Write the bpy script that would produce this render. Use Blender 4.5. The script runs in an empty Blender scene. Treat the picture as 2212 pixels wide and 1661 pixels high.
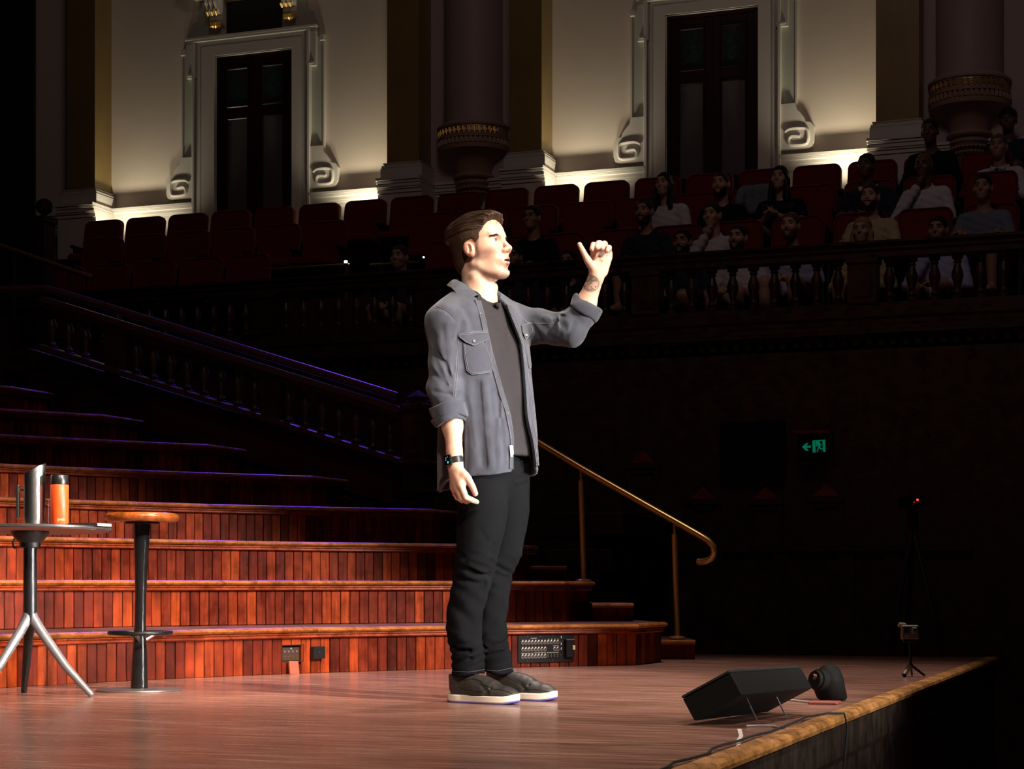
import bpy, math, random
import numpy as np
from mathutils import Vector, Matrix

random.seed(7)
SC = bpy.context.scene
COL = SC.collection
PI = math.pi

# ------------------------------------------------------------------ camera, world, exposure
FPX, CX, HY, EYE = 4000.0, 1106.0, 1268.0, 0.417      # focal length in pixels, principal column, horizon row, eye height over the stage
cam_d = bpy.data.cameras.new('camera')
cam_d.sensor_width = 36.0
cam_d.lens = FPX / 2212 * 36.0
cam_d.shift_y = (HY - 830.5) / 2212
cam_d.clip_end = 200
cam = bpy.data.objects.new('camera', cam_d)
cam.location = (0, 0, EYE)
cam.rotation_euler = (PI / 2, 0, 0)
COL.objects.link(cam)
SC.camera = cam

SC.view_settings.view_transform = 'Standard'
SC.view_settings.look = 'None'
SC.view_settings.exposure = 0.0
SC.view_settings.gamma = 1.0
SC.view_settings.use_curve_mapping = False
SC.cycles.use_denoising = True
SC.cycles.max_bounces = 6
SC.cycles.diffuse_bounces = 3
SC.cycles.glossy_bounces = 3
SC.cycles.sample_clamp_indirect = 4.0
SC.cycles.use_adaptive_sampling = True
SC.cycles.adaptive_threshold = 0.015

w = bpy.data.worlds.new('hall_dark')
SC.world = w
w.use_nodes = True
w.node_tree.nodes['Background'].inputs[0].default_value = (0.5, 0.36, 0.32, 1)
w.node_tree.nodes['Background'].inputs[1].default_value = 0.0011

# hall frame: u runs along the side wall towards the audience, d runs from the hall's middle towards that wall
UX, UY = 0.9403, -0.3401
def UD(u, d, z=0.0):
    return Vector((u * UX - d * UY, u * UY + d * UX, z))
WALL_ROT = math.atan2(UY, UX)
def ray_d(px, py, D):
    a = (px - CX) / FPX
    Y = D / (-UY * a + UX)
    return Vector((a * Y, Y, EYE + (HY - py) / FPX * Y))
def u_at(px, D):
    a = (px - CX) / FPX
    return D * (UX * a + UY) / (-UY * a + UX)
def z_at(px, py, D):
    return ray_d(px, py, D).z
def at(px, py, Y):
    return Vector(((px - CX) / FPX * Y, Y, EYE + (HY - py) / FPX * Y))
def on_floor(px, py, z=0.0):
    Y = FPX * (EYE - z) / (py - HY)
    return Vector(((px - CX) / FPX * Y, Y, z))

def spot(name, loc, target, watts, angle, blend, color, size=0.15):
    l = bpy.data.lights.new(name, 'SPOT')
    l.energy = watts; l.spot_size = math.radians(angle); l.spot_blend = blend
    l.color = color; l.shadow_soft_size = size
    o = bpy.data.objects.new(name, l)
    o.location = loc
    d = Vector(target) - Vector(loc)
    o.rotation_euler = d.to_track_quat('-Z', 'Y').to_euler()
    COL.objects.link(o)
    return o
def area(name, loc, target, watts, sx, sy, color):
    l = bpy.data.lights.new(name, 'AREA')
    l.energy = watts; l.shape = 'RECTANGLE'; l.size = sx; l.size_y = sy; l.color = color
    o = bpy.data.objects.new(name, l)
    o.location = loc
    d = Vector(target) - Vector(loc)
    o.rotation_euler = d.to_track_quat('-Z', 'Y').to_euler()
    COL.objects.link(o)
    return o

# stage lighting: front-of-house spots hung high over the audience, all aimed at the speaker
WARM = (1.0, 0.90, 0.80)
spot('front_spot', (11.0, -3.2, 9.0), (-0.46, 7.80, 0.76), 21000, 12.4, 0.36, WARM, 0.18)
spot('front_spot', (2.0, -5.5, 9.5), (-0.9, 6.5, 0.1), 6200, 19, 0.6, (1.0, 0.84, 0.68), 0.3)
# a steep downlight over the speaker's place and a cool back light
spot('down_light', (0.9, 8.9, 8.5), (-0.1, 7.5, 0.0), 2400, 54, 0.9, (1.0, 0.84, 0.76), 0.3)
# added low strip light whose reflection brightens the jug, bottle and stool
_s = area('jug_highlight_strip', (9.5, 2.2, 1.42), (-1.8, 7.0, 0.75), 34, 2.6, 1.3, (1.0, 0.95, 0.9)); _s.data.spread = math.radians(9)
spot('tier_light', (3.5, 2.5, 8.5), (-2.0, 8.0, 0.2), 4200, 20, 0.6, (1.0, 0.74, 0.54), 0.2)
# deep blue wash from the rig over the choir tiers
spot('blue_wash', (-1.0, 20.0, 9.5), (-2.2, 12.2, 1.2), 1400, 30, 0.8, (0.15, 0.05, 1.0), 0.25)
spot('blue_wash', (2.5, 20.0, 8.0), (1.5, 13.4, 0.3), 160, 36, 0.8, (0.15, 0.05, 1.0), 0.25)
# uplights on the gallery floor in the corners of the two bays
# ------------------------------------------------------------------ materials
MATS = {}
def _nodes(name):
    m = bpy.data.materials.new(name)
    m.use_nodes = True
    nt = m.node_tree
    return m, nt, nt.nodes['Principled BSDF']
def _mix(nt, fac, a, b, blend='MIX'):
    n = nt.nodes.new('ShaderNodeMix'); n.data_type = 'RGBA'; n.blend_type = blend
    for sock, v in ((n.inputs[0], fac), (n.inputs[6], a), (n.inputs[7], b)):
        if hasattr(v, 'links'): nt.links.new(v, sock)
        elif isinstance(v, (int, float)): sock.default_value = v
        else: sock.default_value = (*v[:3], 1)
    return n.outputs[2]
def _noise(nt, scale, detail=3, vec=None, rough=0.55, dist=0.0):
    n = nt.nodes.new('ShaderNodeTexNoise')
    n.inputs['Scale'].default_value = scale; n.inputs['Detail'].default_value = detail
    n.inputs['Roughness'].default_value = rough; n.inputs['Distortion'].default_value = dist
    if vec is not None: nt.links.new(vec, n.inputs['Vector'])
    return n
def _coord(nt, scale=(1, 1, 1), kind='Object', rot=(0, 0, 0), loc=(0, 0, 0)):
    c = nt.nodes.new('ShaderNodeTexCoord'); mp = nt.nodes.new('ShaderNodeMapping')
    mp.inputs['Scale'].default_value = scale; mp.inputs['Rotation'].default_value = rot
    mp.inputs['Location'].default_value = loc
    nt.links.new(c.outputs[kind], mp.inputs[0])
    return mp.outputs[0]
def _ramp(nt, fac, stops, interp='LINEAR'):
    r = nt.nodes.new('ShaderNodeValToRGB'); r.color_ramp.interpolation = interp
    e = r.color_ramp.elements
    while len(e) < len(stops): e.new(0.5)
    for el, (p, c) in zip(e, stops):
        el.position = p
        el.color = (*c, 1) if not isinstance(c, (int, float)) else (c, c, c, 1)
    nt.links.new(fac, r.inputs[0])
    return r.outputs[0]
def _math(nt, op, a, b=None):
    n = nt.nodes.new('ShaderNodeMath'); n.operation = op
    for s, v in ((n.inputs[0], a), (n.inputs[1], b)):
        if v is None: continue
        if hasattr(v, 'links'): nt.links.new(v, s)
        else: s.default_value = v
    return n.outputs[0]
def _bump(nt, h, strength, dist=0.002):
    b = nt.nodes.new('ShaderNodeBump'); b.inputs['Strength'].default_value = strength
    b.inputs['Distance'].default_value = dist
    nt.links.new(h, b.inputs['Height'])
    return b.outputs[0]

def plain(name, col, rough=0.5, metal=0.0, var=0.12, scale=12.0, bump=0.0, spec=0.5, coat=0.0, sheen=0.0, stretch=(1, 1, 1)):
    if name in MATS: return MATS[name]
    m, nt, p = _nodes(name)
    v = _coord(nt, stretch)
    n = _noise(nt, scale, 4, v)
    dark = [c * (1 - var) for c in col]; lite = [min(1, c * (1 + var)) for c in col]
    c = _mix(nt, n.outputs[0], dark, lite)
    nt.links.new(c, p.inputs['Base Color'])
    p.inputs['Roughness'].default_value = rough; p.inputs['Metallic'].default_value = metal
    p.inputs['Specular IOR Level'].default_value = spec
    p.inputs['Coat Weight'].default_value = coat
    p.inputs['Sheen Weight'].default_value = sheen
    if bump: nt.links.new(_bump(nt, n.outputs[0], bump), p.inputs['Normal'])
    MATS[name] = m
    return m
def glow(name, col, strength):
    if name in MATS: return MATS[name]
    m, nt, p = _nodes(name)
    p.inputs['Base Color'].default_value = (*[c * 0.2 for c in col], 1)
    p.inputs['Emission Color'].default_value = (*col, 1)
    p.inputs['Emission Strength'].default_value = strength
    MATS[name] = m
    return m
def wood(name, stops, rough=0.35, grain=(40, 40, 3), spec=0.5, specks=0.0, coat=0.0):
    """timber whose tone changes from piece to piece (object random) with long grain, worn patches and pale scratches"""
    if name in MATS: return MATS[name]
    m, nt, p = _nodes(name)
    oi = nt.nodes.new('ShaderNodeObjectInfo')
    add = nt.nodes.new('ShaderNodeVectorMath'); add.operation = 'ADD'
    v = _coord(nt, (1, 1, 1))
    sc = nt.nodes.new('ShaderNodeVectorMath'); sc.operation = 'SCALE'; sc.inputs['Scale'].default_value = 37.0
    cmb = nt.nodes.new('ShaderNodeCombineXYZ')
    for i in range(3): nt.links.new(oi.outputs['Random'], cmb.inputs[i])
    nt.links.new(cmb.outputs[0], sc.inputs[0])
    nt.links.new(v, add.inputs[0]); nt.links.new(sc.outputs[0], add.inputs[1])
    mp = nt.nodes.new('ShaderNodeMapping'); mp.inputs['Scale'].default_value = grain
    nt.links.new(add.outputs[0], mp.inputs[0])
    g = _noise(nt, 1.0, 5, mp.outputs[0], 0.65, 0.6)
    blot = _noise(nt, 9.0, 3, add.outputs[0], 0.6)
    base = _ramp(nt, oi.outputs['Random'], stops)
    f = _ramp(nt, g.outputs[0], [(0.32, 0.45), (0.6, 1.0)])
    c = _mix(nt, 1.0, base, f, 'MULTIPLY')
    f2 = _ramp(nt, blot.outputs[0], [(0.36, 0.62), (0.62, 1.12)])
    c = _mix(nt, 1.0, c, f2, 'MULTIPLY')
    if specks:
        s = _noise(nt, 1.0, 2, _coord(nt, (95, 95, 30)), 0.5)
        k = _ramp(nt, s.outputs[0], [(0.735, 0.0), (0.77, 1.0)])
        c = _mix(nt, _math(nt, 'MULTIPLY', k, specks), c, (0.55, 0.4, 0.3))
    nt.links.new(c, p.inputs['Base Color'])
    r = _ramp(nt, blot.outputs[0], [(0.3, rough * 0.75), (0.7, min(1, rough * 1.35))])
    nt.links.new(r, p.inputs['Roughness'])
    p.inputs['Specular IOR Level'].default_value = spec
    p.inputs['Coat Weight'].default_value = coat
    nt.links.new(_bump(nt, g.outputs[0], 0.25, 0.002), p.inputs['Normal'])
    MATS[name] = m
    return m

# ------------------------------------------------------------------ mesh building
class MB:
    def __init__(self, frame=None):
        self.v = []; self.f = []; self.frame = frame; self.smooth = False
    def add(self, vs, fs):
        o = len(self.v)
        if self.frame: vs = [self.frame(*p) for p in vs]
        self.v += [tuple(p) for p in vs]
        self.f += [tuple(i + o for i in f) for f in fs]
        return self
    def box(self, x0, x1, y0, y1, z0, z1, b=0.0):
        """box, with all edges chamfered by b when b > 0"""
        if b <= 0:
            vs = [(x, y, z) for z in (z0, z1) for y in (y0, y1) for x in (x0, x1)]
            return self.add(vs, [(0, 2, 3, 1), (4, 5, 7, 6), (0, 1, 5, 4), (2, 6, 7, 3), (0, 4, 6, 2), (1, 3, 7, 5)])
        b = min(b, abs(x1 - x0) * .45, abs(y1 - y0) * .45, abs(z1 - z0) * .45)
        pts = []
        for z, bz in ((z0, 1), (z0 + b, 0), (z1 - b, 0), (z1, 1)):
            i = b if bz else 0.0
            ring = [(x0 + i + (b if not bz else 0), y0 + i), (x1 - i - (b if not bz else 0), y0 + i),
                    (x1 - i, y0 + i + (b if not bz else 0)), (x1 - i, y1 - i - (b if not bz else 0)),
                    (x1 - i - (b if not bz else 0), y1 - i), (x0 + i + (b if not bz else 0), y1 - i),
                    (x0 + i, y1 - i - (b if not bz else 0)), (x0 + i, y0 + i + (b if not bz else 0))]
            pts += [(x, y, z) for x, y in ring]
        fs = [tuple(range(7, -1, -1)), tuple(range(24, 32))]
        for k in range(3):
            for i in range(8):
                fs.append((k * 8 + i, k * 8 + (i + 1) % 8, k * 8 + 8 + (i + 1) % 8, k * 8 + 8 + i))
        return self.add(pts, fs)
    def prism(self, pts, axis_vec, closed=True):
        """polygon (list of 3-D points) pushed along axis_vec"""
        n = len(pts); a = Vector(axis_vec)
        vs = [Vector(p) for p in pts] + [Vector(p) + a for p in pts]
        fs = [tuple(range(n - 1, -1, -1)), tuple(range(n, 2 * n))]
        for i in range(n):
            fs.append((i, (i + 1) % n, n + (i + 1) % n, n + i))
        return self.add(vs, fs)
    def rings(self, rings, caps=True, closed=True):
        n = len(rings[0]); vs = [p for r in rings for p in r]; fs = []
        for k in range(len(rings) - 1):
            for i in range(n if closed else n - 1):
                j = (i + 1) % n
                fs.append((k * n + i, k * n + j, k * n + n + j, k * n + n + i))
        if caps:
            fs.append(tuple(range(n - 1, -1, -1)))
            fs.append(tuple(range((len(rings) - 1) * n, len(rings) * n)))
        return self.add(vs, fs)
    def lathe(self, prof, c=(0, 0, 0), n=20, caps=True):
        c = Vector(c)
        rs = []
        for r, z in prof:
            rs.append([(c.x + r * math.cos(2 * PI * i / n), c.y + r * math.sin(2 * PI * i / n), c.z + z) for i in range(n)])
        return self.rings(rs, caps)
    def tube(self, pts, r, n=10, caps=True, flat=1.0, up=None):
        pts = [Vector(p) for p in pts]
        rr = r if hasattr(r, '__len__') else [r] * len(pts)
        rings = []; ref = None
        for i, p in enumerate(pts):
            t = (pts[min(i + 1, len(pts) - 1)] - pts[max(i - 1, 0)]).normalized()
            if ref is None:
                ref = Vector(up) if up else (Vector((0, 0, 1)) if abs(t.z) < .9 else Vector((1, 0, 0)))
            s = t.cross(ref)
            if s.length < 1e-6: s = t.cross(Vector((0, 1, 0)))
            s.normalize(); q = s.cross(t); ref = q
            rings.append([tuple(p + s * (rr[i] * math.cos(2 * PI * k / n)) + q * (rr[i] * flat * math.sin(2 * PI * k / n))) for k in range(n)])
        return self.rings(rings, caps)
    def bar(self, a, b, wx, wz):
        """square bar from a to b: wx wide (horizontal), wz tall"""
        a = Vector(a); b = Vector(b); t = (b - a).normalized()
        s = t.cross(Vector((0, 0, 1)))
        if s.length < 1e-5: s = Vector((1, 0, 0))
        s.normalize(); q = s.cross(t)
        pr = [(-wx / 2, -wz / 2), (wx / 2, -wz / 2), (wx / 2, wz / 2), (-wx / 2, wz / 2)]
        return self.rings([[tuple(p + s * x + q * y) for x, y in pr] for p in (a, b)])
    def sweep(self, path, prof, side=None):
        """profile [(out, up)] swept along a level path; 'out' is to the right of travel"""
        path = [Vector(p) for p in path]; rings = []
        for i, p in enumerate(path):
            t = (path[min(i + 1, len(path) - 1)] - path[max(i - 1, 0)]); t.z = 0; t.normalize()
            o = Vector((t.y, -t.x, 0))
            rings.append([tuple(p + o * a + Vector((0, 0, b))) for a, b in prof])
        return self.rings(rings)
    def mesh(self, name, m, origin=(0, 0, 0), smooth=None):
        me = bpy.data.meshes.new(name)
        o = Vector(origin)
        me.from_pydata([(p[0] - o.x, p[1] - o.y, p[2] - o.z) for p in self.v], [], self.f)
        me.validate(); me.update()
        if m is not None:
            for x in (m if isinstance(m, (list, tuple)) else [m]): me.materials.append(x)
        if smooth or (smooth is None and self.smooth):
            me.polygons.foreach_set('use_smooth', [True] * len(me.polygons))
            me.set_sharp_from_angle(angle=math.radians(38))
        return me

def recalc(me):
    import bmesh
    bm = bmesh.new(); bm.from_mesh(me)
    bmesh.ops.recalc_face_normals(bm, faces=bm.faces)
    bm.to_mesh(me); bm.free()

def link(name, me, parent=None, loc=None):
    o = bpy.data.objects.new(name, me)
    COL.objects.link(o)
    if parent is not None: o.parent = parent
    if loc is not None: o.location = loc
    return o
def gpos(o):
    p = Vector((0, 0, 0)); M = Matrix.Identity(4)
    while o is not None:
        M = Matrix.LocRotScale(o.location, o.rotation_euler, None) @ M
        o = o.parent
    return M.translation
def part(name, mb, m, root, smooth=None):
    """a mesh given in world coordinates, hung under root (roots stand unrotated while they are built)"""
    me = mb.mesh(name, m, gpos(root) if root is not None else (0, 0, 0), smooth)
    recalc(me)
    return link(name, me, root)
def thing(name, label, cat, loc=(0, 0, 0), group=None):
    o = bpy.data.objects.new(name, None); COL.objects.link(o)
    o.empty_display_size = 0.1
    o.location = loc
    o['label'] = label; o['category'] = cat
    if group: o['group'] = group
    return o
def tag(o, label, cat, group=None):
    o['label'] = label; o['category'] = cat
    if group: o['group'] = group
    return o
def structure(name, mb, m, smooth=None):
    o = part(name, mb, m, None, smooth)
    o['kind'] = 'structure'
    return o
def dup(root, loc, rotz=0.0, label=None, group=None):
    r = root.copy(); COL.objects.link(r); r.location = loc; r.rotation_euler = (0, 0, rotz)
    if label: r['label'] = label
    if group: r['group'] = group
    def rec(src, dst):
        for ch in KIDS.get(src.name, ()) or [c for c in src.children]:
            c = ch.copy(); COL.objects.link(c); c.parent = dst
            rec(ch, c)
    rec(root, r)
    return r
KIDS = {}
def text_mesh(s, size, depth=0.0005):
    cu = bpy.data.curves.new('lettering', 'FONT'); cu.body = s; cu.size = size; cu.extrude = depth
    cu.align_x = 'CENTER'; cu.align_y = 'CENTER'
    o = bpy.data.objects.new('lettering', cu); COL.objects.link(o)
    dg = bpy.context.evaluated_depsgraph_get()
    me = bpy.data.meshes.new_from_object(o.evaluated_get(dg))
    bpy.data.objects.remove(o); bpy.data.curves.remove(cu)
    return me
ORD = ['first', 'second', 'third', 'fourth', 'fifth', 'sixth', 'seventh', 'eighth', 'ninth', 'tenth', 'eleventh', 'twelfth',
       'thirteenth', 'fourteenth', 'fifteenth', 'sixteenth', 'seventeenth', 'eighteenth', 'nineteenth', 'twentieth',
       'twenty-first', 'twenty-second', 'twenty-third', 'twenty-fourth', 'twenty-fifth', 'twenty-sixth', 'twenty-seventh',
       'twenty-eighth', 'twenty-ninth', 'thirtieth']

# ------------------------------------------------------------------ signed-distance sculpting
def smin(a, b, k):
    h = np.clip(0.5 + 0.5 * (b - a) / k, 0, 1)
    return b + (a - b) * h - k * h * (1 - h)
def smax(a, b, k): return -smin(-a, -b, k)
def d_cap(P, a, b, ra, rb=None):
    """round cone (capsule with two radii, linear blend)"""
    rb = ra if rb is None else rb
    a = np.asarray(a, np.float32); b = np.asarray(b, np.float32)
    ba = b - a; pa = P - a
    t = np.clip(pa @ ba / (ba @ ba + 1e-12), 0, 1)
    q = pa - t[:, None] * ba
    return np.sqrt(np.einsum('ij,ij->i', q, q)) - (ra + (rb - ra) * t)
def d_ell(P, c, r, R=None):
    q = P - np.asarray(c, np.float32)
    if R is not None: q = q @ R            # columns of R are the local axes
    r = np.asarray(r, np.float32)
    k0 = np.sqrt(np.sum((q / r) ** 2, 1)); k1 = np.sqrt(np.sum((q / (r * r)) ** 2, 1)) + 1e-9
    return k0 * (k0 - 1) / k1
def d_box(P, c, h, rad=0.0, R=None):
    q = P - np.asarray(c, np.float32)
    if R is not None: q = q @ R
    q = np.abs(q) - (np.asarray(h, np.float32) - rad)
    return np.sqrt(np.sum(np.maximum(q, 0) ** 2, 1)) + np.minimum(q.max(1), 0) - rad
_rng = np.random.RandomState(5)
_LAT = _rng.rand(32, 32, 32).astype(np.float32) * 2 - 1
def vnoise(P):
    i = np.floor(P).astype(np.int32); f = (P - i).astype(np.float32); f = f * f * (3 - 2 * f)
    i &= 31; j = (i + 1) & 31
    x0, y0, z0 = i.T; x1, y1, z1 = j.T; fx, fy, fz = f.T
    L = _LAT
    c00 = L[x0, y0, z0] * (1 - fx) + L[x1, y0, z0] * fx; c10 = L[x0, y1, z0] * (1 - fx) + L[x1, y1, z0] * fx
    c01 = L[x0, y0, z1] * (1 - fx) + L[x1, y0, z1] * fx; c11 = L[x0, y1, z1] * (1 - fx) + L[x1, y1, z1] * fx
    c0 = c00 * (1 - fy) + c10 * fy; c1 = c01 * (1 - fy) + c11 * fy
    return c0 * (1 - fz) + c1 * fz
def sdf_mesh(fn, lo, hi, h, name, mats, origin=(0, 0, 0), band=2.2, project=True, smooth=0):
    """surface nets over a distance field, evaluated only near the surface; returns a mesh with smooth shading"""
    lo = np.asarray(lo, np.float64); hi = np.asarray(hi, np.float64)
    C = 4
    nc = np.ceil((hi - lo) / (h * C)).astype(int) + 1
    ax = [lo[k] + (np.arange(nc[k]) + .5) * h * C - .5 * h for k in range(3)]
    G = np.stack(np.meshgrid(*ax, indexing='ij'), -1).reshape(-1, 3).astype(np.float32)
    dc = fn(G).reshape(nc)
    D = np.repeat(np.repeat(np.repeat(dc, C, 0), C, 1), C, 2).astype(np.float32)
    near = np.argwhere(np.abs(dc) < h * C * band)
    off = np.stack(np.meshgrid(*[np.arange(C)] * 3, indexing='ij'), -1).reshape(-1, 3)
    idx = (near[:, None, :] * C + off[None]).reshape(-1, 3)
    for s in range(0, len(idx), 400000):
        I = idx[s:s + 400000]
        D[I[:, 0], I[:, 1], I[:, 2]] = fn((lo + I * h).astype(np.float32))
    S = D < 0
    c8 = [S[a:S.shape[0] - 1 + a, b:S.shape[1] - 1 + b, c:S.shape[2] - 1 + c] for a in (0, 1) for b in (0, 1) for c in (0, 1)]
    cnt = sum(x.astype(np.int8) for x in c8)
    cells = np.argwhere((cnt > 0) & (cnt < 8))
    vid = np.full([n - 1 for n in S.shape], -1, np.int32)
    vid[cells[:, 0], cells[:, 1], cells[:, 2]] = np.arange(len(cells))
    acc = np.zeros((len(cells), 3)); num = np.zeros(len(cells))
    cor = [(a, b, c) for a in (0, 1) for b in (0, 1) for c in (0, 1)]
    val = {k: D[cells[:, 0] + k[0], cells[:, 1] + k[1], cells[:, 2] + k[2]] for k in cor}
    for p in cor:
        for x in range(3):
            if p[x] == 0:
                q = list(p); q[x] = 1; q = tuple(q)
                va, vb = val[p], val[q]
                m = (va < 0) != (vb < 0)
                t = np.where(m, va / np.where(m, va - vb, 1), 0)
                pt = np.tile(np.array(p, float), (len(cells), 1)); pt[:, x] += t
                acc[m] += pt[m]; num[m] += 1
    V = lo + (cells + acc / num[:, None]) * h
    F = []
    for x in range(3):
        y, z = (x + 1) % 3, (x + 2) % 3
        sl0 = [slice(None)] * 3; sl1 = [slice(None)] * 3
        sl0[x] = slice(0, -1); sl1[x] = slice(1, None)
        A = S[tuple(sl0)]; B = S[tuple(sl1)]
        e = np.argwhere(A != B)
        ok = (e[:, y] > 0) & (e[:, z] > 0) & (e[:, y] < S.shape[y] - 1) & (e[:, z] < S.shape[z] - 1)
        e = e[ok]
        inside = A[e[:, 0], e[:, 1], e[:, 2]]
        q = []
        for dy, dz in ((0, 0), (1, 0), (1, 1), (0, 1)):
            c = e.copy(); c[:, y] -= 1 - dy; c[:, z] -= 1 - dz
            q.append(vid[c[:, 0], c[:, 1], c[:, 2]])
        q = np.stack(q, 1)
        q[~inside] = q[~inside][:, ::-1]
        F.append(q)
    F = np.concatenate(F); F = F[(F >= 0).all(1)]
    if project:
        Vf = V.astype(np.float32); d0 = fn(Vf); e = h * .5
        g = np.stack([fn(Vf + np.array([e if k == j else 0 for k in range(3)], np.float32)) - d0 for j in range(3)], 1) / e
        l2 = np.maximum((g * g).sum(1), .2)
        V = V - np.clip(d0 / l2, -h, h)[:, None] * g
    if smooth:
        e = np.concatenate([F[:, [0, 1]], F[:, [1, 2]], F[:, [2, 3]], F[:, [3, 0]]])
        e = np.concatenate([e, e[:, ::-1]])
        cn = np.bincount(e[:, 0], minlength=len(V)).clip(1)[:, None]
        for _ in range(smooth):
            V = .4 * V + .6 * np.stack([np.bincount(e[:, 0], V[e[:, 1], k], len(V)) for k in range(3)], 1) / cn
    V = V - np.asarray(origin)
    me = bpy.data.meshes.new(name)
    me.vertices.add(len(V)); me.vertices.foreach_set('co', V.astype(np.float32).ravel())
    me.loops.add(F.size); me.loops.foreach_set('vertex_index', F.astype(np.int32).ravel())
    me.polygons.add(len(F)); me.polygons.foreach_set('loop_start', np.arange(0, F.size, 4, dtype=np.int32))
    try: me.polygons.foreach_set('loop_total', np.full(len(F), 4, np.int32))
    except Exception: pass
    me.update(); me.validate()
    me.polygons.foreach_set('use_smooth', np.ones(len(me.polygons), bool))
    for x in (mats if isinstance(mats, (list, tuple)) else [mats]): me.materials.append(x)
    return me
def paint(me, fn, origin=(0, 0, 0), name='tint'):
    """per-vertex colour of the thing itself (lip, brow, cloth fade); fn gets points, returns N x 3"""
    n = len(me.vertices); co = np.empty(n * 3, np.float32); me.vertices.foreach_get('co', co)
    c = fn(co.reshape(-1, 3) + np.asarray(origin, np.float32))
    at_ = me.color_attributes.new(name, 'FLOAT_COLOR', 'POINT')
    at_.data.foreach_set('color', np.concatenate([c, np.ones((n, 1))], 1).astype(np.float32).ravel())
# ------------------------------------------------------------------ uplights behind the last gallery row
D_WALL, D_PIL = 19.2, 18.84
UP = (1.0, 0.87, 0.62)
for px, du, wt in ((207, 0.28, 46), (836, -0.32, 50), (1172, 0.28, 46), (1892, -0.32, 50), (330, 0, 19), (745, 0, 19), (1285, 0, 19), (1795, 0, 19)):
    p = UD(u_at(px, D_PIL) + du, D_WALL - 0.34, 4.36)
    spot('uplight', p, p + Vector((0, 0, 1)), wt, 112, 1.0, UP, 0.05)
# the little house light that reaches the gallery
area('gallery_light', UD(-2.0, 6.0, 13.0), UD(-2.5, 18.5, 4.5), 84, 4, 2, (1.0, 0.72, 0.66))
spot('gallery_spill', UD(2.0, 3.0, 9.5), UD(-0.6, 17.0, 3.9), 42, 22, 1.0, (0.72, 0.62, 1.0), 0.5)

# ------------------------------------------------------------------ materials of the room
M_FLOOR = None
def floor_mat():
    m, nt, p = _nodes('stage_boards')
    # boards run along the stage front; streaks, dust and scuffs follow them
    v = _coord(nt, (1, 1, 1), 'Object', (0, 0, -WALL_ROT))
    mp = nt.nodes.new('ShaderNodeMapping'); mp.inputs['Scale'].default_value = (2.2, 26, 1); nt.links.new(v, mp.inputs[0])
    st = _noise(nt, 1.0, 6, mp.outputs[0], 0.7, 0.2)
    big = _noise(nt, 1.3, 3, v, 0.6)
    fine = _noise(nt, 120, 2, v, 0.6)
    c = _ramp(nt, st.outputs[0], [(0.3, (0.18, 0.083, 0.058)), (0.55, (0.33, 0.165, 0.12)), (0.75, (0.50, 0.285, 0.215))])
    b = _ramp(nt, big.outputs[0], [(0.3, 0.72), (0.7, 1.15)])
    c = _mix(nt, 1.0, c, b, 'MULTIPLY')
    # pale scratches in two directions
    tot = None
    for rot, scl, off in ((0.5, (1.1, 60, 1), 0.0), (-0.75, (1.3, 70, 1), 5.0), (1.25, (0.9, 80, 1), 9.0)):
        vv = _coord(nt, scl, 'Object', (0, 0, rot), (off, off, 0))
        s = _noise(nt, 1.0, 1, vv, 0.4)
        k = _ramp(nt, s.outputs[0], [(0.722, 0.0), (0.75, 1.0)])
        tot = k if tot is None else _math(nt, 'MAXIMUM', tot, k)
    sp = _ramp(nt, fine.outputs[0], [(0.705, 0.0), (0.735, 1.0)])
    tot2 = _math(nt, 'MAXIMUM', _math(nt, 'MULTIPLY', tot, 0.55), _math(nt, 'MULTIPLY', sp, 0.5))
    c = _mix(nt, tot2, c, (0.55, 0.42, 0.33))
    nt.links.new(c, p.inputs['Base Color'])
    r = _ramp(nt, st.outputs[0], [(0.3, 0.13), (0.7, 0.32)])
    nt.links.new(r, p.inputs['Roughness'])
    p.inputs['Specular IOR Level'].default_value = 0.5
    h = _math(nt, 'ADD', st.outputs[0], _math(nt, 'MULTIPLY', big.outputs[0], 0.6))
    nt.links.new(_bump(nt, h, 0.22, 0.0025), p.inputs['Normal'])
    return m
M_FLOOR = floor_mat()
M_PLANK = wood('tier_planks', [(0.0, (0.10, 0.012, 0.005)), (0.25, (0.22, 0.025, 0.007)), (0.5, (0.14, 0.015, 0.006)), (0.75, (0.40, 0.056, 0.009)), (1.0, (0.29, 0.034, 0.008))], 0.45, (45, 45, 4), 0.16, 0.5)
M_NOSE = wood('nosing_wood', [(0.0, (0.42, 0.125, 0.022)), (1.0, (0.50, 0.16, 0.03))], 0.3, (6, 60, 60), 0.5, 0.3)
M_MOULD = wood('moulding_wood', [(0.0, (0.30, 0.040, 0.010)), (1.0, (0.36, 0.056, 0.013))], 0.3, (6, 60, 60))
M_TREAD = wood('tread_wood', [(0.0, (0.17, 0.075, 0.05)), (1.0, (0.22, 0.10, 0.07))], 0.4, (8, 50, 50), 0.5, 0.3)
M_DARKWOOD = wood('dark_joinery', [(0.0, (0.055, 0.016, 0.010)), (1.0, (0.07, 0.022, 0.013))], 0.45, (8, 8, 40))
M_GAP = plain('joint_dark', (0.02, 0.008, 0.006), 0.8)
M_EDGE = wood('stage_edge_wood', [(0.0, (0.46, 0.21, 0.06)), (1.0, (0.54, 0.25, 0.075))], 0.4, (50, 6, 50), 0.4, 0.3)
M_APRON = wood('apron_planks', [(0.0, (0.03, 0.017, 0.010)), (1.0, (0.042, 0.024, 0.014))], 0.5)
M_WALL = plain('cream_plaster', (0.74, 0.655, 0.565), 0.75, var=0.05, scale=3, bump=0.05)
M_TRIM = plain('painted_trim', (0.68, 0.65, 0.60), 0.5, var=0.04, scale=5)
M_STRIP = plain('sage_strip', (0.47, 0.50, 0.43), 0.6, var=0.04)
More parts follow.
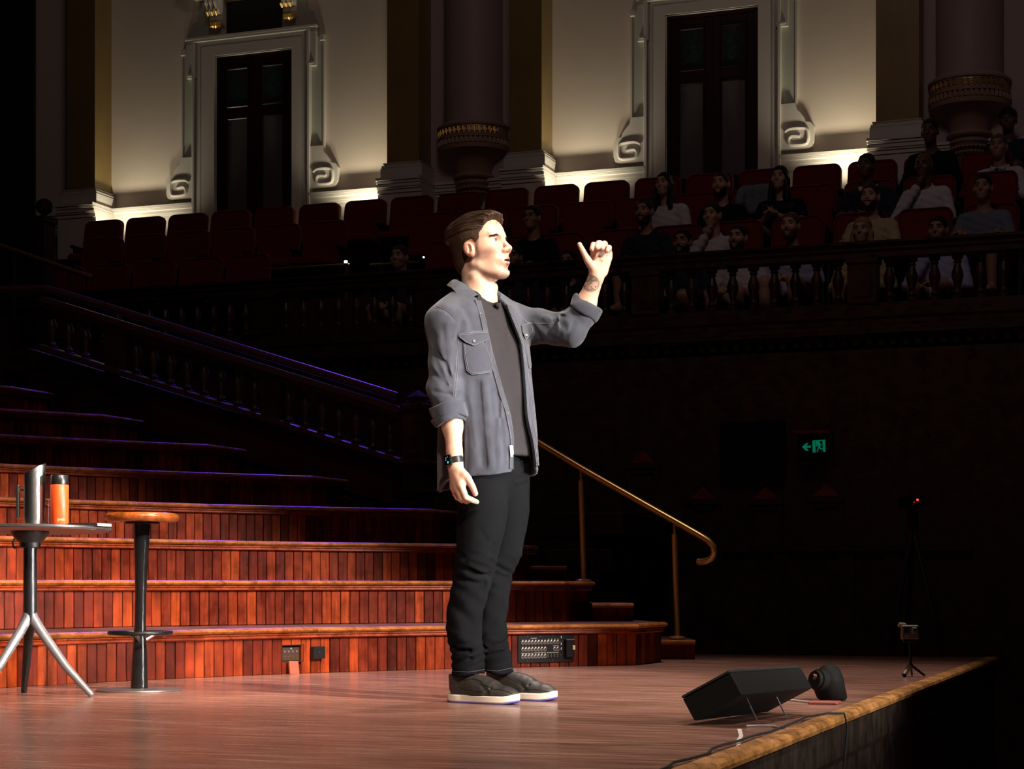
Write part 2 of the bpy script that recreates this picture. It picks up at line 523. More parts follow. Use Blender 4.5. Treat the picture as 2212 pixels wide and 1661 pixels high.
M_MARBLE = plain('ochre_marble', (0.30, 0.205, 0.07), 0.35, var=0.45, scale=2.2, stretch=(1, 1, .6))
M_MAUVE = plain('mauve_niche', (0.47, 0.38, 0.38), 0.7, var=0.05, scale=4)
M_SHAFT = plain('column_shaft', (0.42, 0.32, 0.30), 0.55, var=0.06, scale=4)
M_CORBEL = plain('corbel_stone', (0.36, 0.23, 0.17), 0.55, var=0.12, scale=7)
M_GOLD = plain('gilding', (0.80, 0.52, 0.16), 0.32, 0.9, var=0.1)
M_DOOR = plain('mahogany_door', (0.026, 0.005, 0.006), 0.3, var=0.3, scale=8, stretch=(6, 6, 1))
M_FROST = plain('frosted_glass', (0.12, 0.115, 0.115), 0.35, var=0.25, scale=14)
M_STAIN = plain('stained_glass', (0.03, 0.05, 0.05), 0.12, var=0.9, scale=30)
M_BLACK = plain('black_void', (0.01, 0.01, 0.011), 0.8)
M_DRAPE = plain('black_drape', (0.008, 0.008, 0.009), 0.95, spec=0.1)
M_BRASS = plain('brass_tube', (0.60, 0.36, 0.12), 0.33, 0.85, var=0.12, scale=20)
M_CARPET = plain('gallery_carpet', (0.06, 0.012, 0.014), 0.95, var=0.3, scale=60)
M_SEAT = plain('red_velvet', (0.17, 0.009, 0.013), 0.85, var=0.2, scale=30, sheen=0.12, spec=0.25)
M_SEATWOOD = plain('seat_shell', (0.02, 0.006, 0.005), 0.7, var=0.2)

# ------------------------------------------------------------------ stage floor and its front edge
STAGE_H = 1.15
E0 = Vector((0.418, 4.244, 0)); EDIR = Vector((0.3401, 0.9403, 0)); EOUT = Vector((0.9403, -0.3401, 0))
def edge(t, out=0.0, z=0.0): return E0 + EDIR * t + EOUT * out + Vector((0, 0, z))
T0, T1 = -6.0, 7.15
far_l = UD(-9.0, 10.95)
mb = MB()
pts = [edge(T0, 0, 0), edge(T1, 0, 0), far_l, Vector((-7.5, 9.0, 0)), Vector((-7.5, 0.0, 0))]
mb.prism([p - Vector((0, 0, .12)) for p in pts], (0, 0, .12))
structure('floor', mb, M_FLOOR)
ZK = [0, .2235, .4510, .6720, .9020, 1.132, 1.360, 1.585, 1.81]
mb = MB(); mb.box(-20, 26, -14, 26, -STAGE_H - .1, -STAGE_H)
structure('floor_hall', mb, M_CARPET)
# rounded nosing along the stage front in three lengths, with the dark boarded apron under it
nos = [(-0.035, 0.0), (-0.034, 0.006), (0.012, 0.006), (0.026, 0.0), (0.031, -0.010), (0.028, -0.022), (0.014, -0.028), (-0.02, -0.028)]
st_root = thing('stage_apron', 'long stage edge with worn orange nosing over dark upright boards', 'stage edge', edge(2.0, 0.05, -STAGE_H))
for a, b in ((T0, -0.9), (-0.895, 1.24), (1.245, 3.6), (3.605, T1)):
    mb = MB(); mb.rings([[tuple(edge(t, o, z)) for o, z in nos] for t in (a, b)])
    part('nosing', mb, M_EDGE, st_root)
mb = MB(); mb.rings([[tuple(edge(t, o, z)) for o, z in ((-0.06, -0.03), (0.016, -0.03), (0.016, -0.13), (0.006, -0.15), (-0.06, -0.15))] for t in (T0, T1)])
part('fascia', mb, M_APRON, st_root)
mb = MB(); mb.rings([[tuple(edge(t, o, z)) for o, z in ((-0.06, -0.12), (-0.030, -0.12), (-0.030, -STAGE_H), (-0.06, -STAGE_H))] for t in (T0, T1)])
part('backing', mb, M_GAP, st_root)
bw = 0.295
pm = MB(); pm.box(-0.016, 0.016, -bw / 2 + .003, bw / 2 - .003, 0, STAGE_H - .15)
pme = pm.mesh('board', M_APRON)
t = -2.4
while t < T1:
    o = link('board', pme, st_root, edge(t, -0.012, -STAGE_H) - gpos(st_root)); o.rotation_euler = (0, 0, math.atan2(EDIR.y, EDIR.x) - PI / 2)
    t += bw

# ------------------------------------------------------------------ choir tiers: concentric boarded steps
TC = Vector((2.3, 5.0, 0)); RISE = 0.2235
def tier_r(k): return 5.13 + 0.66 * (k - 1)
def arc_at(px, R):
    a = (px - CX) / FPX
    A, B, C_ = a * a + 1, -2 * (a * TC.x + TC.y), TC.x ** 2 + TC.y ** 2 - R * R
    Y = (-B + math.sqrt(B * B - 4 * A * C_)) / (2 * A)
    return math.atan2(Y - TC.y, a * Y - TC.x)
def on_arc(R, th, z=0): return Vector((TC.x + R * math.cos(th), TC.y + R * math.sin(th), z))
joint_px = {1: 1374, 2: 1215, 3: 1092, 4: 933, 5: 672, 6: 446, 7: 220, 8: 20}
PW = 0.0553
RET = Vector((0.17, 0.44, 0))
NP = [(0.0, 0.0), (-0.02, 0.0), (-0.034, -0.006), (-0.039, -0.014), (-0.034, -0.022), (-0.022, -0.027), (0.0, -0.027)]
MP_ = [(0.0, -0.0285), (-0.022, -0.0285), (-0.024, -0.034), (-0.016, -0.038), (-0.019, -0.043), (-0.019, -0.048), (-0.01, -0.054), (0.0, -0.054)]
tier_word = {1: 'lowest boarded choir tier nearest the stage floor, with patch panels in its face',
             2: 'second boarded choir tier up from the stage floor, its top about knee height',
             3: 'third boarded choir tier, passing behind the stool seat',
             4: 'fourth boarded choir tier, passing behind the orange bottle',
             5: 'fifth choir tier in half shadow behind the steel jug',
             6: 'sixth choir tier in deep shadow with a blue-lit lip',
             7: 'seventh choir tier, nearly black, under the stair',
             8: 'topmost black choir tier at the left edge'}
tier_roots = {}
plank_me = {}
def plank_mesh(h):
    k = round(h, 4)
    if k not in plank_me:
        b = MB(); b.box(-PW / 2 + .0016, PW / 2 - .0016, 0, 0.016, 0, h, .0025)
        plank_me[k] = b.mesh('plank', M_PLANK)
        recalc(plank_me[k])
    return plank_me[k]
ph = RISE - 0.05
rng = random.Random(3)
for k in range(1, 9):
    R = tier_r(k); z0 = ZK[k - 1]; z1 = ZK[k]; ph = z1 - z0 - .05
    th1 = arc_at(joint_px[k], R)
    th0 = min(th1 + 0.12 + 0.0, PI * 1.03) if k > 7 else arc_at(-75, R) + .30
    n = max(2, int(R * (th0 - th1) / PW))
    dth = (th0 - th1) / n
    root = thing('choir_tier', tier_word[k], 'tier', on_arc(R, (th0 + th1) / 2, z0))
    tier_roots[k] = root; rl = gpos(root)
    jp = on_arc(R, th1); ep = jp + RET
    # backing wall of the riser and tread on top
    mb = MB()
    NA = 40
    arc = [on_arc(R + .017, th0 - (th0 - th1) * i / NA) for i in range(NA + 1)]
    back = arc + [jp + Vector((.0, .017, 0)) + RET]
    mb.rings([[(p.x, p.y, z0), (p.x, p.y, z1 - .02), (p.x * 1.0 - (TC.x - p.x) * .01, p.y + .03, z1 - .02), (p.x - (TC.x - p.x) * .01, p.y + .03, z0)] for p in back])
    part('backing', mb, M_GAP, root)
    Rb = tier_r(k + 1) + .04 if k < 8 else R + .8
    inner = [on_arc(R - .004, th0 - (th0 - th1) * i / NA) for i in range(NA + 1)] + [ep]
    outer = [on_arc(Rb, th0 - (th0 - th1) * i / NA) for i in range(NA + 1)] + [on_arc(Rb, th1) + RET * (1.6 if k < 5 else .3)]
    mb = MB()
    mb.rings([[(a.x, a.y, z1 - .026), (a.x, a.y, z1 - .002), (b.x, b.y, z1 - .002), (b.x, b.y, z1 - .026)] for a, b in zip(inner, outer)])
    part('tread', mb, M_TREAD, root)
    # nosing in a few lengths with slight steps between them, and the moulding under it
    cuts = [0.0, 0.27 + .05 * rng.random(), 0.62 + .06 * rng.random(), 1.0]
    for a, b in zip(cuts[:-1], cuts[1:]):
        path = [on_arc(R, th0 + (th1 - th0) * (a + (b - a) * i / 14)) for i in range(15)]
        dz = rng.uniform(-.0015, .0015); do = rng.uniform(-.0015, .0015)
        rings = []
        for i, p in enumerate(path):
            rad = (p - TC).normalized()
            rings.append([tuple(p + rad * (o + do) + Vector((0, 0, z1 + zz + dz))) for o, zz in NP])
        mb = MB(); mb.rings(rings); part('nosing', mb, M_NOSE, root, smooth=True)
        rings = [[tuple(p + (p - TC).normalized() * o + Vector((0, 0, z1 + zz))) for o, zz in MP_] for p in path]
        mb = MB(); mb.rings(rings); part('moulding', mb, M_MOULD, root, smooth=True)
    # returned end of the nosing
    rd = (jp - TC).normalized(); side = Vector((RET.y, -RET.x, 0)).normalized()
    rings = [[tuple(p + d * o + Vector((0, 0, z1 + zz))) for o, zz in NP] for p, d in ((jp, rd), (ep, -side))]
    mb = MB(); mb.rings(rings); part('nosing', mb, M_NOSE, root, smooth=True)
    rings = [[tuple(p + d * o + Vector((0, 0, z1 + zz))) for o, zz in MP_] for p, d in ((jp, rd), (ep, -side))]
    mb = MB(); mb.rings(rings); part('moulding', mb, M_MOULD, root, smooth=True)
    # boards one by one
    def put(p, ang, zz, h):
        o = link('plank', plank_mesh(h), root, (p.x - rl.x, p.y - rl.y, zz - rl.z)); o.rotation_euler = (0, 0, ang)
        return o
    for i in range(n):
        th = th1 + dth * (i + .5)
        p = on_arc(R + rng.uniform(-.0012, .0012), th)
        ang = th - PI / 2
        px = CX + FPX * p.x / p.y
        if k == 1 and 606 < px < 655:
            if 628 < px: put(p, ang, z0, .045)
            else: put(p, ang, z0, .062)
            put(p, ang, z0 + .137, ph - .137)
        else:
            put(p, ang, z0, ph)
    m = int(RET.length / PW); d = RET.normalized()
    ang = math.atan2(d.y, d.x)
    for i in range(m):
        p = jp + d * (PW * (i + .5)); put(p, ang, z0, ph)
# loose board end that has dropped under the recess
lb = MB(); lb.box(-.027, .027, 0, .014, 0, .064, .002)
o = part('board_offcut', lb, plain('worn_red_board', (.36, .075, .035), .5, var=.25, scale=40), None)
pp = on_arc(5.095, arc_at(637, 5.095)); o.location = pp; o.rotation_euler = (-0.20, 0.05, arc_at(637, 5.1) - PI / 2)
tag(o, 'short loose red board end leaning under the recessed socket box', 'board')

# half-height aisle steps beside the tier ends
def aisle_step(px0, px1, py, z, label, deep=0.9):
    Y = FPX * (EYE - z) / (py - HY)
    a = at(px0, 0, Y); b = at(px1, 0, Y)
    root = thing('aisle_step', label, 'step', ((a.x + b.x) / 2, Y, z - .112))
    mb = MB(); mb.box(a.x, b.x, Y - .0, Y + deep, z - .112, z - .026); part('riser', mb, M_PLANK, root)
    mb = MB(); y0 = Y - .03
    pr = [(y0 + .012, z), (y0 + .003, z - .006), (y0, z - .014), (y0 + .004, z - .021), (y0 + .014, z - .027)]
    mb.rings([[(x, Y + deep, z)] + [(x, y, zz) for y, zz in pr] + [(x, Y + deep, z - .027)] for x in (a.x - .005, b.x)])
    part('tread', mb, M_NOSE, root)
aisle_step(1428, 1501, 1382.5, .112, 'lowest half step at the end of the bottom tier, holding the front handrail post')
aisle_step(1281, 1368, 1303, .335 - .01, 'second half step in the aisle, fading into shadow beside the second tier end', .7)
for (px0, px1, py, D, z, lab) in ((1139, 1226, 1222, 10.75, None, 'third half step in the aisle just right of the trouser leg'),
                                  (932, 990, 1142, 11.0, None, 'fourth half step in the aisle left of the trouser leg'),
                                  (676, 742, 1069, 11.3, None, 'fifth half step with a blue-lit lip below the stair wall'),
                                  (443, 503, 999, 11.6, None, 'sixth half step with a blue-lit lip under the stair wall'),
                                  (213, 279, 928, 11.9, None, 'seventh half step, barely lit, highest of the aisle on the left')):
    p = ray_d(px0, py, D); q = ray_d(px1, py, D)
    root = thing('aisle_step', lab, 'step', (p.x, p.y, p.z - .112))
    mb = MB(); mb.box(p.x, q.x, p.y, p.y + .6, p.z - .112, p.z - .026); part('riser', mb, M_PLANK, root)
    mb = MB(); mb.box(p.x - .005, q.x, p.y - .03, p.y + .6, p.z - .026, p.z, .008); part('tread', mb, M_NOSE, root)

# ------------------------------------------------------------------ gallery side wall
mbf = lambda: MB(UD)
def uw(px, D=D_WALL): return u_at(px, D)
U0, U1 = -14.0, 6.0
ZL = 4.92
mb = mbf(); mb.box(U0, U1, D_WALL, D_WALL + .3, 1.8, 12); structure('wall_side', mb, M_WALL)
# dado below the ledge, the ledge moulding wrapped round the pilasters
PILS = [(145, 205), (836, 905), (1102, 1170), (1892, 1985)]
segs = []
u_cur = U0
for a, b in PILS:
    segs.append((u_cur, uw(a, D_PIL) - .07, 0.0)); segs.append((uw(a, D_PIL) - .07, uw(b, D_PIL) + .07, D_WALL - D_PIL + .06)); u_cur = uw(b, D_PIL) + .07
segs.append((u_cur, U1, 0.0))
cutd = []
for a, b, pr in segs:      # the dado stops at the door surrounds
    for fl_, fr_ in ((422, 676), (1396, 1690)):
        x0, x1 = uw(fl_) + .02, uw(fr_) - .02
        if pr == 0 and a < x0 and b > x1:
            cutd.append((a, x0, pr)); a = x1
    cutd.append((a, b, pr))
segs = cutd
for i, (a, b, pr) in enumerate(segs):
    mb = mbf()
    mb.box(a, b, D_WALL - .03 - pr, D_WALL, 3.6, ZL - .16)
    mb.box(a, b, D_WALL - .045 - pr, D_WALL, ZL - .16, ZL - .12)
    mb.box(a, b, D_WALL - .06 - pr, D_WALL, ZL - .12, ZL - .10)
    mb.box(a, b, D_WALL - .085 - pr, D_WALL, ZL - .065, ZL - .03, .008)
    mb.box(a, b, D_WALL - .072 - pr, D_WALL, ZL - .10, ZL - .065)
    mb.box(a, b, D_WALL - .10 - pr, D_WALL, ZL - .03, ZL)
    structure('trim_%d' % (i + 1), mb, M_TRIM)
for i, (a, b) in enumerate(PILS):
    ua, ub = uw(a, D_PIL), uw(b, D_PIL)
    root = thing('pilaster', ['ochre marble pilaster at the far left of the left bay', 'ochre marble pilaster right of the left door bay',
                              'ochre marble pilaster left of the right door bay', 'ochre marble pilaster at the right end of the right bay'][i], 'pilaster', UD((ua + ub) / 2, D_PIL, ZL))
    mb = mbf(); mb.box(ua, ub, D_PIL, D_WALL - .001, ZL + .19, 11); part('shaft', mb, M_MARBLE, root)
    mb = mbf(); mb.box(ua - .055, ub + .055, D_PIL - .055, D_WALL, ZL, ZL + .125)
    part('plinth', mb, M_TRIM, root)
    mb = mbf()
    for e, z0, z1 in ((.05, .125, .16), (.03, .16, .175), (.036, .175, .19)):
        mb.box(ua - e, ub + e, D_PIL - e, D_WALL, ZL + z0, ZL + z1, .008)
    part('base_moulding', mb, M_TRIM, root)
# mauve niche between the paired pilasters and a half column on a corbel in each
for j, (l, r, cxp, half, rimy, lab) in enumerate(((905, 1102, 1005, 67, 268, 'half column on a gilt-banded corbel between the two middle pilasters'),
                                                  (1985, 2290, 2088, 76, 165, 'half column on a gilt-banded corbel at the upper right above the spectators'))):
    mb = mbf(); mb.box(uw(l, D_WALL), uw(r, D_WALL), D_WALL - .012, D_WALL, ZL + .01, 11)
    structure('trim_%d' % (20 + j), mb, M_MAUVE)
    uc = uw(cxp, D_WALL - .3)
    mb = mbf(); mb.box(uw(l, D_WALL) , uw(r, D_WALL), D_WALL - .013, D_WALL, 3.6, ZL + .01); structure('trim_%d' % (30 + j), mb, M_MAUVE)
    rimz = z_at(cxp, rimy, D_WALL - .5)
    S = 1.0
    c = UD(uc, D_WALL - .02, rimz)
    root = thing('corbelled_column', lab, 'column', c)
    mb = MB(); mb.lathe([(.335, .06), (.335, 5)], c, 36); part('shaft', mb, M_SHAFT, root, smooth=True)
    mb = MB(); mb.lathe([(.335, .10), (.37, .09), (.39, .05), (.40, .03)], c, 36); part('shaft_base', mb, M_SHAFT, root, smooth=True)
    mb = MB(); mb.lathe([(.40, .055), (.415, .05), (.415, .03), (.40, .022), (.395, -.075), (.41, -.085), (.41, -.10), (.36, -.105)], c, 36)
    part('rim', mb, M_CORBEL, root, smooth=True)
    # gilt fret band
    mb = MB()
    for q in range(-7, 8):
        A = math.radians(-90) + WALL_ROT + q * .145
        def pt(da, z): return Vector((c.x + .402 * math.cos(A + da), c.y + .402 * math.sin(A + da), c.z + z))
        pts = [(-.065, -.062), (-.065, .008), (.04, .008), (.04, -.04), (-.02, -.04), (-.02, -.015), (.01, -.015)]
        for s, e in zip(pts[:-1], pts[1:]): mb.bar(pt(*s), pt(*e) + Vector((1e-4, 0, 1e-4)), .008, .009)
    part('gilt_fret', mb, M_GOLD, root)['kind'] = 'stuff'
    mb = MB()
    for q in range(-11, 12):
        A = math.radians(-90) + WALL_ROT + q * .135
        p = Vector((c.x + .395 * math.cos(A), c.y + .395 * math.sin(A), c.z))
        mb.bar(p + Vector((0, 0, -.165)), p + Vector((1e-4, 0, -.105)), .03, .03)
    part('dentils', mb, M_CORBEL, root)['kind'] = 'stuff'
    mb = MB(); mb.lathe([(.36, -.10), (.385, -.11), (.385, -.165), (.41, -.175), (.40, -.22), (.345, -.25), (.31, -.27), (.27, -.30), (.235, -.35), (.205, -.42),
                         (.20, -.45), (.225, -.465), (.235, -.49), (.22, -.51), (.19, -.515), (.19, -.53), (.21, -.545), (.21, -.565), (.19, -.58), (.175, -.63), (.15, -.70), (.12, -.755), (.10, -.77), (.105, -.79), (.09, -.80), (.0, -.80)], c, 36)
    part('bracket', mb, M_CORBEL, root, smooth=True)
    mb = MB()
    for q in range(-6, 7):
        A = math.radians(-90) + WALL_ROT + q * .24
        for z, rr, s in ((-.62, .183, .03), (-.67, .165, .024)):
            p = Vector((c.x + rr * math.cos(A), c.y + rr * math.sin(A), c.z + z))
            mb.tube([p + Vector((0, 0, .022)), p, p - Vector((0, 0, .022))], [s * .35, s, s * .2], 6)
    part('leaf_ring', mb, M_CORBEL, root)['kind'] = 'stuff'

# ------------------------------------------------------------------ doors with moulded surrounds
def doorway(no, l, r, top_l, bot_z, fr_l, fr_r, fr_top, lab, scrolls):
    """l, r: opening columns; top_l: row of the opening's top at its left jamb"""
    ul, ur = uw(l), uw(r); zt = z_at(l, top_l, D_WALL)
    fl, frr = uw(fr_l), uw(fr_r); ft = z_at(fr_l, fr_top, D_WALL)
    mb = mbf()
    ws = (ul - fl)
    # stepped architrave: jambs and head, three fasciae, with ears at the head
    steps = [(1.0, .05), (.78, .085), (.72, .07), (.44, .055), (.38, .04), (.14, .03)]
    for s, pr in steps:
        a = ul - ws * s; b = ur + (frr - ur) * s; t = zt + (ft - zt) * s
        mb.box(a, ul, D_WALL - pr, D_WALL, bot_z, t); mb.box(ur, b, D_WALL - pr, D_WALL, bot_z, t); mb.box(ul, ur, D_WALL - pr, D_WALL, zt, t)
    for s, wd, pr in ((.93, .018, .10), (.60, .016, .085), (.28, .014, .06), (.03, .012, .045)):      # beads along the fasciae
        a = ul - ws * s; b = ur + (frr - ur) * s; t = zt + (ft - zt) * s
        mb.box(a - wd, a + wd, D_WALL - pr, D_WALL, bot_z, t, .006); mb.box(b - wd, b + wd, D_WALL - pr, D_WALL, bot_z, t, .006); mb.box(a, b, D_WALL - pr, D_WALL, t - wd, t + wd, .006)
    ear = .075
    for a, b in ((fl - ear, fl + .06), (frr - .06, frr + ear)):
        mb.box(a, b, D_WALL - .085, D_WALL, ft - .44, ft + .02); mb.box(a + .02, b - .02, D_WALL - .10, D_WALL, ft - .42, ft - .40)
    mb.box(fl - ear, frr + ear, D_WALL - .085, D_WALL, ft - .05, ft + .02)
    mb.box(fl - ear - .01, frr + ear + .01, D_WALL - .105, D_WALL, ft + .0, ft + .025)
    structure('trim_%d' % (40 + no), mb, M_TRIM)
    # sage backing strips that end in scrolls
    root = thing('door_scrolls', 'pair of plaster scrolls with sage strips flanking the ' + lab + ' gallery door', 'moulding', UD((ul + ur) / 2, D_WALL, ZL))
    for sgn, e in ((-1, fl), (1, frr)):
        mb = mbf()
        a, b = sorted((e - sgn * .02, e + sgn * .145))
        mb.box(a, b, D_WALL - .035, D_WALL, ZL + .35, ft - .1); part('strip', mb, M_STRIP, root)
        mb = mbf()
        a, b = sorted((e + sgn * .145, e + sgn * .165)); mb.box(a, b, D_WALL - .045, D_WALL, ZL + .45, ft - .1)
        mb.box(*sorted((e + sgn * .11, e + sgn * .17)), D_WALL - .06, D_WALL, ft - .16, ft - .08, .01); part('strip_edge', mb, M_TRIM, root)
        # scroll plate
        w_, h0, h1 = .345, .05, .335
        out = [(0, h0), (w_ - .07, h0), (w_ - .02, h0 + .02), (w_, h0 + .07), (w_, h1 - .06), (w_ - .03, h1 - .015), (w_ - .09, h1),
               (w_ - .10, h1 + .04), (w_ - .145, h1 + .10), (w_ - .175, h1 + .125), (w_ - .195, h1 + .20), (0, h1 + .2)]
        mb = mbf(); P = [(e + sgn * x, D_WALL, ZL + z) for x, z in out]
        mb2 = MB(); V = [UD(*p) for p in P]
        mb2.prism(V, UD(0, -.075, 0)); part('scroll_plate', mb2, M_TRIM, root)
        sp = [(.03, .245), (.08, .275), (.19, .28), (.26, .26), (.275, .20), (.27, .14), (.24, .105), (.12, .105), (.08, .12), (.07, .16), (.09, .195), (.14, .20), (.19, .19)]
        sp2 = []
        for i in range(len(sp) - 1):
            P0, P1, P2, P3 = sp[max(0, i - 1)], sp[i], sp[i + 1], sp[min(len(sp) - 1, i + 2)]
            for q in range(4):
                f = q / 4; sp2.append(tuple(.5 * (2 * P1[k] + (P2[k] - P0[k]) * f + (2 * P0[k] - 5 * P1[k] + 4 * P2[k] - P3[k]) * f * f + (3 * P1[k] - P0[k] - 3 * P2[k] + P3[k]) * f ** 3) for k in (0, 1)))
        sp2.append(sp[-1])
        mb2 = MB(); mb2.tube([UD(e + sgn * (x + .01), D_WALL - .078, ZL + z - .005) for x, z in sp2], .020, 8); part('scroll_ridge', mb2, M_TRIM, root, smooth=True)
    # door leaves set back in the opening
    droot = thing('double_door', 'dark mahogany double door with glazed panels in the ' + lab + ' bay', 'door', UD((ul + ur) / 2, D_WALL, bot_z))
    mb = mbf(); mb.box(ul, ur, D_WALL - .008, D_WALL - .002, bot_z, zt); part('backing', mb, M_BLACK, droot)
    mid = (ul + ur) / 2; H = zt - bot_z
    fr = mbf(); fr.box(ul, ul + .045, D_WALL - .03, D_WALL, bot_z, zt); fr.box(ur - .045, ur, D_WALL - .03, D_WALL, bot_z, zt); fr.box(ul, ur, D_WALL - .03, D_WALL, zt - .045, zt)
    part('door_frame', fr, M_DOOR, droot)
    for a, b in ((ul + .047, mid - .003), (mid + .003, ur - .047)):
        lf = mbf(); st = .085
        z1 = zt - .05
        zg0, zg1, zp0, zp1 = z1 - .56, z1 - .10, bot_z + .36 * H, z1 - .68
        for x0, x1, q0, q1 in ((a, a + st, bot_z, z1), (b - st, b, bot_z, z1), (a + st, b - st, z1 - .10, z1), (a + st, b - st, zp1, zg0), (a + st, b - st, bot_z + .9 * 0, zp0)):
            lf.box(x0, x1, D_WALL - .022, D_WALL - .004, q0, q1, .006)
        leaf = part('door_leaf', lf, M_DOOR, droot)
        g = mbf(); g.box(a + st, b - st, D_WALL - .014, D_WALL - .008, zg0, zg1); part('stained_pane', g, M_STAIN, leaf)
        g = mbf(); g.box(a + st, b - st, D_WALL - .014, D_WALL - .008, zp0, zp1); part('frosted_pane', g, M_FROST, leaf)
        g = mbf()
        for q0, q1 in ((zg0, zg1), (zp0, zp1)):
            for x0, x1, y0, y1 in ((a + st, a + st + .02, q0, q1), (b - st - .02, b - st, q0, q1), (a + st, b - st, q0, q0 + .02), (a + st, b - st, q1 - .02, q1)):
                g.box(x0, x1, D_WALL - .03, D_WALL - .008, y0, y1, .008)
        part('bead', g, M_DOOR, leaf)
        if no == 1:
            pass
    return ul, ur, zt, ft, fl, frr
d1 = doorway(1, 470, 637, 125, 3.75, 422, 676, 92, 'left', None)
d2 = doorway(2, 1441, 1641, 37, 3.75, 1396, 1690, 4, 'right', None)
# overdoor of the left door: dark frieze panel between two gilt consoles, shelf cornice with dentils
ul, ur, zt, ft, fl, frr = d1
root = thing('overdoor', 'overdoor shelf with two white and gold consoles above the left gallery door', 'moulding', UD((ul + ur) / 2, D_WALL, ft))
mb = mbf(); mb.box(uw(492), uw(610), D_WALL - .03, D_WALL, ft + .03, ft + .42); part('frieze_panel', mb, M_BLACK, root)
zc = z_at(465, 58, D_WALL - .1)
for px in (465, 625):
    uc = uw(px, D_WALL - .1)
    mb2 = MB(); hw = .085
    prof = [(.0, .0), (.06, .02), (.085, .08), (.075, .13), (.10, .17), (.16, .21), (.21, .28), (.22, .34), (.0, .34)]
    V = [UD(uc - hw, D_WALL - a, zc + b) for a, b in prof]
    mb2.prism(V, UD(2 * hw, 0, 0)); con = part('console', mb2, M_TRIM, root)
    mb2 = MB()
    for k in range(-2, 3):
        mb2.tube([UD(uc + k * .035, D_WALL - .09, zc + .05), UD(uc + k * .03, D_WALL - .105, zc + .01), UD(uc + k * .02, D_WALL - .07, zc - .03 + abs(k) * .012)], [.016, .02, .008], 7)
    for k in (-1, 0, 1):
        mb2.tube([UD(uc + k * .055, D_WALL - .17, zc + .17), UD(uc + k * .055, D_WALL - .20, zc + .14), UD(uc + k * .055, D_WALL - .17, zc + .11)], [.012, .018, .012], 7)
    part('gilt_leaf', mb2, M_GOLD, con, smooth=True)['kind'] = 'stuff'
    mb2 = MB()
    for k in (-1, 0, 1): mb2.tube([UD(uc + k * .055, D_WALL - .24, zc + .36), UD(uc + k * .055, D_WALL - .225, zc + .25), UD(uc + k * .055, D_WALL - .16, zc + .19), UD(uc + k * .055, D_WALL - .11, zc + .15)], .02, 7)
    part('flutes', mb2, M_TRIM, con, smooth=True)
mb = mbf()
a, b = uw(432), uw(672)
for e, z0, z1, pr in ((.02, .34, .37, .24), (.05, .37, .40, .27), (.08, .43, .47, .31), (.11, .47, .6, .34), (.0, .40, .43, .26)): mb.box(a - e, b + e, D_WALL - pr, D_WALL, zc + z0, zc + z1)
part('shelf', mb, M_TRIM, root)
mb = mbf(); k = a - .05
while k < b + .05:
    mb.box(k, k + .03, D_WALL - .29, D_WALL - .2, zc + .40, zc + .43); k += .055
part('dentils', mb, M_TRIM, root)['kind'] = 'stuff'
for s, e in ((1, frr), (-1, fl)):
    mb2 = MB()
    out = [(0, 0), (.07, 0), (.07, .06), (.035, .10), (.02, .17), (-.06, .20), (-.06, .30), (-.12, .33), (-.12, .42), (-.2, .42), (-.2, 0)]
    mb2.prism([UD(e + s * x, D_WALL, ft + .03 + z) for x, z in out], UD(0, -.04, 0))
    part('side_scroll', mb2, M_STRIP, root)

# ------------------------------------------------------------------ gallery floor steps
ROWS = [  # row depth, floor height
    (16.32, 2.46), (16.85, 2.92), (17.7, 3.39), (18.45, 3.75)]
mb = mbf(); mb.box(U0, U1, 15.35, 16.55, 2.3, 2.46); structure('floor_gallery_1', mb, M_CARPET)
mb = mbf(); mb.box(U0, U1, 16.55, 17.25, 2.3, 2.92); structure('floor_gallery_2', mb, M_CARPET)
mb = mbf(); mb.box(U0, U1, 17.25, 18.10, 2.3, 3.39); structure('floor_gallery_3', mb, M_CARPET)
mb = mbf(); mb.box(U0, U1, 18.10, D_WALL, 2.3, 3.75); structure('floor_gallery_4', mb, M_CARPET)

mb = mbf(); mb.box(u_at(120, 18.72), U1, 18.72, 18.76, 3.75, 4.28); structure('trim_80', mb, M_DARKWOOD)  # added low board that blocks the uplit dado behind the back seats
# ------------------------------------------------------------------ balcony front
DB = 15.35
BZ = 3.247
piers = [u_at(150, DB), u_at(575, DB), u_at(935, DB), u_at(1400, DB), u_at(1866, DB), u_at(2330, DB)]
root = thing('balcony_front', 'long dark timber balcony front with turned balusters below the gallery seats', 'balustrade', UD(-3, DB, 2.0))
UB0, UB1 = u_at(30, DB), 3.5
mb = mbf()
mb.box(UB0, UB1, DB - .14, DB + .12, BZ - .035, BZ, .012); mb.box(UB0, UB1, DB - .11, DB + .09, BZ - .07, BZ - .035); mb.box(UB0, UB1, DB - .09, DB + .07, BZ - .13, BZ - .07)
part('top_rail', mb, M_DARKWOOD, root)
mb = mbf()
mb.box(UB0, UB1, DB - .08, DB + .06, BZ - .56, BZ - .50); mb.box(UB0, UB1, DB - .12, DB + .1, BZ - .62, BZ - .56); part('bottom_rail', mb, M_DARKWOOD, root)
mb = mbf()
for pr, z0, z1 in ((.10, .70, .62), (.18, .745, .70), (.22, .77, .745), (.12, .90, .77), (.08, 1.05, .90), (.12, 1.10, 1.05), (.05, 1.3, 1.10)):
    mb.box(UB0, UB1, DB - pr, DB + .1, BZ - z0, BZ - z1)
part('cornice', mb, M_DARKWOOD, root)
mb = mbf(); k = UB0
while k < UB1:
    mb.box(k, k + .05, DB - .17, DB - .08, BZ - .86, BZ - .79); k += .1
part('dentils', mb, M_DARKWOOD, root)['kind'] = 'stuff'
k = UB0
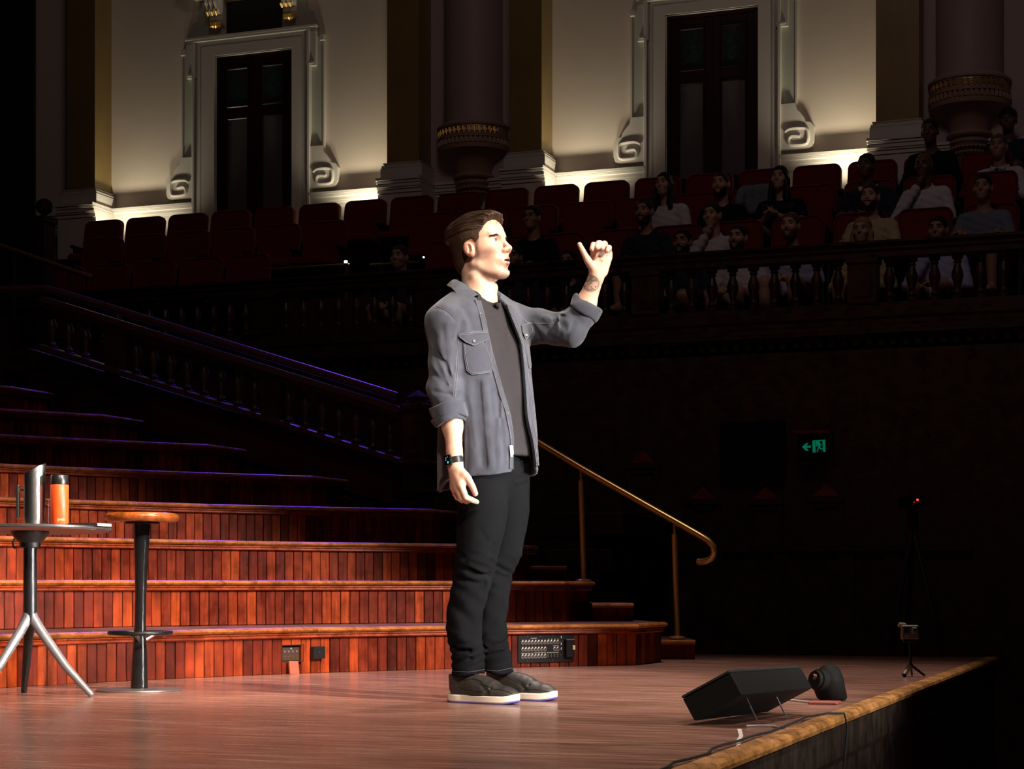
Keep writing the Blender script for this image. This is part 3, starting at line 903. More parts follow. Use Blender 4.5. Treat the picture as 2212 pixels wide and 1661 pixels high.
while k < UB1:
    mb = mbf(); mb.box(k, k + .12, DB - .12, DB + .1, BZ - 1.26, BZ - 1.10); mb.box(k + .02, k + .10, DB - .10, DB + .1, BZ - 1.34, BZ - 1.26); k += .42
    part('bracket', mb, M_DARKWOOD, root)
for p in piers:
    mb = mbf(); mb.box(p - .12, p + .12, DB - .10, DB + .08, BZ - .50, BZ - .13); mb.box(p - .135, p + .135, DB - .115, DB + .09, BZ - .17, BZ - .13)
    mb.box(p - .075, p + .075, DB - .112, DB - .10, BZ - .45, BZ - .22); part('pier', mb, M_DARKWOOD, root)
BAL = [(.046, 0), (.046, .03), (.028, .04), (.038, .055), (.028, .07), (.022, .09), (.036, .14), (.05, .19), (.046, .225), (.03, .27), (.024, .29), (.036, .305), (.026, .32), (.046, .335), (.046, .37)]
mb = MB(); mb.lathe(BAL, (0, 0, 0), 10); bal_me = mb.mesh('baluster', M_DARKWOOD, smooth=True); recalc(bal_me)
rl = gpos(root)
for a, b in zip(piers[:-1], piers[1:]):
    n = round((b - a - .24) / .178)
    for i in range(n):
        u = a + .12 + (b - a - .24) * (i + .5) / n
        link('baluster', bal_me, root, UD(u, DB - .01, BZ - .50) - rl)

# dark wall under the balcony, with panels, pediments and a dado rail
DU = 14.75
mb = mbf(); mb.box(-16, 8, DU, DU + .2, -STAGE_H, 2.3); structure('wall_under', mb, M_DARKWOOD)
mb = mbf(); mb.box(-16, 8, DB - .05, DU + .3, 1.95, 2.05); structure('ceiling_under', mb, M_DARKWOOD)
zr = z_at(1600, 1184, DU)
mb = mbf(); mb.box(u_at(1180, DU), u_at(2100, DU), DU - .05, DU, zr - .03, zr + .02); mb.box(u_at(1180, DU), u_at(2100, DU), DU - .03, DU, zr - .06, zr - .03); structure('trim_60', mb, M_DARKWOOD)
for i, (px, py) in enumerate(((1390, 1000), (1520, 1078), (1655, 1078), (1785, 1072))):
    c = u_at(px, DU); z = z_at(px, py, DU)
    root = thing('wall_panel', ['dark framed wall panel just right of the brass handrail top', 'dark wall panel with a small pediment, first right of the handrail curl',
                                'dark wall panel with a small pediment below and left of the exit sign', 'dark wall panel with a small pediment right below the exit sign'][i], 'panel', UD(c, DU, z - .9))
    mb2 = MB(); mb2.prism([UD(c - .105, DU, z), UD(c + .105, DU, z), UD(c, DU, z + .1)], UD(0, -.03, 0)); part('pediment', mb2, M_MOULD, root)
    mb = mbf(); mb.box(c - .15, c + .15, DU - .035, DU, z - .05, z - .005, .006); part('cornice', mb, M_DARKWOOD, root)
    mb = mbf()
    for x0, x1, z0, z1 in ((c - .14, c - .10, z - .42, z - .05), (c + .10, c + .14, z - .42, z - .05), (c - .1, c + .1, z - .09, z - .05), (c - .1, c + .1, z - .42, z - .38)): mb.box(x0, x1, DU - .02, DU, z0, z1, .004)
    part('panel_frame', mb, M_DARKWOOD, root)
for i, px in enumerate((1545, 1690, 1830, 1930)):
    c = u_at(px, DU)
    mb = mbf(); mb.box(c - .06, c + .06, DU - .03, DU, -STAGE_H, zr - .06); structure('trim_%d' % (70 + i), mb, M_DARKWOOD)
# steps of the dark well beside the aisle
for i, py in enumerate((1108, 1186, 1210)):
    p = ray_d(1200, py, 13.2)
    mb = mbf(); mb.box(u_at(1165, 13.2), u_at(1345 - 25 * i, 13.2), 13.2, 14.7, p.z - .18, p.z, .01); structure('floor_well_%d' % (i + 1), mb, M_DARKWOOD)

# ------------------------------------------------------------------ stair balustrade below the gallery
DS = 12.0
def S(px, py): return ray_d(px, py, DS)
root = thing('stair_balustrade', 'dark stair balustrade with blue-lit rails sloping down to a carved newel', 'balustrade', S(900, 1110))
nrm = UD(0, 1, 0)
def sl(name, a, b, h, t, m, off=0.0):
    """beam between two picture points on the stair plane: h tall, t thick"""
    A = S(*a) + nrm * off; B = S(*b) + nrm * off
    mb = MB(); q = Vector((0, 0, h / 2)); e = nrm * (t / 2)
    c = .2
    mb.rings([[tuple(P + e * x + q * z) for x, z in ((-1, -1 + c), (-1 + c, -1), (1 - c, -1), (1, -1 + c), (1, 1 - c), (1 - c, 1), (-1 + c, 1), (-1, 1 - c))] for P in (A, B)])
    return part(name, mb, m, root)
M_RAIL = plain('rail_lacquer', (0.10, 0.04, 0.035), 0.28, var=0.2)
mb = MB(); mb.tube([S(-40, 627), S(40, 626), S(98, 624), S(130, 632), S(500, 746), S(858, 856)], .030, 12); part('handrail', mb, M_RAIL, root, smooth=True)
sl('top_rail', (98, 648), (872, 888), .05, .16, M_RAIL)
sl('top_rail', (98, 660), (872, 900), .045, .11, M_RAIL)
sl('bottom_rail', (98, 752), (872, 998), .045, .16, M_RAIL)
mb = MB()
A, B = S(60, 752), S(872, 1005); z0 = S(872, 1125).z
mb.prism([A, B, Vector((B.x, B.y, z0)), Vector((A.x, A.y, z0))], nrm * .12)
part('stringer', mb, M_DARKWOOD, root)
mb = MB()
A, B = S(330, 850), S(850, 1012); C2, D2 = S(850, 1090), S(330, 930)
mb.prism([A, B, C2, D2], -nrm * .02); part('stringer_panel', mb, plain('oxblood_panel', (0.10, 0.018, 0.014), .45, var=.2), root)
for px, w in ((250, 40), (590, 46), (275 + 20, 0)):
    if not w: continue
    f = (px - 98) / (872 - 98)
    y0 = 664 + f * 240; y1 = 745 + f * 246
    p = S(px, y0); q = S(px, y1); u = u_at(px, DS); hw = w * DS / FPX / 2
    mb = mbf(); mb.box(u - hw, u + hw, DS - .06, DS + .06, q.z - .06, p.z + .04); part('pier', mb, M_DARKWOOD, root)
rl = gpos(root)
for i in range(21):
    px = 112 + i * 36.5
    if abs(px - 250) < 30 or abs(px - 590) < 32: continue
    f = (px - 98) / (872 - 98)
    a = S(px, 672 + f * 240); b = S(px, 745 + f * 246)
    h = a.z - b.z
    o = link('baluster', bal_me, root, b - rl - Vector((0, 0, .03))); o.scale = (.95, .95, (h + .06) / .37)
u = u_at(905, DS)
mb = mbf(); zt = S(905, 880).z; zb = S(905, 1120).z
mb.box(u - .085, u + .085, DS - .1, DS + .07, zb - .3, zt); mb.box(u - .10, u + .10, DS - .12, DS + .085, zt - .03, zt + .02, .01); mb.box(u - .11, u + .11, DS - .13, DS + .09, zt - .42, zt - .38, .01)
mb.box(u - .11, u + .11, DS - .13, DS + .09, zt - .62, zt - .58, .01); mb.box(u - .05, u + .05, DS - .112, DS - .1, zt - .34, zt - .08, .004)
nw = part('newel_post', mb, M_DARKWOOD, root)
mb = MB(); c = UD(u, DS - .02, zt + .02); mb.lathe([(.10, 0), (.09, .02), (.05, .035), (.085, .05), (.02, .09), (.0, .1)], c, 4); part('newel_cap', mb, M_DARKWOOD, nw)

# dark drape hiding the organ at the far left and the small upper stair rail
mb = MB()
Dd = 17.6
n = 60; uA, uB = u_at(-60, Dd), u_at(71, Dd)
rings = []
for i in range(n + 1):
    uu = uA + (uB - uA) * i / n
    dd = Dd + .05 * math.sin(i * 1.3) + .02 * math.sin(i * 3.1)
    rings.append([tuple(UD(uu, dd, 2.9)), tuple(UD(uu, dd, 9)), tuple(UD(uu, dd + .02, 9)), tuple(UD(uu, dd + .02, 2.9))])
mb.rings(rings); o = part('stage_drape', mb, M_DRAPE, None); tag(o, 'tall black drape filling the upper left edge', 'curtain')
root = thing('stair_rail', 'short brass stair rail sloping down at the left edge above the balustrade', 'handrail', ray_d(90, 640, 13.2))
mb = MB(); mb.tube([ray_d(-40, 516, 13.2), ray_d(0, 530, 13.2), ray_d(190, 597, 13.2), ray_d(199, 601, 13.2)], .022, 10); part('rail', mb, M_BRASS, root, smooth=True)
for px in (30, 150):
    p = ray_d(px, 541 + (px - 30) * .35, 13.2); mb = MB(); mb.tube([p, p - Vector((0, 0, .62))], .014, 8); part('post', mb, M_SEATWOOD, root, smooth=True)
mb = mbf(); u = u_at(96, 16.2); z = z_at(96, 470, 16.2)
mb.box(u - .06, u + .06, 16.1, 16.3, 2.4, z); mb.box(u - .08, u + .08, 16.08, 16.32, z - .06, z)
root = thing('gallery_newel', 'dark newel post with a ball top at the left end of the gallery seats', 'post', UD(u, 16.2, 2.4))
part('post', mb, M_SEATWOOD, root); mb = MB(); c = UD(u, 16.2, z)
mb.lathe([(.03, 0), (.03, .03), (.075, .06), (.09, .11), (.075, .16), (.03, .19), (0, .195)], c, 14); part('ball', mb, M_SEATWOOD, root, smooth=True)
root = thing('gallery_rail', 'thin metal rail round the gallery stair opening, left of the lone front-row man', 'handrail', ray_d(660, 600, 15.9))
mb = MB(); mb.tube([ray_d(578, 582, 15.9), ray_d(756, 571, 15.9)], .012, 8); mb.tube([ray_d(800, 572, 16.2), ray_d(905, 566, 16.2)], .01, 8); part('rail', mb, M_BRASS, root)
mb = MB()
for px, py in ((583, 582), (748, 571)): p = ray_d(px, py, 15.9); mb.tube([p, p - Vector((0, 0, .35))], .01, 8)
part('posts', mb, M_BRASS, root)
root = thing('aisle_lamp', 'tiny white aisle lamp on the gallery rail left of the lone front-row man', 'lamp', ray_d(747, 566, 15.9))
mb = MB(); mb.lathe([(.012, 0), (.016, .01), (.016, .026), (.0, .03)], ray_d(747, 569, 15.88), 10); part('lens', mb, glow('aisle_lamp_lens', (0.75, 1.0, 0.9), 5.0), root)
mb = MB(); mb.lathe([(.02, -.012), (.02, .0), (.0, .0)], ray_d(747, 569, 15.88), 10); part('holder', mb, M_SEATWOOD, root)
l2_ = dup(root, ray_d(915, 556, 15.9), 0, 'tiny white aisle lamp on the gallery close to the back of the speaker\'s head'); l2_.scale = (.55, .55, .55)
# ------------------------------------------------------------------ gallery seats
def rrect(w, h, r, n=4):
    pts = []
    for cx, cz, a0 in ((w - r, h - r, 0), (-w + r, h - r, 90), (-w + r, -h + r, 180), (w - r, -h + r, 270)):
        for i in range(n + 1):
            a = math.radians(a0 + 90 * i / n); pts.append((cx + r * math.cos(a), cz + r * math.sin(a)))
    return pts
def build_seat():
    root = thing('theatre_seat', 'dark red velvet theatre seat', 'seat', (0, 0, 0), 'red velvet seats of the gallery')
    # backrest: a puffed cushion leaning back, rounder at the top corners
    rings = []
    for y, s in ((-.045, .90), (-.062, .97), (-.05, 1.0), (.02, 1.0), (.03, .97)):
        ring = []
        for x, z in rrect(.243 * s, .27 * s, .07 * s):
            zz = z + .63; ring.append((x * (1 - .04 * (zz - .63)), y + (zz - .45) * .16, zz))
        rings.append(ring)
    mb = MB(); mb.rings(rings); part('backrest', mb, M_SEAT, root, smooth=True)
    mb = MB(); mb.box(-.225, .225, -.40, .02, .36, .46, .03); part('cushion', mb, M_SEAT, root)
    for s in (-1, 1):
        mb = MB(); x = s * .262
        mb.box(x - .022, x + .022, -.24, .08, .55, .59, .012); mb.box(x - .014, x + .014, -.18, .05, 0, .55); part('armrest', mb, M_SEATWOOD, root)
    return root
seat0 = build_seat(); KIDS[seat0.name] = list(seat0.children)
SEAT_USED = [False]
def seat(u, row, label):
    D, f = ROWS[row]
    if not SEAT_USED[0]:
        SEAT_USED[0] = True; seat0.location = UD(u, D + .02, f); seat0.rotation_euler = (0, 0, WALL_ROT); seat0['label'] = label; return seat0
    return dup(seat0, UD(u, D + .02, f), WALL_ROT, label)
rowname = {3: 'back gallery row', 2: 'third gallery row from the rail', 1: 'second gallery row from the rail'}
def row_seats(row, spans):
    D = ROWS[row][0]; n = 0
    for k, (pa, pb) in enumerate(spans):
        ua, ub = u_at(pa, D), u_at(pb, D); m = max(1, round((ub - ua) / PITCH)) 
        for i in range(m + 1):
            u = ua + (ub - ua) * i / m
            seat(u, row, 'dark red seat in the %s, %s from the left end' % (rowname[row], ORD[n]))
            n += 1
PITCH = (u_at(877, 18.45) - u_at(219, 18.45)) / 7
row_seats(3, [(219, 2130)])
row_seats(2, [(217, 699), (930, 2140)])
row_seats(1, [(133, 532), (968, 2140)])

# ------------------------------------------------------------------ spectators (seated figures, one body mesh each, clothes and hair as parts)
def sk(name, c): return plain(name, c, 0.5, var=0.06, scale=20)
SKIN = {'fair': sk('skin_fair', (0.50, 0.30, 0.22)), 'tan': sk('skin_tan', (0.38, 0.21, 0.14)), 'dark': sk('skin_dark', (0.13, 0.065, 0.04))}
def cl(name, c): return plain('cloth_' + name, c, 0.9, var=0.15, scale=25, spec=0.2, bump=0.1)
def body_prims(pose):
    L = {}
    if pose == 'lap': arms = [((-.25, -.04, .50), (-.07, -.30, .50)), ((.25, -.04, .50), (.07, -.30, .49))]
    elif pose == 'chin': arms = [((-.22, -.20, .50), (-.035, -.135, .80)), ((.25, -.06, .50), (.02, -.27, .50))]
    elif pose == 'crossed': arms = [((-.25, -.10, .50), (.12, -.24, .545)), ((.25, -.10, .50), (-.12, -.22, .565))]
    elif pose == 'clasp': arms = [((-.25, -.08, .50), (-.03, -.30, .60)), ((.25, -.08, .50), (.03, -.30, .60))]
    return arms
HC = np.array([0, -.055, .985], np.float32)
def person_body(pose):
    arms = body_prims(pose)
    c = HC
    def fn(P):
        d = d_ell(P, c + [0, .012, .03], (.076, .096, .092))
        d = smin(d, d_ell(P, c + [0, -.02, -.03], (.062, .075, .085)), .03)
        d = smin(d, d_ell(P, c + [0, -.055, -.085], (.032, .03, .026)), .025)          # chin
        d = smin(d, d_cap(P, c + [0, -.086, .022], c + [0, -.104, -.020], .009, .0125), .012)  # nose
        d = smin(d, d_cap(P, c + [-.035, -.078, .035], c + [.035, -.078, .035], .012), .015)   # brow
        d = smin(d, d_cap(P, c + [-.02, -.086, -.055], c + [.02, -.086, -.055], .008), .008)   # lips
        for s in (-1, 1):
            d = smax(d, -d_ell(P, c + [s * .031, -.097, .013], (.018, .014, .011)), .012)
            d = smin(d, d_ell(P, c + [s * .078, .008, -.008], (.012, .022, .034)), .008)
            d = smin(d, d_ell(P, c + [s * .045, -.062, -.022], (.022, .022, .02)), .02)
        d = smin(d, d_cap(P, c + [0, .02, -.06], (0, .0, .74), .054, .06), .02)
        d = smin(d, d_cap(P, (-.13, .0, .735), (.13, .0, .735), .055), .05)
        d = smin(d, d_ell(P, (0, 0, .58), (.155, .10, .2)), .04)
        d = smin(d, d_ell(P, (0, 0, .42), (.165, .12, .09)), .04)
        for s, (el, ha) in zip((-1, 1), arms):
            sh = np.array((s * .175, .0, .71)); el = np.array(el); ha = np.array(ha)
            d = smin(d, d_cap(P, sh, el, .045, .038), .02)
            d = smin(d, d_cap(P, el, ha, .037, .026), .015)
            f = (ha - el) / np.linalg.norm(ha - el)
            side = np.cross(f, [0, 0, 1.0]); side /= np.linalg.norm(side) + 1e-9
            pc = ha + f * .045
            d = smin(d, d_ell(P, pc, (.034, .034, .034)), .015)
            for k in range(4):
                o = side * (.03 - .02 * k)
                a = pc + o + f * .03; b = a + f * .03 + np.array((0, 0, -.015)); e = b + f * .012 + np.array((0, .012, -.025))
                d = smin(d, np.minimum(d_cap(P, a, b, .0095), d_cap(P, b, e, .0085)), .004)
            d = smin(d, d_cap(P, ha + f * .01, pc + f * .03 + np.array((0, -.01, .035)), .012, .009), .008)
            th = (s * .1, 0.0, .42); kn = (s * .13, -.35, .46)
            d = smin(d, d_cap(P, th, kn, .08, .06), .03)
            d = smin(d, d_cap(P, kn, (s * .13, -.33, .06), .055, .04), .02)
            d = smin(d, d_ell(P, (s * .13, -.37, .045), (.045, .11, .045)), .02)
        return d
    return sdf_mesh(fn, (-.4, -.72, -.02), (.4, .24, 1.13), .0085, 'body', SKIN['fair'], project=False)
def person_top(pose, sleeve):
    arms = body_prims(pose)
    def fn(P):
        Q = P
        d = d_cap(P, (-.14, .0, .725), (.14, .0, .725), .07)
        d = smin(d, d_ell(P, (0, 0, .58), (.18, .125, .215)), .05)
        d = smin(d, d_ell(P, (0, -.01, .42), (.185, .145, .10)), .05)
        d = smin(d, d_cap(P, (0, .005, .74), (0, .0, .80), .07, .066), .03)
        for s, (el, ha) in zip((-1, 1), arms):
            sh = np.array((s * .18, .0, .715)); el = np.array(el); ha = np.array(ha)
            d = smin(d, d_cap(P, sh, el, .064, .055), .03)
            if sleeve == 'long': d = smin(d, d_cap(P, el, el + (ha - el) * .92, .052, .038), .02)
            else: d = smax(d, -d_cap(P, el + (el - sh) * -.02, ha + (ha - el), .09), .01)
        d = d + .005 * vnoise(P * np.array([14, 14, 24], np.float32)) + .0025 * np.sin(P[:, 2] * 90 + P[:, 0] * 40)
        d = smax(d, -d_ell(P, (0, -.045, .835), (.066, .075, .07)), .006)
        return smax(d, .36 - P[:, 2], .01)
    return sdf_mesh(fn, (-.42, -.45, .3), (.42, .26, .9), .011, 'top', SKIN['fair'], project=False)
def person_hair(kind):
    c = HC
    def fn(P):
        q = P - c
        d = d_ell(P, c + [0, .013, .033], (.081, .102, .0965))
        n = .005 * vnoise(P * np.array([38, 38, 26], np.float32))
        line = q[:, 1] + .055 - .45 * np.maximum(q[:, 2] - .02, 0) * 0
        if kind == 'short':
            d = smax(d, -(d_ell(P, c + [0, -.085, -.03], (.075, .085, .105))), .01)
            d = smax(d, -.05 - q[:, 2] + .35 * q[:, 1] * -1, .01)
        elif kind == 'bald':
            d = d + .006
            d = smax(d, q[:, 2] - .055, .008); d = smax(d, -(d_ell(P, c + [0, -.085, .0], (.1, .10, .14))), .01); d = smax(d, -.05 - q[:, 2], .01)
        elif kind == 'long':
            d = smin(d, d_cap(P, c + [0, .05, -.03], c + [0, .045, -.19], .082, .075), .03)
            for s in (-1, 1): d = smin(d, d_cap(P, c + [s * .074, -.01, -.02], c + [s * .085, -.045, -.22], .03, .026), .03)
            d = smax(d, -(d_ell(P, c + [0, -.085, -.045], (.068, .085, .115))), .01)
            d = smax(d, -(d_cap(P, c + [0, -.06, -.12], c + [0, -.05, -.3], .055)), .01)
        elif kind == 'tied':
            d = smin(d, d_ell(P, c + [0, .10, .0], (.035, .04, .04)), .02)
            d = smax(d, -(d_ell(P, c + [0, -.085, -.035], (.072, .085, .108))), .01); d = smax(d, -.06 - q[:, 2], .01)
        elif kind == 'beanie':
            d = d - .006; d = smax(d, .02 - q[:, 2] - .15 * q[:, 1], .008)
        return d + n
    return sdf_mesh(fn, (-.16, -.24, .70), (.16, .17, 1.16), .0085, 'hair', SKIN['fair'], project=False)
def person_beard():
    c = HC
    def fn(P):
        q = P - c
        d = d_ell(P, c + [0, -.018, -.045], (.068, .082, .088))
        d = smin(d, d_ell(P, c + [0, -.058, -.092], (.038, .036, .034)), .025)
        d = smax(d, q[:, 2] + .035 + 4.0 * np.maximum(0, .05 - np.abs(q[:, 0])) * .3, .006)
        d = smin(d, d_cap(P, c + [-.024, -.090, -.046], c + [.024, -.090, -.046], .008), .006)
        d = smax(d, -d_ell(P, c + [0, -.10, -.058], (.02, .02, .006)), .004)
        return smax(d, q[:, 1] - .0, .01) + .003 * vnoise(P * 60)
    return sdf_mesh(fn, (-.1, -.2, .83), (.1, .05, 1.0), .006, 'beard', SKIN['fair'], project=False)
def collar_mesh():
    mb = MB()
    for s in (-1, 1):
        mb.prism([(0, -.085, .765), (s * .075, -.045, .80), (s * .085, .02, .815), (s * .10, -.02, .78), (s * .055, -.10, .75)], (0, -.006, .012))
    return mb.mesh('collar', SKIN['fair'])
P_BODY = {k: person_body(k) for k in ('lap', 'chin', 'crossed', 'clasp')}
P_TOP = {(k, s): person_top(k, s) for k, s in (('lap', 'long'), ('lap', 'short'), ('chin', 'long'), ('crossed', 'long'), ('clasp', 'short'))}
P_HAIR = {k: person_hair(k) for k in ('short', 'bald', 'long', 'tied', 'beanie')}
P_BEARD = person_beard(); P_COL = collar_mesh(); recalc(P_COL)
P_EYE = []
for s in (-1, 1):
    for i in range(1):
        mb = MB(); mb.lathe([(0, -.009), (.007, -.006), (.0095, 0), (.007, .006), (0, .009)], (HC[0] + s * .031, HC[1] - .083, HC[2] + .013), 10)
        P_EYE.append(mb.mesh('eye', plain('spectator_eye', (0.10, 0.08, 0.07), 0.2), smooth=True))
mb = MB()
for s in (-1, 1):
    mb.tube([(HC[0] + s * .055, HC[1] - .082, HC[2] + .034), (HC[0] + s * .032, HC[1] - .093, HC[2] + .039), (HC[0] + s * .013, HC[1] - .094, HC[2] + .034)], [.0018, .0034, .0026], 5)
P_BROW = mb.mesh('eyebrows', SKIN['fair'], smooth=True)
mb = MB(); mb.prism([(-.018, -.131, .765), (.018, -.131, .765), (.03, -.145, .50), (0, -.148, .47), (-.03, -.145, .50)], (0, -.006, 0)); P_TIE = mb.mesh('tie', cl('tie_green', (0.02, 0.075, 0.04)))
mb = MB()
for s in (-1, 1):
    pts = [(HC[0] + s * .033 + .022 * math.cos(a), HC[1] - .106, HC[2] + .012 + .017 * math.sin(a)) for a in [2 * PI * i / 14 for i in range(15)]]
    mb.tube(pts, .0022, 5, caps=False); mb.tube([(HC[0] + s * .055, HC[1] - .104, HC[2] + .016), (HC[0] + s * .08, HC[1] + .01, HC[2] + .016)], .002, 5)
mb.tube([(-.011, HC[1] - .106, HC[2] + .016), (.011, HC[1] - .106, HC[2] + .016)], .002, 5)
P_GLASS = mb.mesh('glasses', M_BLACK)
def om(o, m):
    o.material_slots[0].link = 'OBJECT'; o.material_slots[0].material = m
HAIRC = {'black': plain('hair_black', (0.012, 0.010, 0.010), 0.6, spec=.3), 'brown': plain('hair_brown', (0.035, 0.02, 0.014), 0.6, spec=.3),
         'blonde': plain('hair_blonde', (0.30, 0.20, 0.09), 0.6, spec=.3), 'ginger': plain('hair_ginger', (0.12, 0.055, 0.025), 0.6, spec=.3), 'grey': plain('hair_grey', (0.09, 0.08, 0.075), 0.6, spec=.3)}
def spectator(px, ptop, row, label, pose='lap', sleeve='long', top=None, hair='short', hc='black', skin='fair', beard=False, collar=None, tie=False, glasses=False, yaw=0.0, tilt=0.0):
    D, f = ROWS[row]
    D -= .10
    u = u_at(px, D - .05)
    zt = z_at(px, ptop, D - .05)
    z = zt - 1.108
    root = thing('person', label, 'person', UD(u, D - .045, z)); root.rotation_euler = (tilt, 0, WALL_ROT + yaw)
    b = link('body', P_BODY[pose], root); om(b, SKIN[skin])
    t = link('top', P_TOP[(pose, sleeve)], root); om(t, top)
    h = link('beanie' if hair == 'beanie' else 'hair', P_HAIR[hair], root); om(h, HAIRC[hc])
    for e_ in P_EYE: link('eye', e_, root)
    w = link('eyebrows', P_BROW, root); om(w, HAIRC[hc])
    if beard: q = link('beard', P_BEARD, root); om(q, HAIRC[hc])
    if collar: q = link('collar', P_COL, t); om(q, collar)
    if tie: link('tie', P_TIE, t)
    if glasses: link('glasses', P_GLASS, root)
    return root
white, navy, blk, cream, pale, grey = cl('white', (0.62, 0.58, 0.62)), cl('navy', (0.022, 0.028, 0.05)), cl('black', (0.012, 0.012, 0.014)), cl('cream', (0.50, 0.42, 0.24)), cl('pale_blue', (0.40, 0.42, 0.62)), cl('slate', (0.17, 0.20, 0.25))
spectator(869, 531, 0, 'lone man with short dark hair and pale collar behind the rail left of the speaker', top=navy, collar=white, skin='tan', hc='brown', yaw=-.1)
spectator(1155, 446, 1, 'man with glasses and black hair in a dark shirt, right of the speaker\'s face', top=blk, glasses=True, skin='tan', beard=False, yaw=-.15)
spectator(1113, 531, 0, 'man half hidden by the speaker\'s chin, only his dark-haired head showing over the rail', top=navy, skin='tan')
spectator(1231, 541, 0, 'person whose forehead and eyes peep over the rail just left of the raised thumb', top=blk, skin='tan')
spectator(1398, 432, 1, 'bearded man in a dark navy jacket, right of the raised hand', top=navy, beard=True, hc='brown', skin='tan', yaw=-.2)
spectator(1440, 374, 2, 'woman with long dark hair and a white blouse below the right door\'s left jamb', top=white, hair='long', yaw=-.2)
spectator(1480, 497, 0, 'man with thick black hair and beard at the rail before the white sweater', top=navy, collar=white, beard=True, skin='tan', yaw=-.15)
spectator(1547, 440, 1, 'woman in a white knitted sweater resting her cheek on her hand', pose='chin', top=white, hair='tied', hc='brown', yaw=-.2, tilt=.03)
spectator(1562, 374, 2, 'bearded man in a black shirt below the right gallery door', top=blk, sleeve='short', beard=True, skin='fair', hc='brown', yaw=-.15)
spectator(1600, 487, 0, 'man with receding brown hair, beard and an open white collar at the rail', top=white, beard=True, hc='brown', yaw=-.2)
spectator(1688, 360, 2, 'woman with long dark hair and black T-shirt, hands clasped over a dark folder', pose='clasp', sleeve='short', top=blk, hair='long', yaw=-.1)
spectator(1712, 461, 0, 'man with light ginger beard in a pale blue shirt at the rail', top=pale, collar=pale, beard=True, hc='ginger', yaw=-.15)
spectator(1884, 399, 1, 'man with a goatee in a cream sweater with crossed arms', pose='crossed', top=cream, beard=True, hc='brown', yaw=-.15)
spectator(1866, 471, 0, 'blonde woman at the rail in front of the cream sweater', top=cream, hair='long', hc='blonde', yaw=-.1)
spectator(1876, 334, 2, 'dark-skinned man in a dark suit and white shirt beside the right wall pilaster base', top=navy, collar=white, skin='dark', yaw=-.2)
spectator(2003, 334, 2, 'bald man in a white shirt leaning his face on his hand', pose='chin', top=white, hair='bald', skin='dark', yaw=-.2, tilt=.05)
spectator(2030, 469, 0, 'dark-haired person peering over the rail, hand at mouth, far right', pose='chin', top=pale, skin='tan', hair='tied', yaw=-.15)
spectator(2017, 262, 3, 'person in black with thick black hair leaning forward in the back row', top=blk, skin='dark', tilt=.12, yaw=-.1)
spectator(2160, 292, 3, 'man in a white shirt and dark green tie at the far right', pose='crossed', top=white, collar=white, tie=True, hc='grey', skin='tan', yaw=-.15)
spectator(2126, 379, 1, 'man with dark hair in a slate sweater, arms crossed, at the right edge', pose='crossed', top=grey, skin='tan', hc='black', yaw=-.1)
p = spectator(2180, 236, 3, 'person in a black knitted hat at the back, highest head at the far right', top=navy, hair='beanie', skin='dark', yaw=-.1)
p.location = UD(u_at(2180, 18.9), 18.9, z_at(2180, 236, 18.9) - 1.108)
# things the spectators have with them
def jacket_on_seat():
    D, f = ROWS[2]
    u = u_at(1640, D)
    c = UD(u, D, f)
    def fn(P):
        q = P - np.array([0, 0, 0], np.float32)
        d = d_box(P, (0, .02, .78), (.20, .07, .15), .05)
        d = smin(d, d_cap(P, (-.17, -.05, .85), (-.2, -.08, .55), .05, .04), .03)
        return d + .012 * vnoise(P * np.array([16, 16, 9], np.float32)) + .006 * vnoise(P * 40)
    me = sdf_mesh(fn, (-.35, -.25, .4), (.35, .2, 1.05), .013, 'draped_jacket', grey, project=False)
    o = link('draped_jacket', me, None, c); o.rotation_euler = (0, 0, WALL_ROT)
    tag(o, 'pale grey jacket draped over the seat left of the clasped-hands woman', 'jacket')
jacket_on_seat()
D, f = ROWS[2]
c = UD(u_at(1680, D - .3), D - .34, z_at(1680, 452, D - .34))
mb = MB(); mb.box(-.16, .16, -.01, .01, 0, .12, .006); o = part('folder', mb, M_BLACK, None); o.location = c; o.rotation_euler = (-.9, 0, WALL_ROT)
tag(o, 'black folder on the lap of the clasped-hands woman', 'folder')
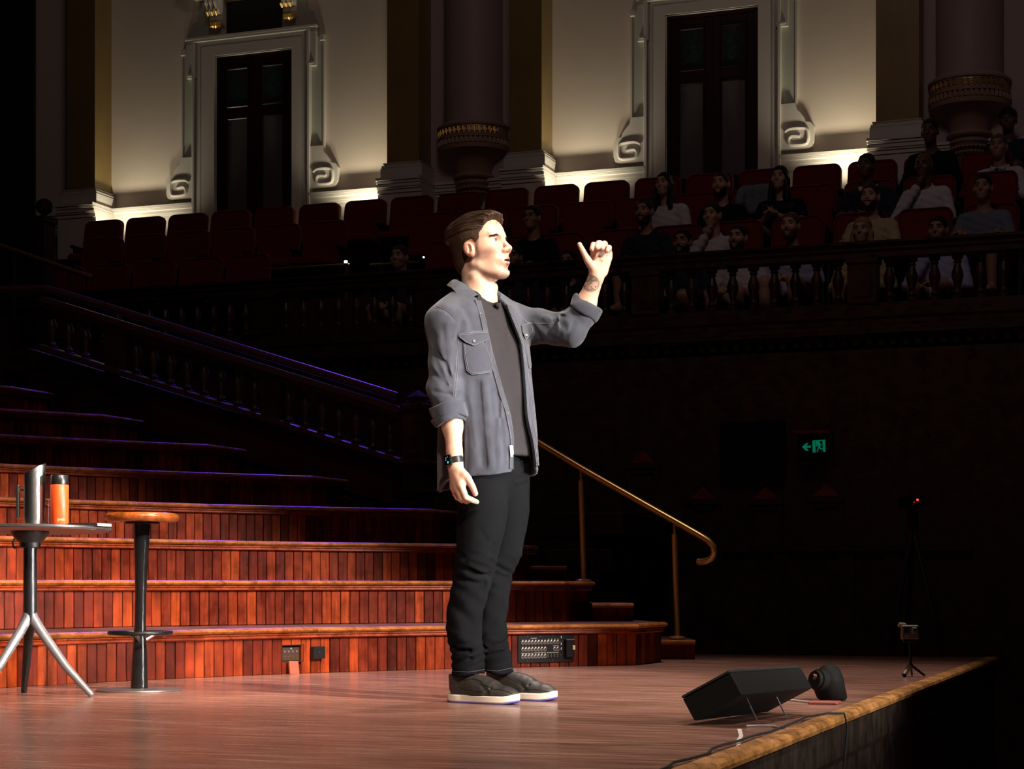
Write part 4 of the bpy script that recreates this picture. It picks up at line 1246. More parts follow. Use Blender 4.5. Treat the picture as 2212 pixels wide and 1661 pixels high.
# ------------------------------------------------------------------ the speaker
YM = 6.8
def Q(px, py, dy=0.0): return np.array(at(px, py, YM + dy), np.float32)
def zz(py, dy=0.0): return EYE + (HY - py) / FPX * (YM + dy)
man = thing('person', 'man on stage in open grey overshirt, black T-shirt and black jeans, one hand raised', 'person', at(1070, 0, YM).xy.to_3d())
MO = gpos(man)
def trace(fn, pts, y0=6.35):
    """points where sight lines through picture positions meet a distance field"""
    o = np.array([0, 0, EYE]); out = []
    R = np.array([[(px - CX) / FPX, 1, (HY - py) / FPX] for px, py in pts]); t = np.full(len(pts), y0)
    for _ in range(90):
        d = fn((o + R * t[:, None]).astype(np.float32)); t = np.minimum(t + d * .6, 7.5)
    return (o + R * t[:, None]).astype(np.float32)
def creases(fn, lst, wide=1.0, only=False):
    """lst of (picture polyline, depth, width): positive depth presses a fold in, negative raises a ridge"""
    segs = []
    for pts, dep, wid in lst:
        P3 = trace(fn, pts); ok = np.abs(fn(P3)) < .004; P3 = P3[ok]
        if only and dep <= 0: continue
        for i in range(len(P3) - 1): segs.append((P3[i], P3[i + 1], dep * (1.25 if only else 1), wid * wide))
    def g(P):
        d = np.zeros(len(P), np.float32) if only else fn(P)
        m = np.ones(len(P), bool) if only else np.abs(d) < .05
        if m.any():
            Pm = P[m]; add = np.zeros(len(Pm), np.float32)
            for a, b, dep, wid in segs:
                c = (a + b) / 2; L = np.linalg.norm(b - a) / 2 + 3 * wid
                k = np.einsum('ij,ij->i', Pm - c, Pm - c) < L * L
                if k.any():
                    dd = d_cap(Pm[k], a, b, 0.0)
                    v = dep * np.exp(-(dd / wid) ** 2)
                    s = add[k]; add[k] = np.where(np.abs(v) > np.abs(s), v, s)
            d = d.copy(); d[m] += add
        return d
    return g
def to_part(name, me, mats=None, parent=None):
    return link(name, me, parent if parent is not None else man)

# ---- frames
def frame(yaw, pitch=0.0):
    c, s = math.cos(math.radians(yaw)), math.sin(math.radians(yaw))
    F = np.array([c, -s, 0]); Rr = np.array([-s, -c, 0]); U = np.array([0, 0, 1.0])
    p = math.radians(pitch)
    F2 = F * math.cos(p) + U * math.sin(p); U2 = U * math.cos(p) - F * math.sin(p)
    return np.stack([F2, Rr, U2], 1).astype(np.float32)      # columns: forward, his right, up
TF = frame(38)
# ---- torso profile: row, centre column, half breadth, half depth
TP = np.array([(600, 1038, .05, .05), (632, 1039, .10, .082), (655, 1038, .165, .10), (690, 1037, .205, .116), (760, 1041, .208, .132), (850, 1048, .203, .138), (950, 1054, .202, .145), (1030, 1057, .207, .150), (1080, 1057, .21, .152)])
TZ = np.array([zz(r) for r in TP[:, 0]])[::-1]
TXc = np.array([(c - CX) / FPX * YM for c in TP[:, 1]])[::-1]
TA, TBd = TP[::-1, 2], TP[::-1, 3]
def torso_lf(P):
    z = P[:, 2]
    x = P[:, 0] - np.interp(z, TZ, TXc); y = P[:, 1] - YM
    return x * TF[0, 1] + y * TF[1, 1], x * TF[0, 0] + y * TF[1, 0], z
def d_torso(P, inset=0.0, n=2.5):
    l, f, z = torso_lf(P)
    a = np.interp(z, TZ, TA) - inset; b = np.interp(z, TZ, TBd) - inset
    r = (np.abs(l / a) ** n + np.abs(f / b) ** n) ** (1 / n)
    return (r - 1) * np.minimum(a, b) * .92
def tpt(l, f, z):
    return np.array([np.interp(z, TZ, TXc) + l * TF[0, 1] + f * TF[0, 0], YM + l * TF[1, 1] + f * TF[1, 0], z], np.float32)
def to_px(p): return CX + FPX * p[0] / p[1], HY - FPX * (p[2] - EYE) / p[1]
S_R, E_R, C_R = Q(962, 697, -.15), Q(961, 838, -.165), Q(971, 897, -.18)
S_L, E_L, C_L = Q(1106, 697, .15), Q(1231, 713, .05), Q(1268, 664, .035)
NB = tpt(0, -.012, zz(640))
def shirt_core(P, inset=0.0):
    d = d_torso(P, inset)
    l, f, z = torso_lf(P)
    d = smax(d, z - zz(640) + .25 * np.abs(l) + inset, .05)
    for s, S in ((1, S_R), (-1, S_L)):
        d = smin(d, d_cap(P, tpt(s * .06, -.012, zz(650)), S, .058 - inset, .066 - inset), .06)
    return d
def sleeves(P, inset=0.0):
    d = smin(d_cap(P, S_R, E_R, .066 - inset, .061 - inset), d_cap(P, E_R, C_R, .061 - inset, .058 - inset), .02)
    e = smin(d_cap(P, S_L, E_L, .070 - inset, .062 - inset), d_cap(P, E_L, C_L, .058 - inset, .055 - inset), .025)
    return d, e
# opening: lateral position of both placket edges against height, found from where they show on the chest
def edge_l(rows):
    out = []
    for px, py in rows:
        best = None
        for l in np.linspace(-.19, .19, 381):
            z = zz(py)
            a = np.interp(z, TZ, TA); b = np.interp(z, TZ, TBd)
            f = b * max(0, 1 - abs(l / a) ** 2.5) ** (1 / 2.5)
            p = tpt(l, f, z); x, y = to_px(p)
            e = abs(x - px)
            if best is None or e < best[0]: best = (e, l)
        out.append((zz(py), best[1]))
    out.sort(); return np.array(out)
EDGE_N = edge_l([(1037, 655), (1045, 690), (1062, 770), (1088, 850), (1100, 900), (1108, 960), (1111, 1025)])
EDGE_F = edge_l([(1092, 655), (1106, 690), (1126, 740), (1134, 800), (1142, 900), (1150, 960), (1156, 1015)])
def hem_z(l, f):
    return np.where(l > -.05, zz(1022), zz(1012)) + .012 * np.cos(l * 14) - .012 - .055 * np.clip(-f / .1, 0, 1) ** 1.5
wr = lambda P, sx, sz, o=0: vnoise(P * np.array([sx, sx, sz], np.float32) + o)
def shirt_base(P):
    d = shirt_core(P); a, b = sleeves(P)
    l, f, z = torso_lf(P)
    d = d + .0045 * wr(P, 11, 4.5) * np.clip((zz(700) - z) * 6, 0, 1) - .009 * np.clip((zz(780) - z) * 2.2, 0, 1) * np.sin(l * 36 + 2.4 * np.sin(z * 6) + 1.5 * vnoise(P * 5)) * np.clip(.5 + f * 4, 0, 1)
    ax = P @ ((E_R - S_R) / np.linalg.norm(E_R - S_R)).astype(np.float32)
    a = a + .004 * wr(P, 9, 14, 3.0) + .003 * np.sin(ax * 75 + P[:, 1] * 60 + 3 * vnoise(P * 7)) * np.clip((zz(720) - z) * 6, 0, 1)
    bx = P @ ((E_L - S_L) / np.linalg.norm(E_L - S_L)).astype(np.float32)
    b = b + .0045 * vnoise(P * 13 + 7.7) + .0022 * np.sin(bx * 80 + P[:, 2] * 45 + 4 * vnoise(P * 8))
    d = smin(d, a, .018); d = smin(d, b, .03)
    return d
cre = [([(1000, 700), (985, 745), (982, 800)], .006, .010), ([(945, 665), (965, 672), (980, 690)], .003, .006),
       ([(1198, 681), (1201, 694), (1192, 714)], .012, .014), ([(1214, 683), (1211, 695), (1222, 710)], .009, .013), ([(1160, 692), (1185, 714), (1197, 738)], .008, .014), ([(1180, 685), (1190, 690)], -.007, .012), ([(1205, 684), (1206, 700), (1203, 725)], -.007, .010),
       ([(1150, 700), (1175, 735)], .006, .010), ([(1240, 700), (1222, 728)], .007, .009), ([(1215, 680), (1235, 668)], -.006, .010),
       ([(940, 760), (965, 790), (975, 830)], .005, .012), ([(930, 800), (955, 822)], .005, .012), ([(932, 720), (945, 790), (965, 840)], .005, .012), ([(966, 700), (970, 770), (972, 830)], -.004, .012), ([(950, 865), (985, 845)], -.005, .010), ([(1000, 665), (1015, 690), (1020, 710)], .004, .012), ([(1060, 700), (1046, 740)], .003, .010), ([(938, 846), (975, 852)], .005, .009), ([(990, 850), (962, 830)], .004, .010),
       ([(950, 722), (958, 780)], -.004, .012), ([(1030, 830), (1035, 930), (1045, 1000)], .006, .016), ([(1048, 830), (1056, 920), (1062, 1005)], -.005, .014), ([(1000, 870), (1008, 950), (1004, 1010)], .006, .014), ([(1085, 870), (1075, 940), (1078, 1010)], -.004, .012), ([(1075, 850), (1085, 940), (1090, 1000)], .004, .012), ([(1010, 880), (1020, 960)], .003, .012)]
shirt_cr = creases(shirt_base, cre); shirt_in = creases(shirt_base, cre, 2.6, True)
def shirt_fn(P):
    d = shirt_cr(P); core = shirt_core(P)
    l, f, z = torso_lf(P)
    # hollow cloth, open in front between the placket edges, open at hem, neck and cuffs
    k = np.abs(d) < .045; ex = np.zeros(len(P), np.float32)
    if k.any(): ex[k] = shirt_in(P[k])
    d = smax(d, -(d + .0125 + ex), .002)
    ln = np.interp(z, EDGE_N[:, 0], EDGE_N[:, 1]); lf_ = np.interp(z, EDGE_F[:, 0], EDGE_F[:, 1])
    op = np.maximum(np.maximum(l - ln, lf_ - l), .01 - f)
    op = np.maximum(op, -(z - zz(1100)))
    rr_ = np.sqrt((P[:, 0] - S_L[0]) ** 2 + (P[:, 1] - S_L[1]) ** 2)
    sl_far = d_cap(P, S_L + (E_L - S_L) * .22, E_L, .09, .09)
    op = np.maximum(op, -sl_far)
    d = smax(d, -op, .004)
    d = np.maximum(d, np.where(np.minimum(d_cap(P, S_R, C_R, .085), d_cap(P, S_L, C_L, .1)) < 0, -1, hem_z(l, f) - z))
    nk = d_cap(P, tpt(0, .0, zz(660)), tpt(0, .0, zz(590)), .068, .085)
    d = smax(d, -nk, .004)
    for E, C in ((E_R, C_R), (E_L, C_L)):
        n = (C - E) / np.linalg.norm(C - E)
        far = (P - C) @ n - .004
        loc = d_cap(P, E, C + n * .2, .072)
        d = np.where((loc < 0) & (far > -.02) & (d_cap(P, E, C + n * .2, .062) < core - .004), np.maximum(d, far), d)
    return d
M_SHIRT = None
def tint_mat(name, rough, scale, var=.12, spec=.3, bump=.25, sheen=0, weave=0, sss=0.0, attr='tint'):
    m, nt, p = _nodes(name)
    a = nt.nodes.new('ShaderNodeVertexColor'); a.layer_name = attr
    v = _coord(nt)
    n = _noise(nt, scale, 4, v)
    f = _ramp(nt, n.outputs[0], [(0.3, 1 - var), (0.7, 1 + var)])
    c = _mix(nt, 1.0, a.outputs[0], f, 'MULTIPLY')
    nt.links.new(c, p.inputs['Base Color'])
    p.inputs['Roughness'].default_value = rough; p.inputs['Specular IOR Level'].default_value = spec; p.inputs['Sheen Weight'].default_value = sheen
    n2 = _noise(nt, weave or scale * 5, 2, v)
    nt.links.new(_bump(nt, n2.outputs[0], bump, .0015), p.inputs['Normal'])
    if sss:
        p.inputs['Subsurface Weight'].default_value = sss; p.inputs['Subsurface Radius'].default_value = (1.0, .35, .2); p.inputs['Subsurface Scale'].default_value = .006
    return m
M_SHIRT = tint_mat('charcoal_overshirt', .85, 28, .14, .2, .25, .15, 500)
lo, hi = (-.40, 6.40, .76), (.36, 7.12, 1.55)
me = sdf_mesh(shirt_fn, lo, hi, .0036, 'overshirt', M_SHIRT, MO, smooth=3, band=3.2)
SH_BASE = np.array((.042, .048, .065))
seam_px = [[(938, 664), (958, 672), (974, 684), (980, 697)], [(984, 716), (987, 760), (984, 810), (978, 860)], [(1113, 676), (1140, 697), (1170, 700), (1198, 697)],
           [(1035, 655), (1047, 692), (1064, 770), (1088, 845), (1101, 905), (1108, 960), (1110, 1020)], [(1106, 690), (1126, 740), (1134, 800), (1142, 900), (1150, 960), (1156, 1008)]]
seam3 = [trace(shirt_fn, s) for s in seam_px]
def shirt_col(P):
    c = np.tile(SH_BASE, (len(P), 1))
    e = np.full(len(P), 9.0)
    for s in seam3:
        for i in range(len(s) - 1): e = np.minimum(e, d_cap(P.astype(np.float32), s[i], s[i + 1], 0.0))
    c *= (1 + .55 * np.exp(-(e / .005) ** 2) * (0.7 + .6 * vnoise(P.astype(np.float32) * 120)))[:, None]
    l, f, z = torso_lf(P)
    hz = np.abs(z - hem_z(l, f)); c *= (1 + .5 * np.exp(-(hz / .006) ** 2))[:, None]
    c *= (1 + .16 * wr(P.astype(np.float32), 18, 9) + .10 * wr(P.astype(np.float32), 60, 25))[:, None]
    return c
paint(me, shirt_col, MO)
shirt = to_part('overshirt', me)

# raycast helper onto built meshes
from mathutils.bvhtree import BVHTree
def bvh_of(me):
    vs = [tuple(v.co + MO) for v in me.vertices]; return BVHTree.FromPolygons(vs, [tuple(p.vertices) for p in me.polygons])
BV = bvh_of(me)
def hit(px, py, bv=None, off=0.0):
    d = Vector(((px - CX) / FPX, 1, (HY - py) / FPX)).normalized()
    r = (bv or BV).ray_cast(Vector((0, 0, EYE)) + d * 5.8, d, 2.2)
    if r[0] is None: return None
    n = r[1] if r[1].dot(d) < 0 else -r[1]
    return r[0] + n * off
def dense(pts, step=4.0):
    out = []
    for (x0, y0), (x1, y1) in zip(pts[:-1], pts[1:]):
        n = max(1, int(math.hypot(x1 - x0, y1 - y0) / step))
        out += [(x0 + (x1 - x0) * i / n, y0 + (y1 - y0) * i / n) for i in range(n)]
    return out + [pts[-1]]
M_STITCH = plain('pale_stitching', (.17, .17, .195), .9, var=.25, scale=300)
def stitch(lines, parent, name='stitching', r=.0009, bv=None, dash=True, m=None):
    mb = MB()
    for ln in lines:
        P3 = [hit(x, y, bv, .0008) for x, y in dense(ln, 3.0)]
        run = []
        for p in P3 + [None]:
            if p is None or (run and (p - run[-1]).length > .02):
                if len(run) > 1: mb.tube(run, r, 5)
                run = [] if p is None else [p]
            else: run.append(p)
    return part(name, mb, m or M_STITCH, parent, smooth=True)
def off_line(ln, dx, dy=0): return [(x + dx, y + dy) for x, y in ln]
st = stitch(seam_px[:3] + [off_line(seam_px[0], 4, -3), off_line(seam_px[1], 4)], shirt)
def patch(name, top, bot, off, m, nu=14, nv=10, thick=.003):
    """cloth patch stretched between two picture polylines and laid on the shirt"""
    def lerp(pl, t):
        L = [0]
        for a, b in zip(pl[:-1], pl[1:]): L.append(L[-1] + math.hypot(b[0] - a[0], b[1] - a[1]))
        s = t * L[-1]
        for i in range(len(pl) - 1):
            if s <= L[i + 1] + 1e-9:
                f = (s - L[i]) / max(1e-9, L[i + 1] - L[i]); return (pl[i][0] + (pl[i + 1][0] - pl[i][0]) * f, pl[i][1] + (pl[i + 1][1] - pl[i][1]) * f)
        return pl[-1]
    G = []; last = None
    for j in range(nv + 1):
        row = []
        for i in range(nu + 1):
            a = lerp(top, i / nu); b = lerp(bot, i / nu); t = j / nv
            p = hit(a[0] + (b[0] - a[0]) * t, a[1] + (b[1] - a[1]) * t, None, off) or last
            last = p; row.append(p)
        G.append(row)
    mb = MB(); vs = [p for r in G for p in r]; n = nu + 1
    view = Vector((0, .9, .1)) * thick
    back = [p + view for p in vs]
    fs = [(j * n + i, j * n + i + 1, j * n + n + i + 1, j * n + n + i) for j in range(nv) for i in range(nu)]
    k = len(vs)
    rim = [i for i in range(n)] + [j * n + nu for j in range(1, nv + 1)] + [nv * n + i for i in range(nu - 1, -1, -1)] + [j * n for j in range(nv - 1, 0, -1)]
    fs += [(rim[i], rim[(i + 1) % len(rim)], k + rim[(i + 1) % len(rim)], k + rim[i]) for i in range(len(rim))]
    mb.add(vs + back, fs)
    o = part(name, mb, m, shirt, smooth=True)
    return o
M_POCKET = plain('overshirt_pocket', (.044, .050, .067), .85, var=.15, scale=60, bump=.1, spec=.2, sheen=.15)
patch('pocket', [(1000, 741), (1024, 744), (1056, 737)], [(1008, 802), (1018, 810), (1058, 806), (1062, 800)], .0035, M_POCKET)
fl = patch('pocket_flap', [(988, 721), (1020, 717), (1054, 714)], [(988, 726), (1006, 741), (1023, 748), (1040, 740), (1056, 731)], .0075, M_POCKET)
patch('pocket_flap', [(1124, 703), (1136, 699), (1147, 697)], [(1126, 714), (1132, 735), (1141, 727), (1150, 716)], .005, M_POCKET, 8, 8)
patch('pocket', [(1128, 728), (1138, 733), (1146, 727)], [(1141, 795), (1147, 797), (1151, 796)], .003, M_POCKET, 6, 10)
BV2 = None
def stitch_over(lines, off, r=.00085):
    mb = MB()
    for ln in lines:
        run = [p for p in (hit(x, y, None, off) for x, y in dense(ln, 3)) if p is not None]
        if len(run) > 1: mb.tube(run, r, 5)
    part('stitching', mb, M_STITCH, shirt, smooth=True)
stitch_over([[(989, 722), (1021, 718), (1054, 715)], [(989, 726), (1007, 740), (1023, 747), (1040, 739), (1056, 731)], [(990, 725), (1022, 721), (1053, 718)]], .0085)
stitch_over([[(1001, 743), (1003, 770), (1009, 801), (1019, 809), (1058, 805), (1062, 799), (1056, 738)], [(1004, 746), (1006, 770), (1012, 799), (1021, 806), (1056, 802), (1059, 797)]], .0045)
stitch_over([[(1124, 704), (1147, 698), (1150, 715), (1133, 734), (1125, 714)]], .006)
M_SNAP = plain('metal_snap', (.45, .43, .40), .3, .9)
M_BUTTON = plain('dark_button', (.03, .028, .028), .35)
def disc(px, py, r, m, name, off, parent):
    p = hit(px, py, None, off)
    if p is None: return
    q1 = hit(px + 3, py) or p; q2 = hit(px, py + 3) or p
    n = (q1 - p).cross(q2 - p); 
    n = n.normalized() if n.length > 1e-9 else Vector((0, -1, 0))
    n = Vector((0.25, -.95, .05)).normalized()
    mb = MB(); mb.tube([p - n * .002, p + n * .001, p + n * .0025], [r, r, r * .7], 14); part(name, mb, m, parent)
    mb = MB(); mb.tube([p + n * .002, p + n * .0032], [r * .45, r * .4], 10); part(name + '_centre', mb, M_STITCH if m is M_SNAP else M_SNAP, parent)
disc(1022, 738, .0055, M_SNAP, 'snap', .009, shirt); disc(1133, 725, .0055, M_SNAP, 'snap', .007, shirt)
for px, py in ((1037, 677), (1089, 840), (1097, 892), (1103, 946)): disc(px, py, .0052, M_BUTTON, 'button', .001, shirt)
M_TAGC = plain('white_label', (.65, .65, .66), .8)
tg = patch('sewn_label', [(1097, 962), (1104, 962)], [(1099, 987), (1106, 986)], .0075, M_TAGC, 3, 5, .001)
mb = MB()
for k, y in enumerate((968, 973, 978, 982)):
    a, b = hit(1100, y, None, .0085), hit(1103, y - .5, None, .0085)
    if a and b: mb.tube([a, b], .0007, 4)
part('label_print', mb, M_BUTTON, tg)

# ---- plackets: folded bands that finish both front edges
def placket(E, sgn, zlo, zhi, wid):
    rows = []; n = 46
    Fd = Vector(TF[:, 0].tolist())
    for i in range(n + 1):
        z = zlo + (zhi - zlo) * i / n; le = float(np.interp(z, E[:, 0], E[:, 1])); row = []
        for k, o in enumerate((wid, wid * .66, wid * .33, .004, -.003)):
            l = le + sgn * max(o, .005)
            p = Vector(tpt(l, .5, z).tolist()); r = BV.ray_cast(p, -Fd, .6)
            f = None if r[0] is None else (r[0] - Vector(tpt(0, 0, z).tolist())).dot(Fd)
            row.append((le + sgn * o, f))
        rows.append((z, row))
    F = np.array([[np.nan if f is None else f for _, f in row] for _, row in rows])
    for c in range(F.shape[1]):
        v = F[:, c]; ok = ~np.isnan(v); v = np.interp(np.arange(len(v)), np.where(ok)[0], v[ok])
        v = np.convolve(np.pad(v, 2, 'edge'), np.ones(5) / 5, 'valid'); F[:, c] = v
    F[:, 3:] = np.minimum(F[:, 3:], F[:, 2:3] + .002)
    mb = MB(); g = []
    for (z, row), fr in zip(rows, F):
        g.append([tuple(tpt(l, f + .0035, z)) for (l, _), f in zip(row, fr)])
    back = [[tuple(np.array(p) - TF[:, 0] * .007) for p in r] for r in g]
    mb.rings([r + b[::-1] for r, b in zip(g, back)])
    o = part('placket', mb, M_POCKET, shirt, smooth=True)
    mb = MB(); mb.tube([Vector(r[0]) * .8 + Vector(r[1]) * .2 + Fd * .001 for r in g], .0008, 5); mb.tube([Vector(r[3]) + Fd * .0012 for r in g], .0008, 5)
    part('stitching', mb, M_STITCH, o, smooth=True)
placket(EDGE_N, 1, zz(1018), zz(662), .023)
placket(EDGE_F, -1, zz(1006), zz(662), .022)
# ---- collar: a folded leaf round the neck
def collar():
    F_ = [(1034, 637, -.088), (1016, 621, -.082), (997, 609, -.062), (985, 604, -.022), (986, 603, .03), (1010, 604, .072), (1044, 611, .080), (1066, 622, .055), (1082, 637, .018)]
    O_ = [(1004, 653, -.142), (988, 637, -.125), (976, 624, -.092), (968, 620, -.030), (968, 618, .045), (1003, 618, .105), (1058, 627, .125), (1086, 642, .092), (1091, 660, .035)]
    def cat(L, t):
        n = len(L) - 1; x = t * n; i = min(int(x), n - 1); f = x - i
        P = [np.array(L[max(0, min(n, i + k))], float) for k in (-1, 0, 1, 2)]
        return .5 * (2 * P[1] + (P[2] - P[0]) * f + (2 * P[0] - 5 * P[1] + 4 * P[2] - P[3]) * f * f + (3 * P[1] - P[0] - 3 * P[2] + P[3]) * f ** 3)
    N = 48; rings = []
    ctr = tpt(0, 0, 1.5)
    for i in range(N + 1):
        fo = Q(*cat(F_, i / N)); ou = Q(*cat(O_, i / N))
        r = fo - ctr; r[2] = 0; r /= np.linalg.norm(r) + 1e-9
        inn = fo - r * .010 + np.array([0, 0, -.045]); inn2 = fo - r * .006 + np.array([0, 0, -.008])
        mid = (fo + ou) / 2 + r * .002 + np.array([0, 0, .006])
        rings.append([tuple(inn), tuple(inn2), tuple(fo + np.array([0, 0, .002])), tuple(mid), tuple(ou)])
    mb = MB(); mb.rings(rings, caps=False, closed=False)
    o = part('collar', mb, M_POCKET, shirt, smooth=False)
    for p in o.data.polygons: p.use_smooth = True
    so = o.modifiers.new('solid', 'SOLIDIFY'); so.thickness = .0035; so.offset = 0
    sb = o.modifiers.new('sub', 'SUBSURF'); sb.levels = 1; sb.render_levels = 2
    mb = MB(); mb.tube([Vector(r[4]) + (Vector(r[3]) - Vector(r[4])).normalized() * .005 + Vector((-.002, -.004, .002)) for r in rings], .0011, 5)
    part('stitching', mb, M_STITCH, o, smooth=True)
collar()
# ---- rolled cuffs
def cuff(C, axis, r0, r1, wid, name):
    """turned-up cloth band with a bulged outside, worn skewed on the sleeve end"""
    ax = Vector(axis).normalized(); s = ax.cross(Vector((0, 1, 0))).normalized(); q = s.cross(ax)
    rings = []; n = 40
    prof = [(-wid * .5, r0 - .004), (-wid * .52, r0 + .004), (-wid * .25, (r0 + r1) / 2 + .006), (wid * .2, r1 + .007), (wid * .46, r1 + .005), (wid * .52, r1 - .001), (wid * .45, r1 - .007), (0, r1 - .010), (-wid * .4, r0 - .012)]
    for a, r in prof:
        ring = []
        for i in range(n):
            t = 2 * PI * i / n
            w_ = 1 + .05 * math.sin(3 * t + a * 60) + .03 * math.sin(5 * t + 1 + a * 130)
            ring.append(tuple(Vector(C) + ax * (a + .006 * math.sin(2 * t + 1)) + (s * math.cos(t) + q * math.sin(t)) * r * w_))
        rings.append(ring)
    rings.append(rings[0])
    mb = MB(); mb.rings(rings, caps=False)
    o = part(name, mb, M_POCKET, shirt, smooth=False)
    for p in o.data.polygons: p.use_smooth = True
    sb = o.modifiers.new('sub', 'SUBSURF'); sb.levels = 1; sb.render_levels = 1
    return o
cuff(Q(970, 889, -.18), (.12, -.03, -1), .063, .059, .05, 'cuff')
cuff(Q(970, 905, -.182), (.25, -.03, -1), .060, .053, .03, 'cuff')
cuff(Q(1264, 667, .035), (.58, 0, .80), .054, .057, .050, 'cuff')

# ---- T-shirt
def tee_fn(P):
    l, f, z = torso_lf(P)
    d = shirt_core(P, .025)
    d = smin(d, d_cap(P, tpt(0, .0, zz(700)), tpt(0, .012, zz(652)), .085, .066), .03)
    d = d + .0035 * wr(P, 9, 5, 2.0) + .003 * np.sin(l * 45 + z * 22 + 2.5 * vnoise(P * 6)) * np.clip(f * 8, 0, 1)
    d = smax(d, zz(986) - z, .006)
    nk = d_cap(P, tpt(0, .030, zz(640)), tpt(0, -.02, zz(590)), .055, .085)
    return smax(d, -nk, .004)
M_TEE = plain('black_tee', (.019, .0175, .020), .8, var=.15, scale=40, bump=.05, spec=.2)
me = sdf_mesh(tee_fn, (-.36, 6.55, .88), (.30, 7.05, 1.53), .0045, 'tshirt', M_TEE, MO, smooth=3)
tee = to_part('tshirt', me)
# ---- jeans
JP_N = np.array([(1040, 1036, 54), (1100, 1043, 55), (1150, 1038, 52), (1200, 1031, 47), (1240, 1025, 43.5), (1300, 1009, 42), (1350, 1002, 39), (1385, 1005, 37), (1410, 1012, 36.5), (1458, 1012, 36.5)])
JP_F = np.array([(1040, 1092, 52), (1100, 1093, 50), (1150, 1089, 47), (1200, 1085, 44), (1240, 1065, 43), (1300, 1060, 40), (1350, 1057, 37.5), (1385, 1061, 36), (1410, 1067, 35), (1458, 1075, 35)])
def leg_tab(J, dy0, dy1):
    Z, X, Yc, Rr = [], [], [], []
    for r, c, h in J:
        t = (r - 1040) / (1458 - 1040); Y = YM + dy0 + (dy1 - dy0) * t
        Z.append(EYE + (HY - r) / FPX * Y); X.append((c - CX) / FPX * Y); Yc.append(Y); Rr.append(h / FPX * Y)
    return [np.array(v)[::-1] for v in (Z, X, Yc, Rr)]
LN, LFt = leg_tab(JP_N, -.085, -.11), leg_tab(JP_F, .085, .07)
def d_leg(P, L):
    z = P[:, 2]
    x = P[:, 0] - np.interp(z, L[0], L[1]); y = P[:, 1] - np.interp(z, L[0], L[2]); r = np.interp(z, L[0], L[3])
    return np.sqrt(x * x + (y * .96) ** 2) - r
def jeans_base(P):
    z = P[:, 2]
    a, b = d_leg(P, LN), d_leg(P, LFt)
    knee = np.exp(-((z - zz(1240)) / .07) ** 2); ank = np.exp(-((z - zz(1410)) / .06) ** 2); shin = np.exp(-((z - zz(1330)) / .1) ** 2)
    w1 = np.sin(z * 150 + P[:, 0] * 70 + 4 * vnoise(P * 9)); w2 = np.sin(z * 210 - P[:, 0] * 50 + 5 * vnoise(P * 10 + 3))
    w = .0022 * knee * w1 + .0026 * ank * w2 + .0022 * shin * np.sin(z * 60 + P[:, 0] * 90 + 5 * vnoise(P * 6)) + .004 * wr(P, 12, 9, 1.0)
    a = a + w; b = b + np.roll(w, 0) * .9
    d = smin(a, b, .012)
    pv = d_ell(P, tpt(0, -.015, zz(1030)), (.170, .112, .13), TF[:, [1, 0, 2]])
    d = smin(d, pv, .03)
    d = smax(d, z - zz(960), .01)
    d = np.where(z > zz(1060), np.maximum(d, shirt_core(P, .021) - .5 * np.clip(zz(1015) - z, 0, .1)), d)
    return smax(d, -(z - (zz(1457, -.1) + .006 * np.sin(P[:, 0] * 40))), .004)
def px2(l): return [(x / 2.865 + 900, y / 2.865 + 980) for x, y in l]
jc = [(px2([(250, 610), (300, 640), (390, 610), (470, 560)]), .006, .010), (px2([(235, 690), (330, 728), (470, 748)]), .013, .011), (px2([(232, 660), (330, 670), (440, 640)]), -.005, .012),
      (px2([(230, 770), (300, 790), (420, 800)]), .006, .010), (px2([(440, 800), (430, 900), (385, 980)]), -.005, .018), (px2([(200, 900), (240, 960), (330, 1030)]), .004, .016),
      (px2([(190, 1080), (260, 1130), (350, 1180), (420, 1190)]), -.007, .014), (px2([(215, 1195), (320, 1222), (420, 1195)]), .011, .009), (px2([(215, 1245), (330, 1268), (425, 1240)]), .007, .008), (px2([(218, 1225), (320, 1245), (420, 1222)]), -.006, .008),
      (px2([(575, 770), (520, 755), (490, 740)]), .010, .010), (px2([(640, 720), (560, 735), (500, 700)]), .006, .010), (px2([(560, 1160), (500, 1190), (440, 1215)]), .009, .009), (px2([(570, 1200), (500, 1235), (440, 1250)]), .006, .008),
      (px2([(565, 880), (520, 960), (470, 1020)]), .004, .016), (px2([(690, 110), (640, 150), (610, 160)]), .004, .008), (px2([(690, 180), (630, 210), (600, 190)]), .004, .009), (px2([(400, 480), (440, 560), (380, 600)]), .004, .014)]
jeans_fn = creases(jeans_base, jc)
M_JEANS = plain('black_denim', (.0058, .0064, .0075), .9, var=.35, scale=9, bump=.03, spec=.04)
me = sdf_mesh(jeans_fn, (-.38, 6.45, .08), (.22, 7.1, .97), .0052, 'jeans', M_JEANS, MO)
jeans = to_part('jeans', me)
BJ = bvh_of(me)
M_JST = plain('black_thread', (.045, .047, .055), .8)
stitch([px2([(222, 1345), (320, 1352), (420, 1335)]), px2([(435, 1340), (500, 1345), (590, 1325)])], jeans, 'hem_stitching', .0012, BJ, m=M_JST)

